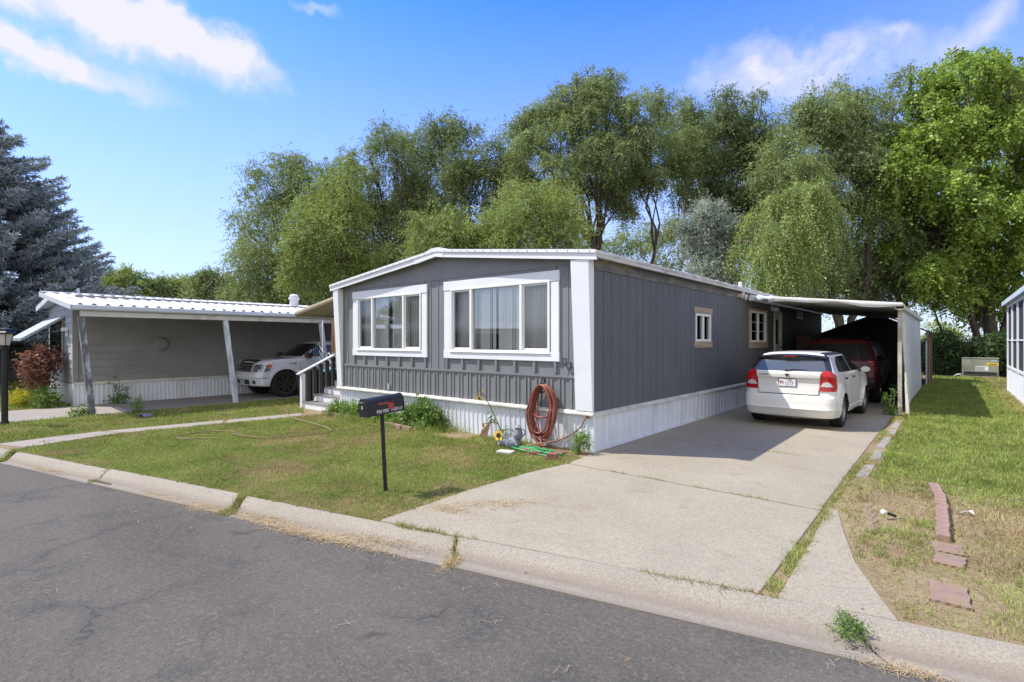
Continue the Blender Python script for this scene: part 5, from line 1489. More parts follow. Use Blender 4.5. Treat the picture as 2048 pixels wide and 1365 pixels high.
mb.prism([(-17.5, 0.58), (NX - 0.01, 0.58), (NX - 0.01, 2.85), (-15.7, 3.05), (-17.5, 2.84)], 'y', -4.035, -3.95)
mb.box(-17.5, -17.42, -3.94, 9, 0.0, 2.84)
mb.build('front_wall', MAT['nfront'], nb)
mb = MB(); mb.box(NX + 0.003, NX + 0.045, -4.09, -3.98, 0.6, 2.72); mb.box(NX - 0.09, NX + 0.002, -4.09, -4.063, 0.6, 2.72); mb.build('corner_trim', MAT['nsiding'], nb)
mb = MB(); b_, t_ = [], []; y = -4.04
while y < 9:
    for dy, dx in ((0, 0), (0.045, 0), (0.055, 0.016), (0.085, 0.016), (0.095, 0)):
        b_.append((NX + 0.01 + dx, y + dy, -0.02)); t_.append((NX + 0.004 + dx, y + dy, 0.555))
    y += 0.105
mb.grid([b_, t_]); mb.box(NX - 0.6, NX + 0.03, -4.075, -4.045, -0.02, 0.58); mb.box(-17.5, NX - 0.6, -4.07, -4.045, -0.02, 0.57)
mb.build('skirting', MAT['skirt'], nb)
mb = MB(); mb.box(NX + 0.002, NX + 0.05, -4.08, 9, 0.558, 0.632); mb.build('skirting_ledge', MAT['beam'], nb, bevel=0.005)
mb = MB(); mb.prism([(-17.7, 2.80), (-15.55, 3.09), (-13.4, 2.86), (-13.4, 2.90), (-15.55, 3.135), (-17.7, 2.85)], 'y', -4.30, 9.2)
mb.build('roof', MAT['whitemetal'], nb)
mb = MB(); mb.prism([(-17.72, 2.68), (-15.5, 2.95), (-15.5, 3.10), (-17.72, 2.83)], 'y', -4.33, -4.302); mb.prism([(-15.498, 2.95), (-14.4, 2.84), (-14.4, 2.98), (-15.498, 3.10)], 'y', -4.33, -4.302)
mb.build('gable_fascia', MAT['peellight'], nb)
mb = MB(); mb.prism([(-17.6, 2.76), (-15.5, 2.93), (-13.6, 2.78), (-13.6, 2.79), (-15.5, 2.94), (-17.6, 2.77)], 'y', -4.30, -4.066); mb.build('soffit', MAT['nfront'], nb)
# carport roof: ribbed sheet from near the ridge down to the posts
mb = MB(); rows = []
y = -4.5; k = 0
def nz(x): return 2.575 + (3.10 - 2.575) * (-11.15 - x) / 4.15
while y < 6.2:
    for dy, dz in ((0.0, 0.0), (0.04, 0.0), (0.12, 0.065), (0.15, 0.065), (0.23, 0.0)):
        rows.append([(-11.15, y + dy, nz(-11.15) + dz), (-13.2, y + dy, nz(-13.2) + dz), (-15.25, y + dy, nz(-15.25) + dz)])
    y += 0.26
mb.grid(rows); mb.build('carport_roof', MAT['whitemetal'], nb)
mb = MB(); mb.box(-15.35, -15.15, -4.55, 6.3, 3.12, 3.155); mb.build('ridge_cap', MAT['whitemetal'], nb, bevel=0.01)
mb = MB(); rows = []
for yy in np.arange(-4.52, 6.3, 0.3):
    bmp = 0.02 * math.exp(-((yy + 0.4) / 0.25) ** 2)
    rows.append([(-11.13 + bmp, yy, 2.47), (-11.10 + bmp, yy, 2.50), (-11.10 - bmp, yy, 2.585 - bmp), (-11.14, yy, 2.60)])
mb.grid(rows); mb.box(-11.16, -11.14, -4.52, 6.3, 2.47, 2.6)
mb.beam((-11.12, -4.535, 2.535), (-15.4, -4.535, 3.075), 0.03, 0.115)
mb.build('carport_fascia', MAT['tin'] if False else M('pale_blue_white_metal', (0.56, 0.60, 0.64), 0.5, 0.08, 1.5, dirt=(0.45, 0.42, 0.37), dirt_amt=0.25), nb)
mb = MB(); mb.box(-11.33, -11.20, -4.35, 6.2, 2.33, 2.465); mb.build('carport_beam', MAT['beam'], nb, bevel=0.005)
for (ya, yb, m_, w_) in ((-4.33, -4.13, 'peel', 0.125), (-1.17, -0.90, 'peellight', 0.115), (1.72, 2.0, 'peellight', 0.115), (4.8, 5.0, 'peellight', 0.115)):
    mb = MB(); mb.beam((-11.27, ya, 2.33), (-11.24, yb, -0.02), w_, w_, up=(1, 0, 0)); mb.build('carport_post', MAT[m_], nb, bevel=0.006)
mb = MB(); mb.lathe([(0.20, 0.0), (0.20, 0.02), (0.15, 0.055), (0.14, 0.09), (0.0, 0.10)], (NX + 0.02, -2.05, 1.66), 'x', 24); mb.build('wall_vent', MAT['nsiding'], nb, smooth=40)
mb = MB(); mb.lathe([(0.16, 3.0), (0.15, 3.28), (0.19, 3.30), (0.19, 3.38), (0.15, 3.40), (0.17, 3.44), (0.1, 3.5)], (-14.5, 2.45, 0), 'z', 16); mb.build('roof_vent', MAT['whitemetal'], nb, smooth=40)
mb = MB(); mb.tube([(-15.9, -3.6, 3.05), (-15.9, -3.6, 3.35)], 0.04); mb.build('roof_pipe', MAT['tin'], nb)
# window and sloping awning on the front wall
mb = MB(); mb.box(-17.1, -15.15, -4.085, -4.063, 1.05, 2.4); wnd = mb.build('window', MAT['vinyl'], nb)
mb = MB(); mb.box(-17.02, -15.23, -4.095, -4.086, 1.12, 2.33); mb.build('pane', MAT['carglass'], wnd)
mb = MB(); rows = []
for i in range(25):
    x = -17.5 + 2.55 * i / 24; dz = 0.025 if i % 2 else 0
    rows.append([(x, -4.07, 2.45 + dz), (x, -4.95, 1.80 + dz)])
mb.grid(rows); mb.beam((-14.95, -4.07, 2.44), (-14.95, -4.95, 1.80), 0.02, 0.06); mb.box(-17.5, -14.95, -4.97, -4.95, 1.755, 1.83)
mb.build('window_awning', MAT['tin'], nb)
mb = MB(); mb.tube([(-15.0, -4.07, 2.05), (-15.0, -4.75, 1.95)], 0.012); mb.tube([(-14.98, -4.09, 2.44), (-14.98, -4.09, 1.2)], 0.02); mb.build('awning_stay', MAT['nsiding'], nb)
mb = MB(); mb.box(-14.55, -14.4, -4.2, -4.065, 2.02, 2.12); mb.box(-14.50, -14.45, -4.12, -4.065, 1.88, 2.0); mb.build('wall_lamp', MAT['white'], nb, bevel=0.01)
mb = MB(); mb.box(-13.95, -13.87, -4.085, -4.064, 1.25, 1.95); mb.build('number_board', MAT['white'], nb)

# far home, deep in the shade of the spruce
fh = thing('mobile_home', 'olive ribbed home standing in the shade under the blue spruce', 'mobile home', (-27.6, -3.0, 0))
mb = MB(); b_, t_ = [], []; y = -8.0
while y < 8.5:
    for dy, dx in ((0, 0), (0.14, 0), (0.16, 0.03), (0.22, 0.03), (0.24, 0)):
        b_.append((dx, y + dy, 0)); t_.append((dx, y + dy, 2.5))
    y += 0.25
mb.grid([b_, t_]); mb.box(-4.2, -0.01, -8.0, 8.5, 0.0, 2.5); mb.build('wall', MAT['ribdark'], fh)
mb = MB(); mb.prism([(-4.5, 2.45), (0.35, 2.45), (0.35, 2.55), (-2.1, 2.8), (-4.5, 2.55)], 'y', -8.3, 8.8); mb.build('roof', MAT['ribdark'], fh)
mb = MB(); mb.box(0.032, 0.05, 1.0, 3.2, 1.1, 2.2); mb.build('window', MAT['carglass'], fh)

MAT['darkscreen'] = M('dark_insect_screen', (0.035, 0.036, 0.038), 0.8, 0.2, 3)
# right neighbour: white screened porch
rh = thing('mobile_home', 'white home with a screened porch at the right edge, beyond the lawn', 'mobile home', (5.78, 10.5, 0))
mb = MB(); b_, t_ = [], []; y = 0.0
while y < 7.9:
    for dy, dx in ((0, 0), (0.20, 0), (0.21, 0.012), (0.24, 0.012), (0.25, 0)):
        b_.append((0.03 - dx, y + dy, -0.02)); t_.append((0.03 - dx, y + dy, 0.80))
    y += 0.25
mb.grid([b_, t_]); mb.box(0.05, 0.1, 0, 8.0, 0, 0.8); mb.box(0.05, 4.5, 7.95, 8.03, 0, 3.0); mb.build('porch_wall', MAT['skirt'], rh)
mb = MB()
for y in (0.1, 2.2, 4.2, 6.1, 7.9):
    mb.box(-0.012, 0.05, y, y + 0.12, -0.02, 3.02)
mb.box(-0.010, 0.048, 0, 8.02, 0.80, 0.88); mb.box(-0.010, 0.048, 0, 8.02, 2.92, 3.02); mb.box(-0.006, 0.044, 0, 8.02, 1.75, 1.79)
mb.build('porch_frame', MAT['white'], rh, bevel=0.004)
mb = MB(); mb.add([(0.03, 0, 0.88), (0.03, 8.0, 0.88), (0.03, 8.0, 2.92), (0.03, 0, 2.92)], [(0, 1, 2, 3)]); mb.build('screen', MAT['darkscreen'], rh, recalc=False)
mb = MB(); mb.box(1.8, 4.6, 0.0, 7.9, 0.0, 3.0); mb.box(0.11, 1.79, 0.1, 7.9, 0.0, 0.5); mb.box(0.055, 1.79, 0.0, 0.08, 0.0, 3.0); mb.build('wall', MAT['siding'], rh)
mb = MB(); mb.prism([(-0.10, 3.05), (2.4, 3.5), (5.0, 3.05), (5.0, 3.09), (2.4, 3.55), (-0.10, 3.11)], 'y', -0.3, 8.25); mb.build('roof', MAT['whitemetal'], rh)
mb = MB(); mb.box(-0.14, -0.10, -0.3, 8.25, 3.0, 3.14); mb.box(-0.09, 0.0, -0.3, 8.25, 3.025, 3.032); mb.build('gutter', M('pale_blue_gutter', (0.50, 0.57, 0.62), 0.5, 0.1, 2), rh)

# ================================================================= YARD THINGS
# lamp post
lp = thing('lamp_post', 'black lamp post with a frosted lantern standing on the far left lawn', 'lamp post', (-10.74, -5.66, 0))
mb = MB(); mb.tube([(0, 0, -0.02), (0, 0, 1.58)], 0.055, 10); mb.lathe([(0.075, 0.0), (0.07, 0.06), (0.055, 0.1)], n=12); mb.lathe([(0.05, 1.55), (0.08, 1.60), (0.06, 1.63), (0.09, 1.66)], n=12); mb.build('post', MAT['black'], lp, smooth=40)
mb = MB(); mb.lathe([(0.085, 1.662), (0.145, 1.895), (0.0, 1.897)], n=6, close=False); mb.build('lantern_glass', MAT['lampglass'], lp)
mb = MB()
for k in range(6):
    a = PI * k / 3; mb.beam((0.088 * math.cos(a), 0.088 * math.sin(a), 1.66), (0.15 * math.cos(a), 0.15 * math.sin(a), 1.90), 0.012, 0.012)
mb.lathe([(0.20, 1.90), (0.20, 1.925), (0.15, 1.95), (0.13, 2.0), (0.03, 2.02), (0.0, 2.03)], n=6); mb.build('lantern_cap', MAT['black'], lp)

# mailbox on a leaning post: box axis runs along y
mbx = thing('mailbox', 'black curbside mailbox with a red flag and handwritten address on a thin post', 'mailbox', (-0.77, -3.36, 0))
mb = MB(); mb.tube([(0.015, 0.0, -0.05), (0.0, -0.02, 0.45), (-0.02, -0.03, 0.915)], 0.0235, 10); mb.build('post', MAT['black'], mbx, smooth=60)
box = bpy.data.objects.new('box', None)
mb = MB(); HW, HH = 0.085, 0.125
poly = [(-HW, 0.0), (HW, 0.0), (HW, HH)] + [(HW * math.cos(a), HH + HW * 0.95 * math.sin(a)) for a in [PI * i / 12 for i in range(1, 12)]] + [(-HW, HH)]
mb.prism(poly, 'y', -0.24, 0.24)
bx = mb.build('box', MAT['black'], mbx, smooth=40)
bx.location = (-0.02, -0.01, 0.905); bx.rotation_euler = (RAD(4.5), RAD(-2), RAD(-3))
mb = MB(); mb.prism([(x * 1.035, z * 1.03 - 0.003) for x, z in poly], 'y', -0.262, -0.241); dd = mb.build('door', MAT['black'], bx, smooth=40)
mb = MB(); mb.tube([(-0.03, -0.262, 0.165), (-0.03, -0.285, 0.168), (0.03, -0.285, 0.168), (0.03, -0.262, 0.165)], 0.006, 6); mb.build('handle', MAT['chrome'], dd)
mb = MB(); mb.prism([(x * 1.02, z * 1.015 - 0.001) for x, z in poly], 'y', 0.225, 0.243); mb.build('rim', MAT['black'], bx, smooth=40)
mb = MB(); mb.box(HW + 0.001, HW + 0.004, -0.11, 0.095, 0.115, 0.135); mb.box(HW + 0.001, HW + 0.004, 0.02, 0.095, 0.045, 0.135); mb.lathe([(0.012, HW), (0.012, HW + 0.008)], (0, -0.10, 0.125), 'x', 10); mb.build('flag', MAT['flagred'], bx)
text_mesh('address_text', '998 FIRE', 0.058, MAT['chalk'], bx, (HW + 0.0008, -0.145, 0.018), (RAD(90), 0, RAD(90)), 0.0005, sx=0.80, shear=0.25)
text_mesh('address_text', 'WEED Dr', 0.050, MAT['chalk'], bx, (HW + 0.0008, 0.048, 0.020), (RAD(90), 0, RAD(90)), 0.0005, sx=0.78, shear=0.15)
text_mesh('door_text', '85', 0.05, MAT['chalk'], dd, (-0.03, -0.2626, 0.09), (RAD(90), 0, 0), 0.0005, sx=0.8, shear=0.2)

# coiled hose on the wall
hs_ = MB()
rr = random.Random(3)
pts = []
for k in range(17):
    cx = -0.90 + rr.uniform(-0.02, 0.02); rx = 0.25 + rr.uniform(-0.05, 0.03); top = 1.00 + rr.uniform(-0.03, 0.03); bot = 0.09 + rr.uniform(-0.05, 0.14)
    if k in (3, 8): bot = 0.48
    for i in range(22):
        a = 2 * PI * i / 22
        zc, rz_ = (top + bot) / 2, (top - bot) / 2
        x = cx + rx * math.sin(a) * (0.95 + 0.25 * (1 - math.cos(a)) / 2 * 0.4)
        z = zc + rz_ * math.cos(a)
        yy = -0.055 - 0.008 * k + 0.008 * math.sin(a * 2 + k) - 0.02 * (1 - math.cos(a)) / 2
        pts.append((x, yy - (0.0 if z > 0.62 else 0.05), z))
hs_.tube(pts, 0.0145, 7)
hs_.tube([(-0.99, -0.15, 0.75), (-0.97, -0.18, 0.45), (-0.90, -0.22, 0.22), (-0.80, -0.30, 0.10), (-0.66, -0.40, 0.03), (-0.60, -0.46, 0.015)], 0.0145, 7)
ho = tag(hs_.build('garden_hose', MAT['hose'], smooth=60), 'thick terracotta hose hung in tall loops on the front wall', 'hose')
hs_ = MB(); hs_.tube([(-0.075, -0.165, 0.50), (-0.10, -0.20, 0.42), (-0.22, -0.26, 0.30), (-0.45, -0.33, 0.18), (-0.75, -0.40, 0.10), (-1.05, -0.46, 0.035), (-1.35, -0.52, 0.018), (-1.62, -0.50, 0.015)], 0.012, 7)
tag(hs_.build('supply_hose', MAT['hose'], smooth=60), 'single brown hose running from the corner tap down to the ground', 'hose')
gh = MB(); pts = []
for i in range(120):
    a = i * 0.42; r = 0.17 + 0.09 * math.sin(i * 0.31) + 0.03 * math.sin(i * 1.1)
    pts.append((-0.66 + 0.22 * math.sin(i * 0.055) + r * 1.3 * math.cos(a), -0.60 + 0.5 * r * math.sin(a) + 0.03 * math.sin(i * .2), 0.02 + 0.018 * (1 + math.sin(i * 0.9)) + 0.012 * (i % 7 == 0)))
gh.tube(pts, 0.010, 6); tag(gh.build('green_hose', MAT['greenhose'], smooth=60), 'tangled green hose lying at the foot of the coiled hose', 'hose')
th = MB()
raw = [(-8.03, -1.02, 0.10), (-7.6, -1.18, .02), (-6.8, -1.41, .016), (-5.57, -1.52, .016), (-4.91, -1.66, .018), (-4.62, -1.90, .016), (-4.72, -2.36, .018), (-5.01, -2.86, .016), (-5.77, -3.07, .018), (-6.05, -2.98, .016), (-6.32, -3.12, .018), (-6.45, -3.45, .02), (-6.30, -3.83, .018), (-6.02, -3.85, .018), (-5.80, -3.6, .016), (-5.55, -3.38, .012)]
pts = []
for i in range(len(raw) - 1):                 # catmull-rom
    p0, p1, p2, p3 = [Vector(raw[max(0, min(len(raw) - 1, i + k))]) for k in (-1, 0, 1, 2)]
    for s in range(6):
        u = s / 6
        pts.append(0.5 * ((2 * p1) + (p2 - p0) * u + (2 * p0 - 5 * p1 + 4 * p2 - p3) * u * u + (3 * p1 - p0 - 3 * p2 + p3) * u ** 3) + Vector((0, 0, 0.018)))
th.tube(pts, 0.0095, 6); tag(th.build('lawn_hose', MAT['tanhose'], smooth=60), 'tan hose snaking across the front lawn', 'hose')

# sunflower
sf = thing('sunflower', 'leaning sunflower with yellow blooms beside the white skirting', 'flower', (-1.43, -0.5, 0))
mb = MB(); mb.tube([(0, 0, 0), (-0.06, -0.03, 0.28), (-0.20, -0.06, 0.55), (-0.36, -0.08, 0.80), (-0.42, -0.10, 0.87)], [0.012, 0.011, 0.010, 0.008, 0.007], 7)
mb.tube([(-0.10, -0.04, 0.36), (-0.22, -0.09, 0.38), (-0.32, -0.12, 0.34)], 0.006, 6); mb.tube([(-0.04, -0.02, 0.2), (0.0, -0.09, 0.23), (0.0, -0.12, 0.2)], 0.006, 6)
mb.build('stem', MAT['stem'], sf, smooth=60)
def bloom(c, r, nrm):
    nrm = Vector(nrm).normalized(); a = nrm.cross(Vector((0, 0, 1))).normalized(); b = a.cross(nrm)
    c = Vector(c); m_ = MB()
    for k in range(20):
        t_ = 2 * PI * k / 20 + rr.uniform(-.1, .1); d = a * math.cos(t_) + b * math.sin(t_); s = a * -math.sin(t_) + b * math.cos(t_)
        l = r * rr.uniform(0.8, 1.12); bend = nrm * rr.uniform(-0.2, 0.25) * r
        m_.add([c + d * r * 0.35, c + d * l * 0.7 + s * r * 0.13 + bend * .4, c + d * l + bend, c + d * l * 0.7 - s * r * 0.13 + bend * .4], [(0, 1, 2, 3)])
    f_ = m_.build('flower_head', MAT['petal'], sf, recalc=False)
    m_ = MB(); vs = []
    for i in range(5):
        rad = r * 0.42 * math.cos(i * PI / 9); h = r * 0.18 * math.sin(i * PI / 8)
        for k in range(14): t_ = 2 * PI * k / 14; vs.append(c + a * rad * math.cos(t_) + b * rad * math.sin(t_) + nrm * (h + 0.004))
    fs = [(i*14+k, i*14+(k+1) % 14, (i+1)*14+(k+1) % 14, (i+1)*14+k) for i in range(4) for k in range(14)] + [tuple(range(56, 70))]
    m_.add(vs, fs); m_.build('seed_disc', MAT['seed'], f_, smooth=60)
bloom((-0.43, -0.12, 0.88), 0.10, (-0.5, -0.25, 0.8)); bloom((-0.44, -0.14, 0.77), 0.09, (-0.6, -0.2, -0.7)); bloom((-0.33, -0.14, 0.33), 0.085, (-0.6, -0.7, 0.1)); bloom((0.0, -0.14, 0.19), 0.095, (0.35, -0.9, 0.25))
mb = MB()
for (p, d, l, w_) in (((-0.22, -0.07, 0.56), (-0.7, -0.4, -0.3), 0.17, 0.11), ((-0.15, -0.05, 0.46), (-0.9, -0.2, -0.45), 0.18, 0.12), ((-0.14, -0.05, 0.45), (0.4, -0.6, -0.4), 0.14, 0.09), ((-0.18, -0.06, 0.50), (-0.5, -0.8, -0.5), 0.15, 0.10), ((-0.05, -0.02, 0.27), (0.8, -0.4, -0.2), 0.13, 0.08)):
    p, d = Vector(p), Vector(d).normalized(); s = d.cross(Vector((0, 0, 1))).normalized()
    mb = MB(); mb.add([p, p + d * l * .4 + s * w_ * .5, p + d * l + Vector((0, 0, -.03)), p + d * l * .4 - s * w_ * .5], [(0, 1, 2, 3)])
    mb.build('leaf', MAT['weed'], sf, recalc=False)
# statue / watering pot
pt = thing('garden_ornament', 'grey stone pot ornament shaped like a tipped jug with a handle, beside the sunflower', 'ornament', (-1.20, -0.48, 0), RAD(15))
mb = MB(); mb.lathe([(0.02, 0.0), (0.13, 0.01), (0.155, 0.07), (0.13, 0.13), (0.08, 0.16), (0.0, 0.17)], (-0.05, 0, 0), 'z', 18); mb.lathe([(0.0, 0.0), (0.09, 0.02), (0.11, 0.08), (0.085, 0.14), (0.0, 0.17)], (-0.17, -0.03, 0), 'z', 14); mb.build('base', MAT['greystone'], pt, smooth=60)
mb = MB(); mb.lathe([(0.05, 0.13), (0.075, 0.17), (0.08, 0.23), (0.06, 0.28), (0.05, 0.31), (0.068, 0.33), (0.05, 0.335), (0.03, 0.37), (0.0, 0.375)], (0.05, 0, 0), 'z', 18); mb.tube([(0.11, 0, 0.30), (0.17, 0, 0.29), (0.18, 0, 0.23), (0.12, 0, 0.18)], 0.013, 8); mb.tube([(-0.02, 0, 0.26), (-0.09, 0, 0.30)], 0.018, 8); mb.build('jug', MAT['greystone'], pt, smooth=60)
mb = MB(); mb.tube([(-0.02, -0.06, 0.16), (0.03, -0.10, 0.12), (0.09, -0.13, 0.05)], [0.03, 0.04, 0.02], 8); mb.build('lip', MAT['greystone'], pt, smooth=60)
v, tt = foliage([(-0.2, 0.0, 0.17, 0.10)], 60, 0.12, 0.045, 6, 0.3, 0.7, 5); leaf_obj('foliage', (v, tt), MAT['silver'], pt)
# scrolled edging piece
ed = MB(); 
for k in range(6):
    ed.box(-0.10 + 0.03 * k, -0.085 + 0.03 * k, -0.008, 0.008, 0.0, 0.12 + 0.045 * k)
for k in range(5): ed.beam((-0.10, 0, 0.04 + 0.05 * k), (0.09, 0, 0.10 + 0.055 * k), 0.012, 0.016, up=(0, 1, 0))
ed.beam((-0.11, 0, 0.10), (0.08, 0, 0.36), 0.016, 0.02, up=(0, 1, 0))
eo = tag(ed.build('iron_scrollwork', MAT['rust']), 'rusty scrolled edging panel leaning on the white skirting', 'edging'); eo.location = (-2.12, -0.28, 0.0); eo.rotation_euler = (RAD(-14), RAD(10), RAD(-10))

def block(name, label, cat, grp, x, y, rz, sx, sy, sz, mat, z=0.0, tilt=0.0):
    mb = MB(); mb.box(-sx/2, sx/2, -sy/2, sy/2, -0.03, sz)
    o = tag(mb.build(name, mat, bevel=0.008), label, cat, grp)
    o.location = (x, y, z); o.rotation_euler = (tilt, 0, rz)
    return o
# brick edging in the right lawn: a row of identical pink blocks
for k in range(13):
    y = 0.92 - 0.163 * k
    x = 4.13 + 0.10 * (1 - math.exp(-max(0, 0.92 - y) * 1.4)) + random.uniform(-0.008, 0.008)
    block('edging_brick', 'small pink brick set in the row edging the right lawn', 'brick', 'pink bricks edging the right lawn', x, y, random.uniform(-0.06, 0.06) + (0.12 if k < 3 else 0), 0.10, 0.155, 0.055, MAT['brick'], 0.0, random.uniform(-0.05, 0.05))
def paver(label, x, y, rz, w_, l_):
    mb = MB(); pl = []
    for k in range(9): pl.append((-w_/2 + w_ * k / 8, -l_/2 + 0.005 * math.cos(k * PI)))
    for k in range(5): pl.append((w_/2 + 0.006 * math.cos(k * PI), -l_/2 + l_ * k / 4))
    for k in range(9): pl.append((w_/2 - w_ * k / 8, l_/2 + 0.005 * math.cos(k * PI)))
    for k in range(5): pl.append((-w_/2 - 0.006 * math.cos(k * PI), l_/2 - l_ * k / 4))
    mb.prism(pl, 'z', -0.03, 0.014); o = tag(mb.build('paver', MAT['paver']), label, 'paver', 'pink pavers below the brick row'); o.location = (x, y, 0.0); o.rotation_euler = (0, 0, rz)
paver('pink scalloped paver directly below the brick row', 4.26, -1.33, 0.1, 0.20, 0.24)
paver('pink scalloped paver in the middle, half covered by weeds', 4.27, -1.62, -0.08, 0.19, 0.26)
paver('pink paver nearest the kerb, sunk in bare dirt', 4.27, -2.34, 0.05, 0.21, 0.36)
for k in range(5):
    block('buried_brick', 'worn red brick half buried in the dirt beside the wedge of concrete', 'brick', 'half buried bricks in the dirt', 3.60 + 0.03 * k, -0.35 - 0.19 * k, 1.45 + random.uniform(-.1, .1), 0.19, 0.08, 0.003, MAT['paver'], 0.0, random.uniform(-.05, .05))
for k in range(11):
    t_ = k / 10; x = -7.12 + 3.3 * t_
    if 4 < k < 8: continue
    block('scallop_brick', 'pink scalloped edging brick along the flower bed', 'brick', 'scalloped bricks along the flower bed', x, -0.50 - 0.13 * t_ + random.uniform(-.02, .02), random.uniform(-.12, .12), 0.28, 0.09, 0.085, MAT['brick'], 0.0, random.uniform(-.1, .1))
block('loose_brick', 'brown brick tipped on end at the corner of the driveway lawn', 'brick', 'loose bricks below the hose', -0.20, -0.82, 0.4, 0.16, 0.09, 0.10, MAT['redbrick'])
block('loose_brick', 'brown brick lying left of the green hose, tilted', 'brick', 'loose bricks below the hose', -0.82, -0.66, 0.5, 0.2, 0.10, 0.06, MAT['redbrick'], 0.0, 0.1)
block('loose_brick', 'brown brick under the front edge of the green hose', 'brick', 'loose bricks below the hose', -0.58, -0.74, 0.7, 0.2, 0.10, 0.055, MAT['redbrick'], 0.0, -0.1)
block('loose_brick', 'reddish brick half hidden in grass behind the green hose', 'brick', 'loose bricks below the hose', -0.30, -0.50, 1.2, 0.2, 0.10, 0.05, MAT['redbrick'])
block('stone_slab', 'pale flat stone lying in the grass below the ornament', 'stone', None, -1.02, -0.93, 0.3, 0.26, 0.16, 0.04, MAT['stone'])
# small litter 
mb = MB(); mb.lathe([(0.014, 0.0), (0.014, 0.12), (0.0, 0.121)], n=10); mb.lathe([(0.016, 0.121), (0.02, 0.13), (0.018, 0.155), (0.0, 0.16)], n=10)
o = tag(mb.build('sprinkler_head', [MAT['plasticblack']], smooth=50), 'black sprinkler head lying tipped over in the dirt patch', 'sprinkler'); o.location = (3.86, -0.66, 0.02); o.rotation_euler = (RAD(70), 0, RAD(-40))
mb = MB(); mb.lathe([(0.021, 0.122), (0.022, 0.158), (0.0, 0.164)], n=10); c_ = mb.build('cap', MAT['paper'], o, smooth=50)
mb = MB(); mb.add([(0, 0, 0.02), (0.07, 0.01, 0.05), (0.12, -0.02, 0.03), (0.10, 0.05, 0.055), (0.02, 0.05, 0.02)], [(0, 1, 3, 4), (1, 2, 3)]); mb.add([(-0.06, 0.0, 0.03), (0.0, 0.02, 0.06), (-0.02, 0.06, 0.02)], [(0, 1, 2)])
o = tag(mb.build('paper_scrap', MAT['paper'], recalc=False), 'crumpled white paper scrap right of the brick row', 'litter'); o.location = (4.34, -0.12, 0.0)
mb = MB(); mb.grid([[(i * 0.05, j * 0.05, 0.02 + 0.07 * abs(math.sin(i * 1.3 + j * 2.1)) * math.sin(PI * (i + .5) / 7)) for i in range(7)] for j in range(5)])
o = tag(mb.build('crumpled_rag', MAT['rag'], smooth=180), 'crumpled grey cloth lying on the strip of lawn by the walkway', 'cloth'); o.location = (-9.95, -3.6, 0); o.rotation_euler = (0, 0, 0.5)
mb = MB(); mb.tube([(0, 0, 0.03), (0.12, 0.06, 0.05), (0.28, 0.10, 0.045)], [0.012, 0.014, 0.008], 7); o = tag(mb.build('stick', MAT['barklight'], smooth=60), 'short bare stick on the grass beyond the walkway', 'stick'); o.location = (-8.75, -2.25, 0)

# air conditioner in front of the hedge
ac = thing('air_conditioner', 'olive grey packaged air conditioner on the lawn in front of the hedge', 'air conditioner', (5.30, 26.6, 0), RAD(-3))
mb = MB(); mb.box(-0.72, 0.72, -0.05, 0.95, -0.02, 0.06); mb.build('pad', MAT['oldconc'], ac)
mb = MB(); mb.box(-0.66, 0.66, 0.0, 0.7, 0.10, 0.90); mb.box(-0.68, 0.68, -0.02, 0.72, 0.902, 0.94); mb.build('casing', MAT['acgreen'], ac, bevel=0.012)
mb = MB(); mb.box(-0.60, 0.60, -0.012, -0.002, 0.14, 0.26); mb.build('base_louvre', MAT['groove'], ac)
mb = MB(); mb.box(-0.16, 0.30, -0.008, -0.001, 0.32, 0.54); lb = mb.build('rating_label', MAT['paper'], ac)
mb = MB()
for k in range(5): mb.box(-0.14, 0.20 - 0.05 * (k % 2), -0.011, -0.009, 0.345 + 0.036 * k, 0.358 + 0.036 * k)
mb.build('print_lines', MAT['ink'], lb)
mb = MB(); mb.box(0.24, 0.655, -0.008, -0.001, 0.58, 0.70); lb = mb.build('warning_label', MAT['yellow'], ac)
mb = MB(); mb.box(0.30, 0.60, -0.011, -0.009, 0.62, 0.65); mb.build('print_lines', MAT['ink'], lb)
mb = MB(); mb.box(0.40, 0.60, -0.008, -0.001, 0.74, 0.84); mb.build('maker_label', MAT['tin'], ac)
mb = MB(); mb.tube([(-0.7, 0.0, 0.12), (-0.86, -0.1, 0.1), (-0.95, -0.05, 0.02)], 0.03); mb.build('pipe', MAT['paper'], ac)
# ================================================================= PLANTS
def plant(name, label, cat, loc, lobes, n, sl, leaf, mat, nl=10, droop=0.3, seed=0, stems=0, group=None, wide=0.5, up=0.1, stemmat='stem'):
    t = thing(name, label, cat, (loc[0], loc[1], 0), 0, group)
    leaf_obj('foliage', foliage(lobes, n, sl, leaf, nl, droop, 0.7, seed, 0.0, 1.6, up, wide, zmin=0.0), mat, t)
    if stems:
        g = random.Random(seed); mb = MB()
        for k in range(stems):
            l = g.choice(lobes); d = Vector((g.uniform(-.6, .6) * l[3], g.uniform(-.6, .6) * l[3], l[3] * g.uniform(0, .6)))
            mb.tube(limb_path((g.uniform(-.05, .05), g.uniform(-.05, .05), -0.02), Vector(l[:3]) + d, 0, 0.06, 4, g), [0.012, 0.010, 0.009, 0.007, 0.004], 5)
        mb.build('stems', MAT[stemmat], t, smooth=60)
    return t
plant('red_shrub', 'round purple red leaved shrub at the corner of the taupe home', 'shrub', (-14.75, -4.6),
      [(0.0, 0, 1.15, 0.42, 0.75), (-0.35, 0, 1.2, 0.30), (0.32, 0, 1.1, 0.33), (0.15, 0.1, 1.38, 0.27), (-0.1, -0.1, 0.86, 0.32), (0.28, 0, 0.82, 0.27), (-0.42, 0, 0.92, 0.2)], 420, 0.22, 0.075, MAT['redleaf'], 12, 0.25, 3, 7, stemmat='bark')
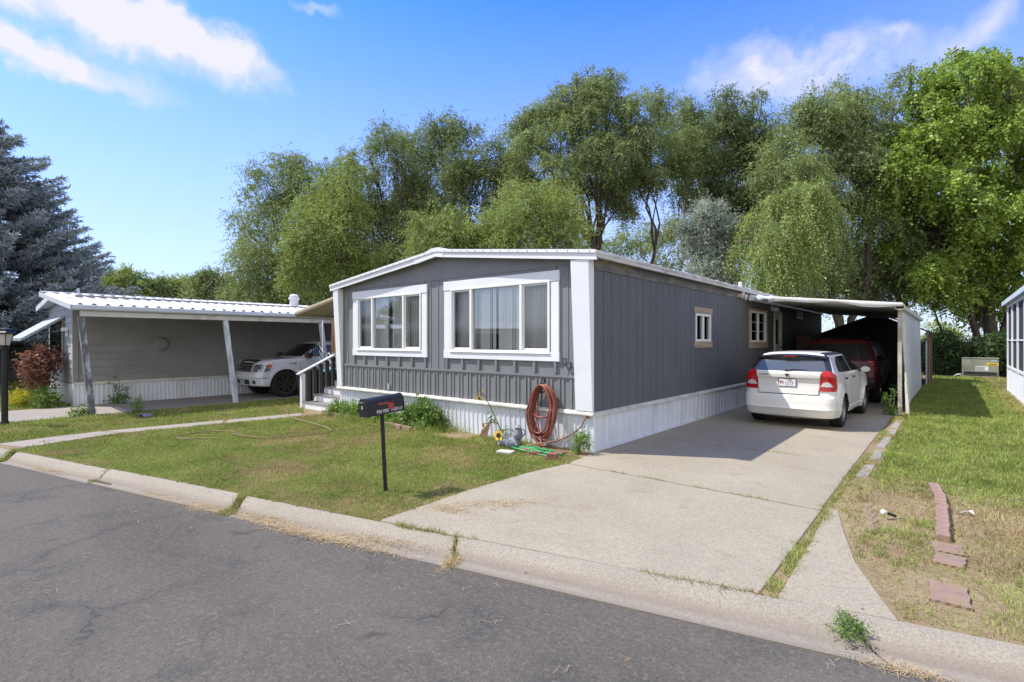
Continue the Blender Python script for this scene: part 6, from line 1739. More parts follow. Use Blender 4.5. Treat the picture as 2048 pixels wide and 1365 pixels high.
plant('golden_shrub', 'low golden yellow shrub below the red shrub', 'shrub', (-14.55, -5.0), [(0, 0, 0.22, 0.28, 0.8), (-0.2, 0, 0.2, 0.2), (0.2, 0, 0.2, 0.2)], 260, 0.16, 0.045, MAT['yellowleaf'], 9, 0.15, 4)
plant('green_shrub', 'small dark green shrub right of the golden shrub', 'shrub', (-14.0, -4.6), [(0, 0, 0.25, 0.30, 0.9), (0.25, 0, 0.2, 0.22)], 260, 0.18, 0.05, MAT['weed'], 9, 0.2, 5)
plant('sapling', 'leggy green weed growing against the white skirting under the carport', 'weed', (-13.35, -3.15), [(0, 0, 0.20, 0.22), (0, 0, 0.45, 0.16), (0.0, 0, 0.70, 0.10), (-0.1, 0, 0.12, 0.2, 0.5)], 60, 0.16, 0.06, MAT['weed'], 8, 0.25, 6, 5)
plant('weed_clump', 'yellow green weed clump at the edge of the carport slab', 'weed', (-10.85, -3.3), [(0, 0, 0.16, 0.16), (0.05, 0, 0.32, 0.10), (-0.1, 0, 0.1, 0.14)], 60, 0.13, 0.045, MAT['bedplant'], 8, 0.2, 7, 4)
plant('weed_clump', 'low weeds round the foot of the peeling carport post', 'weed', (-11.2, -4.35), [(0, 0, 0.08, 0.2, 0.5), (-0.2, 0.1, 0.08, 0.15)], 100, 0.14, 0.05, MAT['weed'], 8, 0.2, 8)
# flower bed along the front wall
for i, (x, y, h, r, lab, mt) in enumerate((
        (-6.75, -0.38, 0.24, 0.26, 'leafy bed plant nearest the front steps', 'bedplant'), (-6.3, -0.34, 0.22, 0.28, 'bushy bed plant second from the front steps', 'bedplant'), (-5.85, -0.36, 0.20, 0.28, 'bright bed plant third from the front steps', 'bedplant'),
        (-5.35, -0.34, 0.20, 0.30, 'bright bed plant left of the mailbox as seen from the street', 'bedplant'), (-4.8, -0.36, 0.18, 0.28, 'broad bed plant behind the mailbox', 'bedplant'),
        (-4.25, -0.25, 0.28, 0.24, 'tall leafy stems just right of the mailbox', 'weed'), (-3.85, -0.25, 0.34, 0.26, 'tallest leafy stems in the flower bed', 'weed'), (-3.5, -0.28, 0.26, 0.22, 'shorter leafy stems right of the tallest ones', 'weed'))):
    lob = [(0, 0, h * 0.6, r, 0.7), (0.05, 0, h * 1.1, r * 0.7)]
    if mt == 'weed': lob += [(-0.08, 0, h * 1.5, 0.10), (0.1, 0, h * 1.4, 0.10), (0.0, 0.0, h * 1.8, 0.07)]
    lob = [(a_[0], a_[1], a_[2] * 0.85, a_[3] * 0.72) + tuple(a_[4:]) for a_ in lob]
    plant('bed_plant', lab, 'plant', (x, y), lob, 150, 0.20, 0.055 if mt == 'bedplant' else 0.07, MAT[mt], 9, 0.2, 20 + i, 6 if mt == 'weed' else 0, 'leafy plants in the front flower bed')
plant('corner_shrub', 'small bright green shrub at the driveway corner of the grey home', 'shrub', (-0.12, -0.22), [(0, 0, 0.12, 0.11), (0.02, 0, 0.22, 0.09), (-0.06, 0, 0.18, 0.08), (0.08, 0, 0.18, 0.08), (0.09, 0, 0.32, 0.04)], 150, 0.11, 0.028, MAT['bedplant'], 10, -0.1, 31, 8)
plant('weed_clump', 'tall fern like weed growing at the foot of the carport post', 'weed', (3.16, 8.05), [(0, 0, 0.12, 0.12), (0.0, 0, 0.35, 0.08), (0.05, 0, 0.6, 0.06), (-0.05, 0, 0.45, 0.06)], 60, 0.13, 0.045, MAT['weed'], 9, 0.3, 32, 6)
plant('weed_clump', 'spreading weed growing in the kerb gap at the lower right', 'weed', (3.80, -3.22), [(0, 0, 0.04, 0.08, 0.5), (0.03, -0.07, 0.01, 0.07, 0.5), (-0.02, 0.06, 0.05, 0.06, 0.5), (0.0, 0.0, 0.05, 0.05)], 190, 0.07, 0.014, MAT['weed'], 9, 0.1, 33)
for o in COL.objects:
    if o.name.startswith('weed_clump') and abs(o.location.x - 3.80) < 0.01: o.location.z = -0.055
# long grass in the bed
X = rng.uniform(-7.0, -0.9, 4200); Y = rng.uniform(-0.78, -0.05, 4200)
k = (vnoise(X, Y, 0.5, 91) > 0.30 + 0.25 * (X > -2.2)) & (X < -1.0)
X, Y = X[k], Y[k]
v, a_, b_ = blades(X, Y, rng.uniform(0.08, 0.26, len(X)) * (1 - 0.5 * (X > -2.6)), np.full(len(X), 0.010), np.clip(rng.normal(0.1, 0.2, len(X)), 0, 1), rng.uniform(0.2, 1, len(X)), lean=0.7)
stuff(fast_mesh('bed_grass', v, np.arange(len(v)).reshape(-1, 4), MAT['grass'], attrs={'dry': a_, 'tint': b_}), 'long grass filling the flower bed along the skirting', 'grass')
X = rng.uniform(-2.4, -0.1, 1800); Y = rng.uniform(-0.45, -0.02, 1800)
v, a_, b_ = blades(X, Y, rng.uniform(0.02, 0.07, 1800), np.full(1800, 0.006), np.full(1800, 0.95), rng.uniform(0, 0.4, 1800), lean=1.4)
stuff(fast_mesh('dead_grass', v, np.arange(len(v)).reshape(-1, 4), MAT['grass'], attrs={'dry': a_, 'tint': b_}), 'dead brown grass under the coiled hose', 'grass')

# hedge behind the air conditioner
hd = thing('hedge', 'dense dark green hedge closing the lawn at the back', 'hedge', (7.0, 28.2, 0))
lob = []
g = random.Random(5)
for i in range(120):
    lob.append((g.uniform(-5.5, 6.0), g.uniform(-0.45, 0.5), g.uniform(0.1, 1.85), g.uniform(0.36, 0.5)))
leaf_obj('foliage', foliage(lob, 7500, 0.35, 0.12, 12, 0.3, 0.6, 9, 0.0, 2.0), MAT['hedge'], hd)
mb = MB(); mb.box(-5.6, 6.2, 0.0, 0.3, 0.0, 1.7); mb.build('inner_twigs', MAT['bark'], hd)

# ================================================================= TREES
GRP = 'trees behind the homes'
def tree(name, label, px, depth, blobs, nspray, mat, trunks, leaf=0.13, sl=0.9, nl=12, droop=0.45, seed=0, bark='bark', gap=0.25, dj=0.35, group=GRP, wide=0.42, out=0.7, shell=2.0, base_z=0.0, flat=0.8, shoots=0.10):
    """blobs: crown clumps given by where they stand in the photo (column, row, radius) at this tree's depth; each gets its own distance"""
    g = random.Random(seed)
    bx, by = seen(px, depth)
    t = thing(name, label, 'tree', (bx, by, base_z), 0, group)
    pxm = depth / FPX
    rmax = max(b[2] for b in blobs) * pxm
    span = (max(b[0] + b[2] for b in blobs) - min(b[0] - b[2] for b in blobs)) * pxm
    lobes = []
    for b in blobs:
        dd = depth + (b[3] if len(b) > 3 else g.uniform(-1, 1) * span * dj * 0.5)
        x, y = seen(b[0], dd)
        r = b[2] * dd / FPX
        lobes.append((x - bx, y - by, hgt(b[1], dd) - base_z, r, 0.9))
    big = lobes
    lobes2 = []
    for l in big:                      # each clump breaks into smaller tufts with gaps between them
        for k in range(9):
            d = Vector((g.gauss(0, 1), g.gauss(0, 1), g.gauss(0, 0.9))).normalized() * (l[3] * (0.35 + 0.65 * g.random() ** 0.6) * g.uniform(0.8, 1.35))
            lobes2.append((l[0] + d.x, l[1] + d.y, l[2] + d.z, l[3] * g.uniform(0.24, 0.50), flat))
    extra = []
    for l in lobes:
        for k in range(4):
            d = Vector((g.gauss(0, 1), g.gauss(0, 1), g.gauss(0.4, 0.8))).normalized()
            r = l[3] * g.uniform(0.14, 0.30)
            extra.append((l[0] + d.x * l[3] * 1.08, l[1] + d.y * l[3] * 1.08, l[2] + d.z * l[3] * 1.08, r, 1.0))
    allb = lobes2 + extra
    leaf_obj('crown', foliage(allb, int(nspray * 2.0), sl * 0.72, leaf * 0.80, int(nl * 1.5), droop, out, seed, 0.0, 2.2, 0.0, wide, shoots=shoots, facing=1.25), mat, t)
    tips = []
    mb = MB()
    for (tpx, tdx, hfork, r0) in trunks:
        x0 = (tpx - px) * pxm
        p0 = Vector((RGT.x * x0, RGT.y * x0, -0.1))
        p1 = Vector((RGT.x * (x0 + tdx), RGT.y * (x0 + tdx), hfork)) + Vector((FWD.x, FWD.y, 0)) * g.uniform(-.4, .4)
        path = limb_path(p0, p1, 0, 0.035, 6, g)
        mb.tube(path, [r0 * (1.25 if i == 0 else 1 - 0.07 * i) for i in range(7)], 9)
        tips.append((p1, r0 * 0.6, path))
    for l in lobes:
        c = Vector(l[:3])
        tp = min(tips, key=lambda q: (q[0] - c).length)
        start = tp[0] if c.z > tp[0].z else tp[2][g.choice((3, 4, 5))]
        r = tp[1] * g.uniform(0.55, 0.8)
        path = limb_path(start, c + Vector((0, 0, l[3] * 0.3)), 0.05, 0.07, 6, g)
        mb.tube(path, [r * (1 - 0.13 * i) for i in range(7)], 6)
        for k in range(4):
            d = Vector((g.gauss(0, 1), g.gauss(0, 1), g.gauss(0.3, 0.7))).normalized()
            p2 = limb_path(path[g.choice((3, 4, 5, 6))], c + d * l[3] * 0.85, 0.0, 0.08, 4, g)
            mb.tube(p2, [r * 0.30, r * 0.25, r * 0.2, r * 0.14, r * 0.06], 5)
    mb.build('trunk', MAT[bark], t, smooth=60)
    return t

tree('elm_tree', 'broad dark elm standing leftmost in the row behind the homes', 560, 36,
     [(585, 350, 50), (530, 390, 52), (620, 365, 55), (505, 450, 48), (560, 440, 65), (650, 400, 60), (500, 520, 45), (560, 530, 75), (625, 500, 75), (530, 590, 60), (610, 590, 70), (490, 560, 30), (500, 610, 45), (570, 620, 60), (640, 630, 60), (480, 620, 30), (475, 430, 18), (575, 325, 25), (650, 340, 25)], 4700, MAT['elm'],
     [(575, 0.3, 5.0, 0.28), (600, 0.8, 5.0, 0.22)], seed=41, leaf=0.15, sl=1.0)
tree('elm_tree', 'lighter drooping elm in front of the leftmost elm', 665, 31,
     [(660, 420, 48), (620, 460, 50), (690, 460, 55), (650, 510, 62), (715, 520, 50), (610, 530, 45), (670, 570, 55), (625, 415, 28), (600, 490, 24), (690, 400, 26), (695, 355, 26), (655, 372, 20), (705, 325, 16), (585, 560, 24)], 2700, MAT['elmbright'],
     [(690, -0.4, 4.2, 0.22)], seed=42, leaf=0.13, sl=1.0, droop=0.35, shoots=0.25, flat=0.65)
tree('elm_tree', 'tall elm with a pointed top rising left of the roof peak', 790, 36,
     [(770, 290, 38), (800, 330, 60), (740, 330, 40), (745, 380, 55), (820, 400, 65), (770, 440, 70), (720, 440, 45), (830, 480, 60), (765, 262, 16), (800, 290, 30), (760, 520, 60), (700, 590, 60), (760, 590, 50), (690, 335, 26), (675, 360, 26), (680, 390, 34), (700, 420, 36), (815, 540, 50), (720, 510, 40), (735, 300, 14)], 4600, MAT['elm'],
     [(790, 0.0, 5.5, 0.26), (830, 1.2, 6.0, 0.2)], seed=43, leaf=0.15, sl=1.0)
tree('elm_tree', 'rounded elm with a high crown behind the roof peak', 895, 38,
     [(880, 280, 48), (915, 275, 40), (850, 320, 45), (940, 320, 50), (900, 350, 60), (985, 320, 40), (960, 380, 55), (880, 420, 60), (930, 450, 60), (990, 440, 45), (840, 390, 40), (1030, 300, 35), (1042, 262, 20), (1020, 350, 34), (905, 245, 20), (870, 250, 20), (1010, 360, 35), (890, 500, 55), (1000, 500, 50), (940, 500, 50), (1015, 300, 30)], 4700, MAT['elmdark'],
     [(900, 0.0, 6.5, 0.28), (935, 1.0, 6.0, 0.2)], seed=44, leaf=0.16, sl=1.0)
tree('elm_tree', 'low yellow green tree just behind the roof peak', 885, 29,
     [(880, 440, 40), (850, 470, 35), (905, 480, 38), (870, 500, 40), (925, 465, 28), (835, 505, 26), (945, 500, 30), (900, 430, 18), (955, 470, 20)], 1500, MAT['elmbright'], [(885, 0, 4.5, 0.14)], seed=45, leaf=0.12, sl=0.9, shoots=0.3)
tree('elm_tree', 'bushy bright green tree right of the roof peak', 1060, 28,
     [(1040, 410, 40), (1080, 420, 42), (1010, 440, 35), (1120, 440, 35), (1050, 460, 50), (1000, 480, 30), (1110, 480, 38), (985, 450, 20), (1145, 480, 24), (1060, 390, 20), (1075, 500, 40), (1025, 500, 36), (965, 480, 22), (1160, 460, 20), (1100, 385, 20), (1030, 378, 16), (1125, 405, 22), (1150, 430, 18)], 2200, MAT['elmbright'], [(1060, 0, 4.2, 0.16)], seed=46, leaf=0.13, sl=0.95, droop=0.2, shoots=0.3)
tree('elm_tree', 'tallest many stemmed elm in the middle of the row', 1200, 34,
     [(1170, 190, 38), (1215, 195, 40), (1130, 215, 40), (1250, 215, 42), (1095, 250, 45), (1180, 260, 60), (1290, 240, 45), (1060, 290, 45), (1130, 310, 60), (1230, 310, 60), (1300, 300, 50), (1340, 260, 38), (1370, 310, 40), (1080, 350, 45), (1180, 370, 52), (1270, 370, 48), (1350, 360, 45), (1165, 160, 16), (1225, 165, 18), (1050, 245, 22), (1030, 330, 26), (1310, 205, 20), (1120, 180, 18), (1365, 215, 22), (1240, 410, 34), (1130, 400, 34)], 6800, MAT['elm'],
     [(1195, 0.0, 7.5, 0.26), (1225, 0.9, 7.0, 0.17), (1248, 2.0, 7.5, 0.18), (1275, 3.2, 7.5, 0.14)], seed=47, leaf=0.15, sl=1.0, gap=0.32)
tree('elm_tree', 'dark elm with feathery top shoots between the two tallest', 1450, 37,
     [(1440, 215, 28), (1480, 225, 30), (1420, 260, 45), (1500, 260, 32), (1460, 300, 55), (1400, 320, 45), (1490, 340, 50), (1430, 370, 55), (1520, 310, 35), (1465, 420, 45), (1455, 188, 14), (1505, 195, 14), (1525, 185, 10), (1390, 390, 40), (1510, 400, 40), (1388, 245, 28), (1395, 295, 34), (1542, 255, 24), (1552, 305, 30), (1560, 350, 34), (1540, 400, 30)], 5200, MAT['elmdark'],
     [(1450, 0.0, 7.5, 0.24)], seed=48, leaf=0.16, sl=1.0, gap=0.3)
tree('silver_tree', 'silver grey leaved tree showing low behind the side wall', 1420, 27,
     [(1425, 420, 30), (1405, 455, 35), (1445, 460, 32), (1420, 495, 40), (1450, 510, 30), (1410, 535, 30), (1440, 550, 30)], 1900, MAT['silver'], [(1420, 0, 4.5, 0.14)], seed=49, leaf=0.13, sl=0.7, droop=-0.1, wide=0.35)
tree('elm_tree', 'huge elm with a forked trunk behind the carport', 1690, 30,
     [(1660, 215, 45), (1610, 240, 42), (1700, 230, 45), (1570, 290, 48), (1650, 290, 60), (1730, 280, 55), (1600, 350, 55), (1690, 360, 62), (1760, 340, 50), (1540, 350, 40), (1740, 420, 50), (1640, 400, 50), (1670, 190, 20), (1715, 185, 22), (1625, 200, 22), (1770, 200, 25), (1750, 240, 40), (1560, 410, 36), (1790, 400, 40), (1800, 480, 40), (1755, 500, 38), (1800, 150, 16), (1820, 135, 12), (1690, 470, 40), (1720, 560, 40), (1780, 560, 40), (1660, 540, 36)], 6200, MAT['elm'],
     [(1690, -0.3, 3.2, 0.34), (1690, 1.7, 9.0, 0.24), (1685, -0.9, 8.0, 0.22)], seed=50, leaf=0.14, sl=0.95, gap=0.34)
tree('weeping_elm', 'weeping elm with bright hanging branches over the carport roof', 1635, 24,
     [(1600, 385, 24), (1550, 400, 22), (1640, 380, 28), (1505, 440, 26), (1560, 455, 30), (1615, 455, 30), (1480, 490, 20), (1530, 505, 28), (1580, 510, 26), (1550, 550, 22), (1515, 560, 14), (1600, 545, 14), (1570, 585, 10), (1655, 420, 24), (1490, 470, 16)], 1050, MAT['elmbright'],
     [(1640, -2.6, 6.3, 0.28)], seed=51, leaf=0.12, sl=1.7, nl=22, droop=1.2, bark='barklight', gap=0.2, out=0.6, dj=0.6)
tree('maple_tree', 'big bright yellow green maple filling the right edge', 1975, 30,
     [(1905, 150, 34), (1980, 145, 36), (1880, 190, 40), (1940, 190, 42), (2010, 190, 42), (1840, 230, 42), (1900, 250, 55), (1980, 250, 55), (2050, 240, 50), (1800, 270, 38), (1850, 310, 55), (1930, 330, 60), (2010, 330, 60), (1790, 340, 42), (1830, 390, 50), (1900, 410, 55), (1980, 420, 60), (2060, 410, 55), (1760, 390, 34), (1755, 330, 26), (1735, 300, 16), (1780, 480, 24), (1810, 200, 22), (1860, 470, 45), (1940, 490, 52), (2020, 500, 55), (1810, 440, 34), (1915, 115, 16), (1975, 112, 18), (2020, 150, 22), (1880, 520, 34), (1960, 550, 40), (2030, 570, 45), (2090, 330, 60), (1850, 560, 32), (1905, 585, 30), (1965, 600, 36), (2030, 620, 36), (1825, 510, 26), (1870, 545, 26), (1940, 130, 18), (2000, 128, 14), (1865, 185, 16), (1820, 205, 14), (1850, 160, 22), (1775, 300, 26), (2100, 500, 60)], 6400, MAT['maple'],
     [(1985, -0.2, 5.5, 0.40), (1990, 1.4, 6.5, 0.26), (1975, -1.8, 6.0, 0.2)], seed=52, leaf=0.17, sl=0.85, nl=10, droop=0.6, wide=0.8, gap=0.25, group=GRP, flat=0.6)
tree('small_tree', 'small crooked dark tree with bare twigs behind the hedge', 1908, 30,
     [(1880, 590, 24), (1920, 575, 24), (1950, 560, 22), (1850, 600, 16), (1960, 610, 18), (1900, 545, 22), (1830, 575, 16)], 420, MAT['elmdark'],
     [(1908, -0.3, 2.3, 0.16), (1922, 1.3, 3.2, 0.12), (1912, -1.2, 3.4, 0.08)], seed=53, leaf=0.12, sl=0.7, gap=0.4)
tree('elm_tree', 'thin dark tree behind the carport side panel', 1790, 32,
     [(1760, 560, 34), (1800, 540, 36), (1830, 520, 30), (1740, 590, 26), (1720, 545, 30), (1790, 590, 26)], 1000, MAT['elmdark'], [(1800, 0.2, 4.0, 0.2)], seed=54, leaf=0.13, sl=0.8, gap=0.45)
tree('elm_tree', 'background elm seen between the trunks behind the carport', 1600, 40,
     [(1560, 560, 50), (1620, 540, 60), (1680, 560, 55), (1640, 480, 55), (1590, 490, 50), (1730, 540, 50), (1540, 590, 40)], 2200, MAT['elmdark'], [(1620, 0, 4, 0.2), (1570, 0.4, 4, 0.15)], seed=55, leaf=0.16, sl=1.0, gap=0.35)
tree('elm_tree', 'low background growth between the tall elm stems', 1290, 42,
     [(1280, 480, 36), (1330, 470, 36), (1240, 500, 36), (1310, 530, 45), (1160, 470, 36), (1370, 480, 34), (1200, 500, 30)], 1300, MAT['elmbright'], [(1300, 0, 4, 0.16)], seed=56, leaf=0.15, sl=0.9, gap=0.45)
# distant trees over the neighbouring roof
for i, (px, top, r, lab) in enumerate(((250, 565, 32, 'distant rounded tree next to the spruce, over the ribbed roof'), (300, 572, 28, 'second distant tree over the ribbed roof'), (345, 575, 30, 'distant feathery tree over the middle of the ribbed roof'), (400, 572, 30, 'distant tree over the right part of the ribbed roof'), (445, 568, 32, 'distant dark tree beside the leftmost elm'), (215, 580, 26, 'distant tree half hidden by the spruce'))):
    tree('distant_tree', lab, px, 62 + 3 * (i % 3), [(px, top + 8, r), (px - 18, top + 20, r * 0.8), (px + 18, top + 18, r * 0.8), (px + 4, top - 8, r * 0.6), (px - 10, top + 40, r), (px + 14, top + 42, r)], 900, MAT[('elmbright', 'elm', 'elmbright', 'elm', 'elmdark', 'elmbright')[i]], [(px, 0, 4, 0.2)], seed=60 + i, leaf=0.30, sl=1.3, group='distant trees beyond the neighbouring home')
for i, (px, top, r, lab) in enumerate(((1885, 672, 22, 'distant bush seen low beyond the hedge'), (1830, 690, 20, 'distant bush beside the shed'))):
    tree('distant_tree', lab, px, 70, [(px, top, r), (px - 15, top + 8, r * .8), (px + 16, top + 6, r * .8)], 350, MAT['elmbright'], [(px, 0, 1, 0.15)], seed=70 + i, leaf=0.3, sl=1.2, group='distant trees beyond the neighbouring home')

# blue spruce
def spruce(px, depth, H, R0, seed):
    g = np.random.default_rng(seed)
    bx, by = seen(px, depth)
    t = thing('blue_spruce', 'large blue grey spruce at the left edge behind the taupe home', 'tree', (bx, by, 0))
    V, Tn = [], []; mb = MB()
    mb.tube([(0, 0, -0.1), (0.05, 0, H * 0.5), (0, 0, H)], [0.30, 0.16, 0.02], 9)
    for k_ in range(560):
        f = g.uniform(0, 1) ** 0.62                 # more branches low down
        z = 1.5 + (H - 1.6) * (1 - f)
        az = g.uniform(0, 2 * PI); L = R0 * (f ** 0.74) * g.uniform(0.62, 1.10) + 0.15
        droop = g.uniform(-0.28, 0.05) * f
        zz = z
        m = max(4, int(L / 0.16))
        tt = (np.arange(m) + 0.6) / m
        tt = tt[tt > 0.30]
        bxs = np.cos(az) * L * tt; bys = np.sin(az) * L * tt; bzs = zz + droop * L * tt + 0.22 * L * tt ** 3
        mb.tube([(0, 0, zz), (math.cos(az) * L * .5, math.sin(az) * L * .5, zz + droop * L * .5), (math.cos(az) * L * .97, math.sin(az) * L * .97, zz + droop * L + 0.19 * L)], [0.03, 0.02, 0.006], 4, cap=False)
        bt = g.uniform(0.1, 0.9)
        for (x, y, z_, u) in zip(bxs, bys, bzs, tt):
            for sgn in (-1, 1, 0, 0.4):
                ln = (0.20 + 0.40 * (1 - u) * min(1, L / 2.0)) * g.uniform(0.7, 1.2) if sgn else 0.26
                a2 = az + sgn * g.uniform(0.5, 1.1)
                d = np.array([math.cos(a2), math.sin(a2), g.uniform(-0.3, 0.55)]); d /= np.linalg.norm(d)
                nn = 10
                s = g.uniform(0, 1, nn)[:, None]
                base = np.array([x, y, z_]) + d * ln * s
                rnd = g.normal(0, 1, (nn, 3)); rnd[:, 2] += 0.35
                ax = d * 0.7 + rnd * 0.5; ax /= np.linalg.norm(ax, axis=1, keepdims=True)
                w_ = np.cross(ax, g.normal(0, 1, (nn, 3))); w_ /= np.linalg.norm(w_, axis=1, keepdims=True) + 1e-9
                l_ = 0.15 * g.uniform(0.7, 1.2, (nn, 1)); h_ = 0.020
                v = np.empty((nn, 4, 3)); v[:, 0] = base - w_ * h_; v[:, 1] = base + w_ * h_; v[:, 2] = base + ax * l_ + w_ * h_ * .5; v[:, 3] = base + ax * l_ - w_ * h_ * .5
                V.append(v.reshape(-1, 3)); Tn.append(np.repeat(np.clip(bt * 0.5 + 0.45 * u + g.normal(0, 0.12, nn), 0, 1), 4))
    leaf_obj('crown', (np.concatenate(V), np.concatenate(Tn)), MAT['spruce'], t)
    mb.build('trunk', MAT['bark'], t, smooth=60)
spruce(-50, 20.0, 11.0, 5.3, 5)

# ================================================================= ACROSS THE STREET (seen mirrored in the front windows)
oh = thing('mobile_home', 'beige home across the street, mirrored in the front windows', 'mobile home', (-32.0, -27.0, 0), RAD(-42))
mb = MB(); mb.box(-11, 11, -3.5, 3.5, 0, 2.8); mb.build('wall', MAT['carportwhite'], oh)
mb = MB(); mb.prism([(-4.0, 2.75), (0, 3.3), (4.0, 2.75), (4.0, 2.85), (0, 3.45), (-4.0, 2.85)], 'x', -11.4, 11.4); mb.build('roof', MAT['shed'], oh)
mb = MB(); mb.box(-5, -2.2, 3.502, 3.53, 1.1, 2.4); mb.build('window', MAT['carglass'], oh)
mb = MB(); mb.box(1.5, 4.5, 3.502, 3.53, 1.1, 2.4); mb.build('window', MAT['carglass'], oh)
def far_tree(x, y, H, R_, seed, lab):
    g = random.Random(seed); t = thing('street_tree', lab, 'tree', (x, y, 0), 0, 'trees across the street')
    lob = [(g.gauss(0, R_ * 0.42), g.gauss(0, R_ * 0.42), H * g.uniform(0.35, 0.95), R_ * g.uniform(0.22, 0.4)) for k in range(26)]
    leaf_obj('crown', foliage(lob, 2200, 0.9, 0.22, 8, 0.4, 0.7, seed), MAT['elmdark'], t)
    mb = MB(); mb.tube([(0, 0, -0.1), (0, 0, H * 0.6)], [0.3, 0.12], 8); mb.build('trunk', MAT['bark'], t)
far_tree(-26.4, -19.6, 10.0, 2.2, 1, 'tall tree across the street, mirrored in the right front window')
far_tree(-37.0, -24.5, 6.0, 1.6, 2, 'lower tree across the street, mirrored in the left front window')
# ================================================================= SKY, SUN, CAMERA
SUN_EL = RAD(54.6)
to_sun = Vector((-0.851, -0.526, 0)).normalized() * math.cos(SUN_EL) + Vector((0, 0, math.sin(SUN_EL)))
sl = bpy.data.lights.new('sun', 'SUN'); sl.energy = 3.9; sl.angle = RAD(0.53); sl.color = (1.0, 0.945, 0.85)
so = bpy.data.objects.new('sun', sl); COL.objects.link(so)
so.rotation_euler = to_sun.to_track_quat('Z', 'Y').to_euler()

w = bpy.data.worlds.new('World'); scene.world = w; w.use_nodes = True
w.node_tree.nodes.clear(); t = NT(w.node_tree)
sky = t.n('ShaderNodeTexSky', sky_type='NISHITA', sun_disc=False)
sky.sun_elevation = SUN_EL; sky.sun_rotation = math.atan2(to_sun.x, to_sun.y)
sky.air_density = 1.0; sky.dust_density = 1.2; sky.ozone_density = 2.0; sky.altitude = 1300
hs = t.n('ShaderNodeHueSaturation', {'Saturation': 1.22, 'Value': 1.75, 'Color': sky.outputs[0]})
gen = t.n('ShaderNodeTexCoord').outputs['Generated']
sep = t.n('ShaderNodeSeparateXYZ', {0: gen})
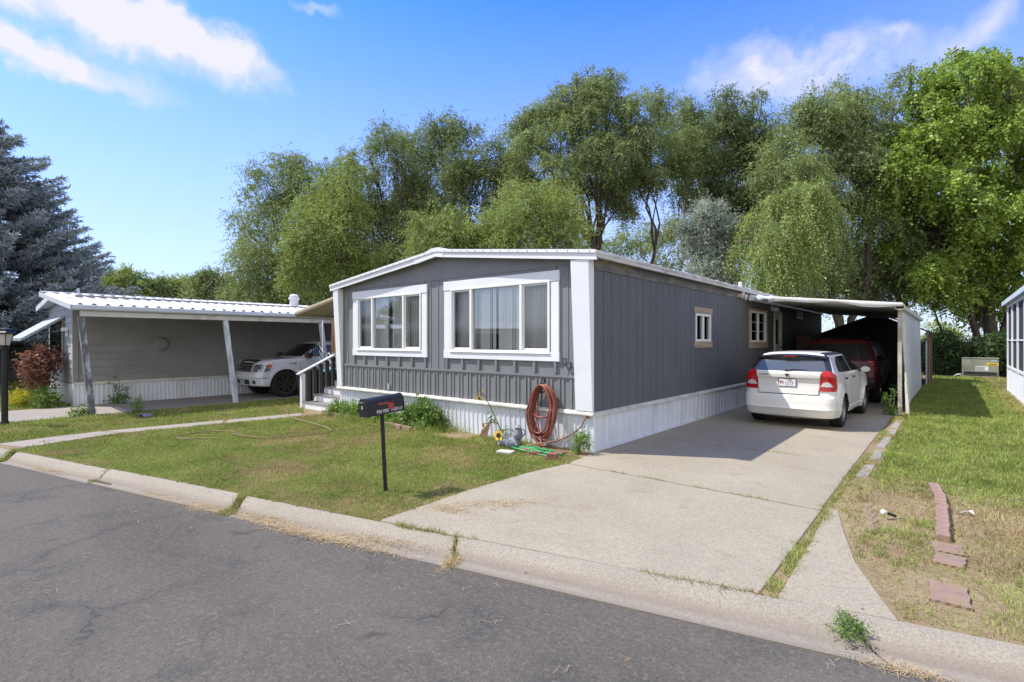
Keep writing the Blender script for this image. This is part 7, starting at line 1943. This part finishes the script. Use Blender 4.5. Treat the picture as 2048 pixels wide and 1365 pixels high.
# high thin clouds: image pixel positions turned to sky dome directions, broken up by noise
def dirpx(px, py):
    v = RGT * ((px - 1024) / FPX) + FWD + Vector((0, 0, -(py - 682) / FPX))
    return v.normalized()
warp = t.n('ShaderNodeTexNoise', {'Vector': gen, 'Scale': 4.5, 'Detail': 6.0, 'Roughness': 0.6}).outputs[1]
wv = t.n('ShaderNodeVectorMath', {0: warp, 1: (0.5, 0.5, 0.5)}, operation='SUBTRACT').outputs[0]
wv = t.n('ShaderNodeVectorMath', {0: wv, 'Scale': 0.22}, operation='SCALE').outputs[0]
gv = t.n('ShaderNodeVectorMath', {0: gen, 1: wv}, operation='ADD').outputs[0]
acc = None
for (px, py, rx, ry, amp, slope) in ((240, 50, 230, 72, 1.25, 0.22), (400, 105, 150, 44, 1.1, 0.25), (90, 15, 200, 55, 1.1, 0.0), (130, 158, 170, 42, 1.2, 0.16), (20, 130, 100, 36, 1.0, 0.2),
                                     (1570, 140, 170, 62, 1.1, 0.0), (1640, 190, 110, 40, 0.6, 0.1), (1760, 55, 60, 26, 0.55, 0.0), (1990, 30, 90, 45, 0.75, -0.3), (2060, 170, 60, 50, 0.6, 0),
                                     (640, 4, 70, 20, 0.5, 0), (1850, 100, 200, 60, 0.12, 0), (1090, 185, 50, 20, 0.2, 0)):
    c = dirpx(px, py); q_ = 0.5 + 0.5 / (1 + ((px-1024)/FPX)**2 + ((py-682)/FPX)**2) ** 0.5; rx *= q_; ry *= q_
    rt = Vector((0, 0, 1)).cross(c) * -1; rt.normalize(); upv = rt.cross(c).normalized()
    if upv.z < 0: upv = -upv
    ca, sa = math.cos(math.atan(slope)), math.sin(math.atan(slope))
    ax = rt * ca - upv * sa; ay = rt * sa + upv * ca
    k = c.length; kk = 1.0 / math.sqrt(1 + ((px-1024)/FPX)**2 + ((py-682)/FPX)**2)
    dv = t.n('ShaderNodeVectorMath', {0: gv, 1: tuple(c)}, operation='SUBTRACT').outputs[0]
    ux = t.math('MULTIPLY', t.n('ShaderNodeVectorMath', {0: dv, 1: tuple(ax)}, operation='DOT_PRODUCT').outputs['Value'], FPX / rx / kk)
    uy = t.math('MULTIPLY', t.n('ShaderNodeVectorMath', {0: dv, 1: tuple(ay)}, operation='DOT_PRODUCT').outputs['Value'], FPX / ry / kk)
    d2 = t.math('ADD', t.math('MULTIPLY', ux, ux), t.math('MULTIPLY', uy, uy))
    g = t.math('MULTIPLY', t.math('POWER', 2.718, t.math('MULTIPLY', d2, -0.9)), amp)
    acc = g if acc is None else t.math('ADD', acc, g)
nz = t.noise(gv, 7.0, 9, 0.60)
cl = t.math('MULTIPLY', acc, t.ramp(nz, 0.30, 0.60, 0.15, 1.35))
cl = t.ramp(cl, 0.20, 1.35, 0.0, 0.95)
hz = t.ramp(sep.outputs[2], 0.0, 0.58, 1.0, 0.0)
hz = t.math('POWER', hz, 1.12)
tintd = t.mix(1.0, hs.outputs[0], (0.32, 0.58, 1.07, 1), 'MULTIPLY')
skyc = t.mix(t.math('MULTIPLY', hz, 0.92), tintd, (3.85, 4.15, 4.5, 1))
skyc = t.mix(cl, skyc, (4.15, 4.05, 4.35, 1))
# added pale cloud behind the street, out of view, to whiten the fill light
bk = t.n('ShaderNodeVectorMath', {0: gen, 1: tuple(-FWD)}, operation='DOT_PRODUCT').outputs['Value']
fill_cloud = t.math('MULTIPLY', t.ramp(bk, -0.12, 0.45), t.ramp(t.noise(gv, 2.2, 6, 0.6), 0.30, 0.62, 0.25, 0.95))
fill_cloud = t.math('MULTIPLY', fill_cloud, t.ramp(sep.outputs[2], -0.02, 0.1))
skyc = t.mix(fill_cloud, skyc, (6.3, 5.9, 5.2, 1))
bg = t.n('ShaderNodeBackground', {'Color': skyc, 'Strength': 0.14})
o = t.n('ShaderNodeOutputWorld'); t.t.links.new(bg.outputs[0], o.inputs[0])

cam = bpy.data.cameras.new('camera'); co = bpy.data.objects.new('camera', cam); COL.objects.link(co)
cam.sensor_width = 36.0; cam.lens = 36.0 * FPX / 2048.0; cam.clip_start = 0.05; cam.clip_end = 2000
co.location = CAM; co.rotation_euler = (RAD(90), 0, CAM_YAW)
scene.camera = co
scene.view_settings.view_transform = 'Standard'
scene.view_settings.look = 'None'
scene.view_settings.gamma = 1.0
scene.view_settings.exposure = 0.68
scene.render.engine = 'CYCLES'
scene.cycles.max_bounces = 8; scene.cycles.transparent_max_bounces = 12
scene.cycles.use_denoising = True
scene.cycles.denoising_prefilter = 'NONE'
scene.cycles.adaptive_threshold = 0.006
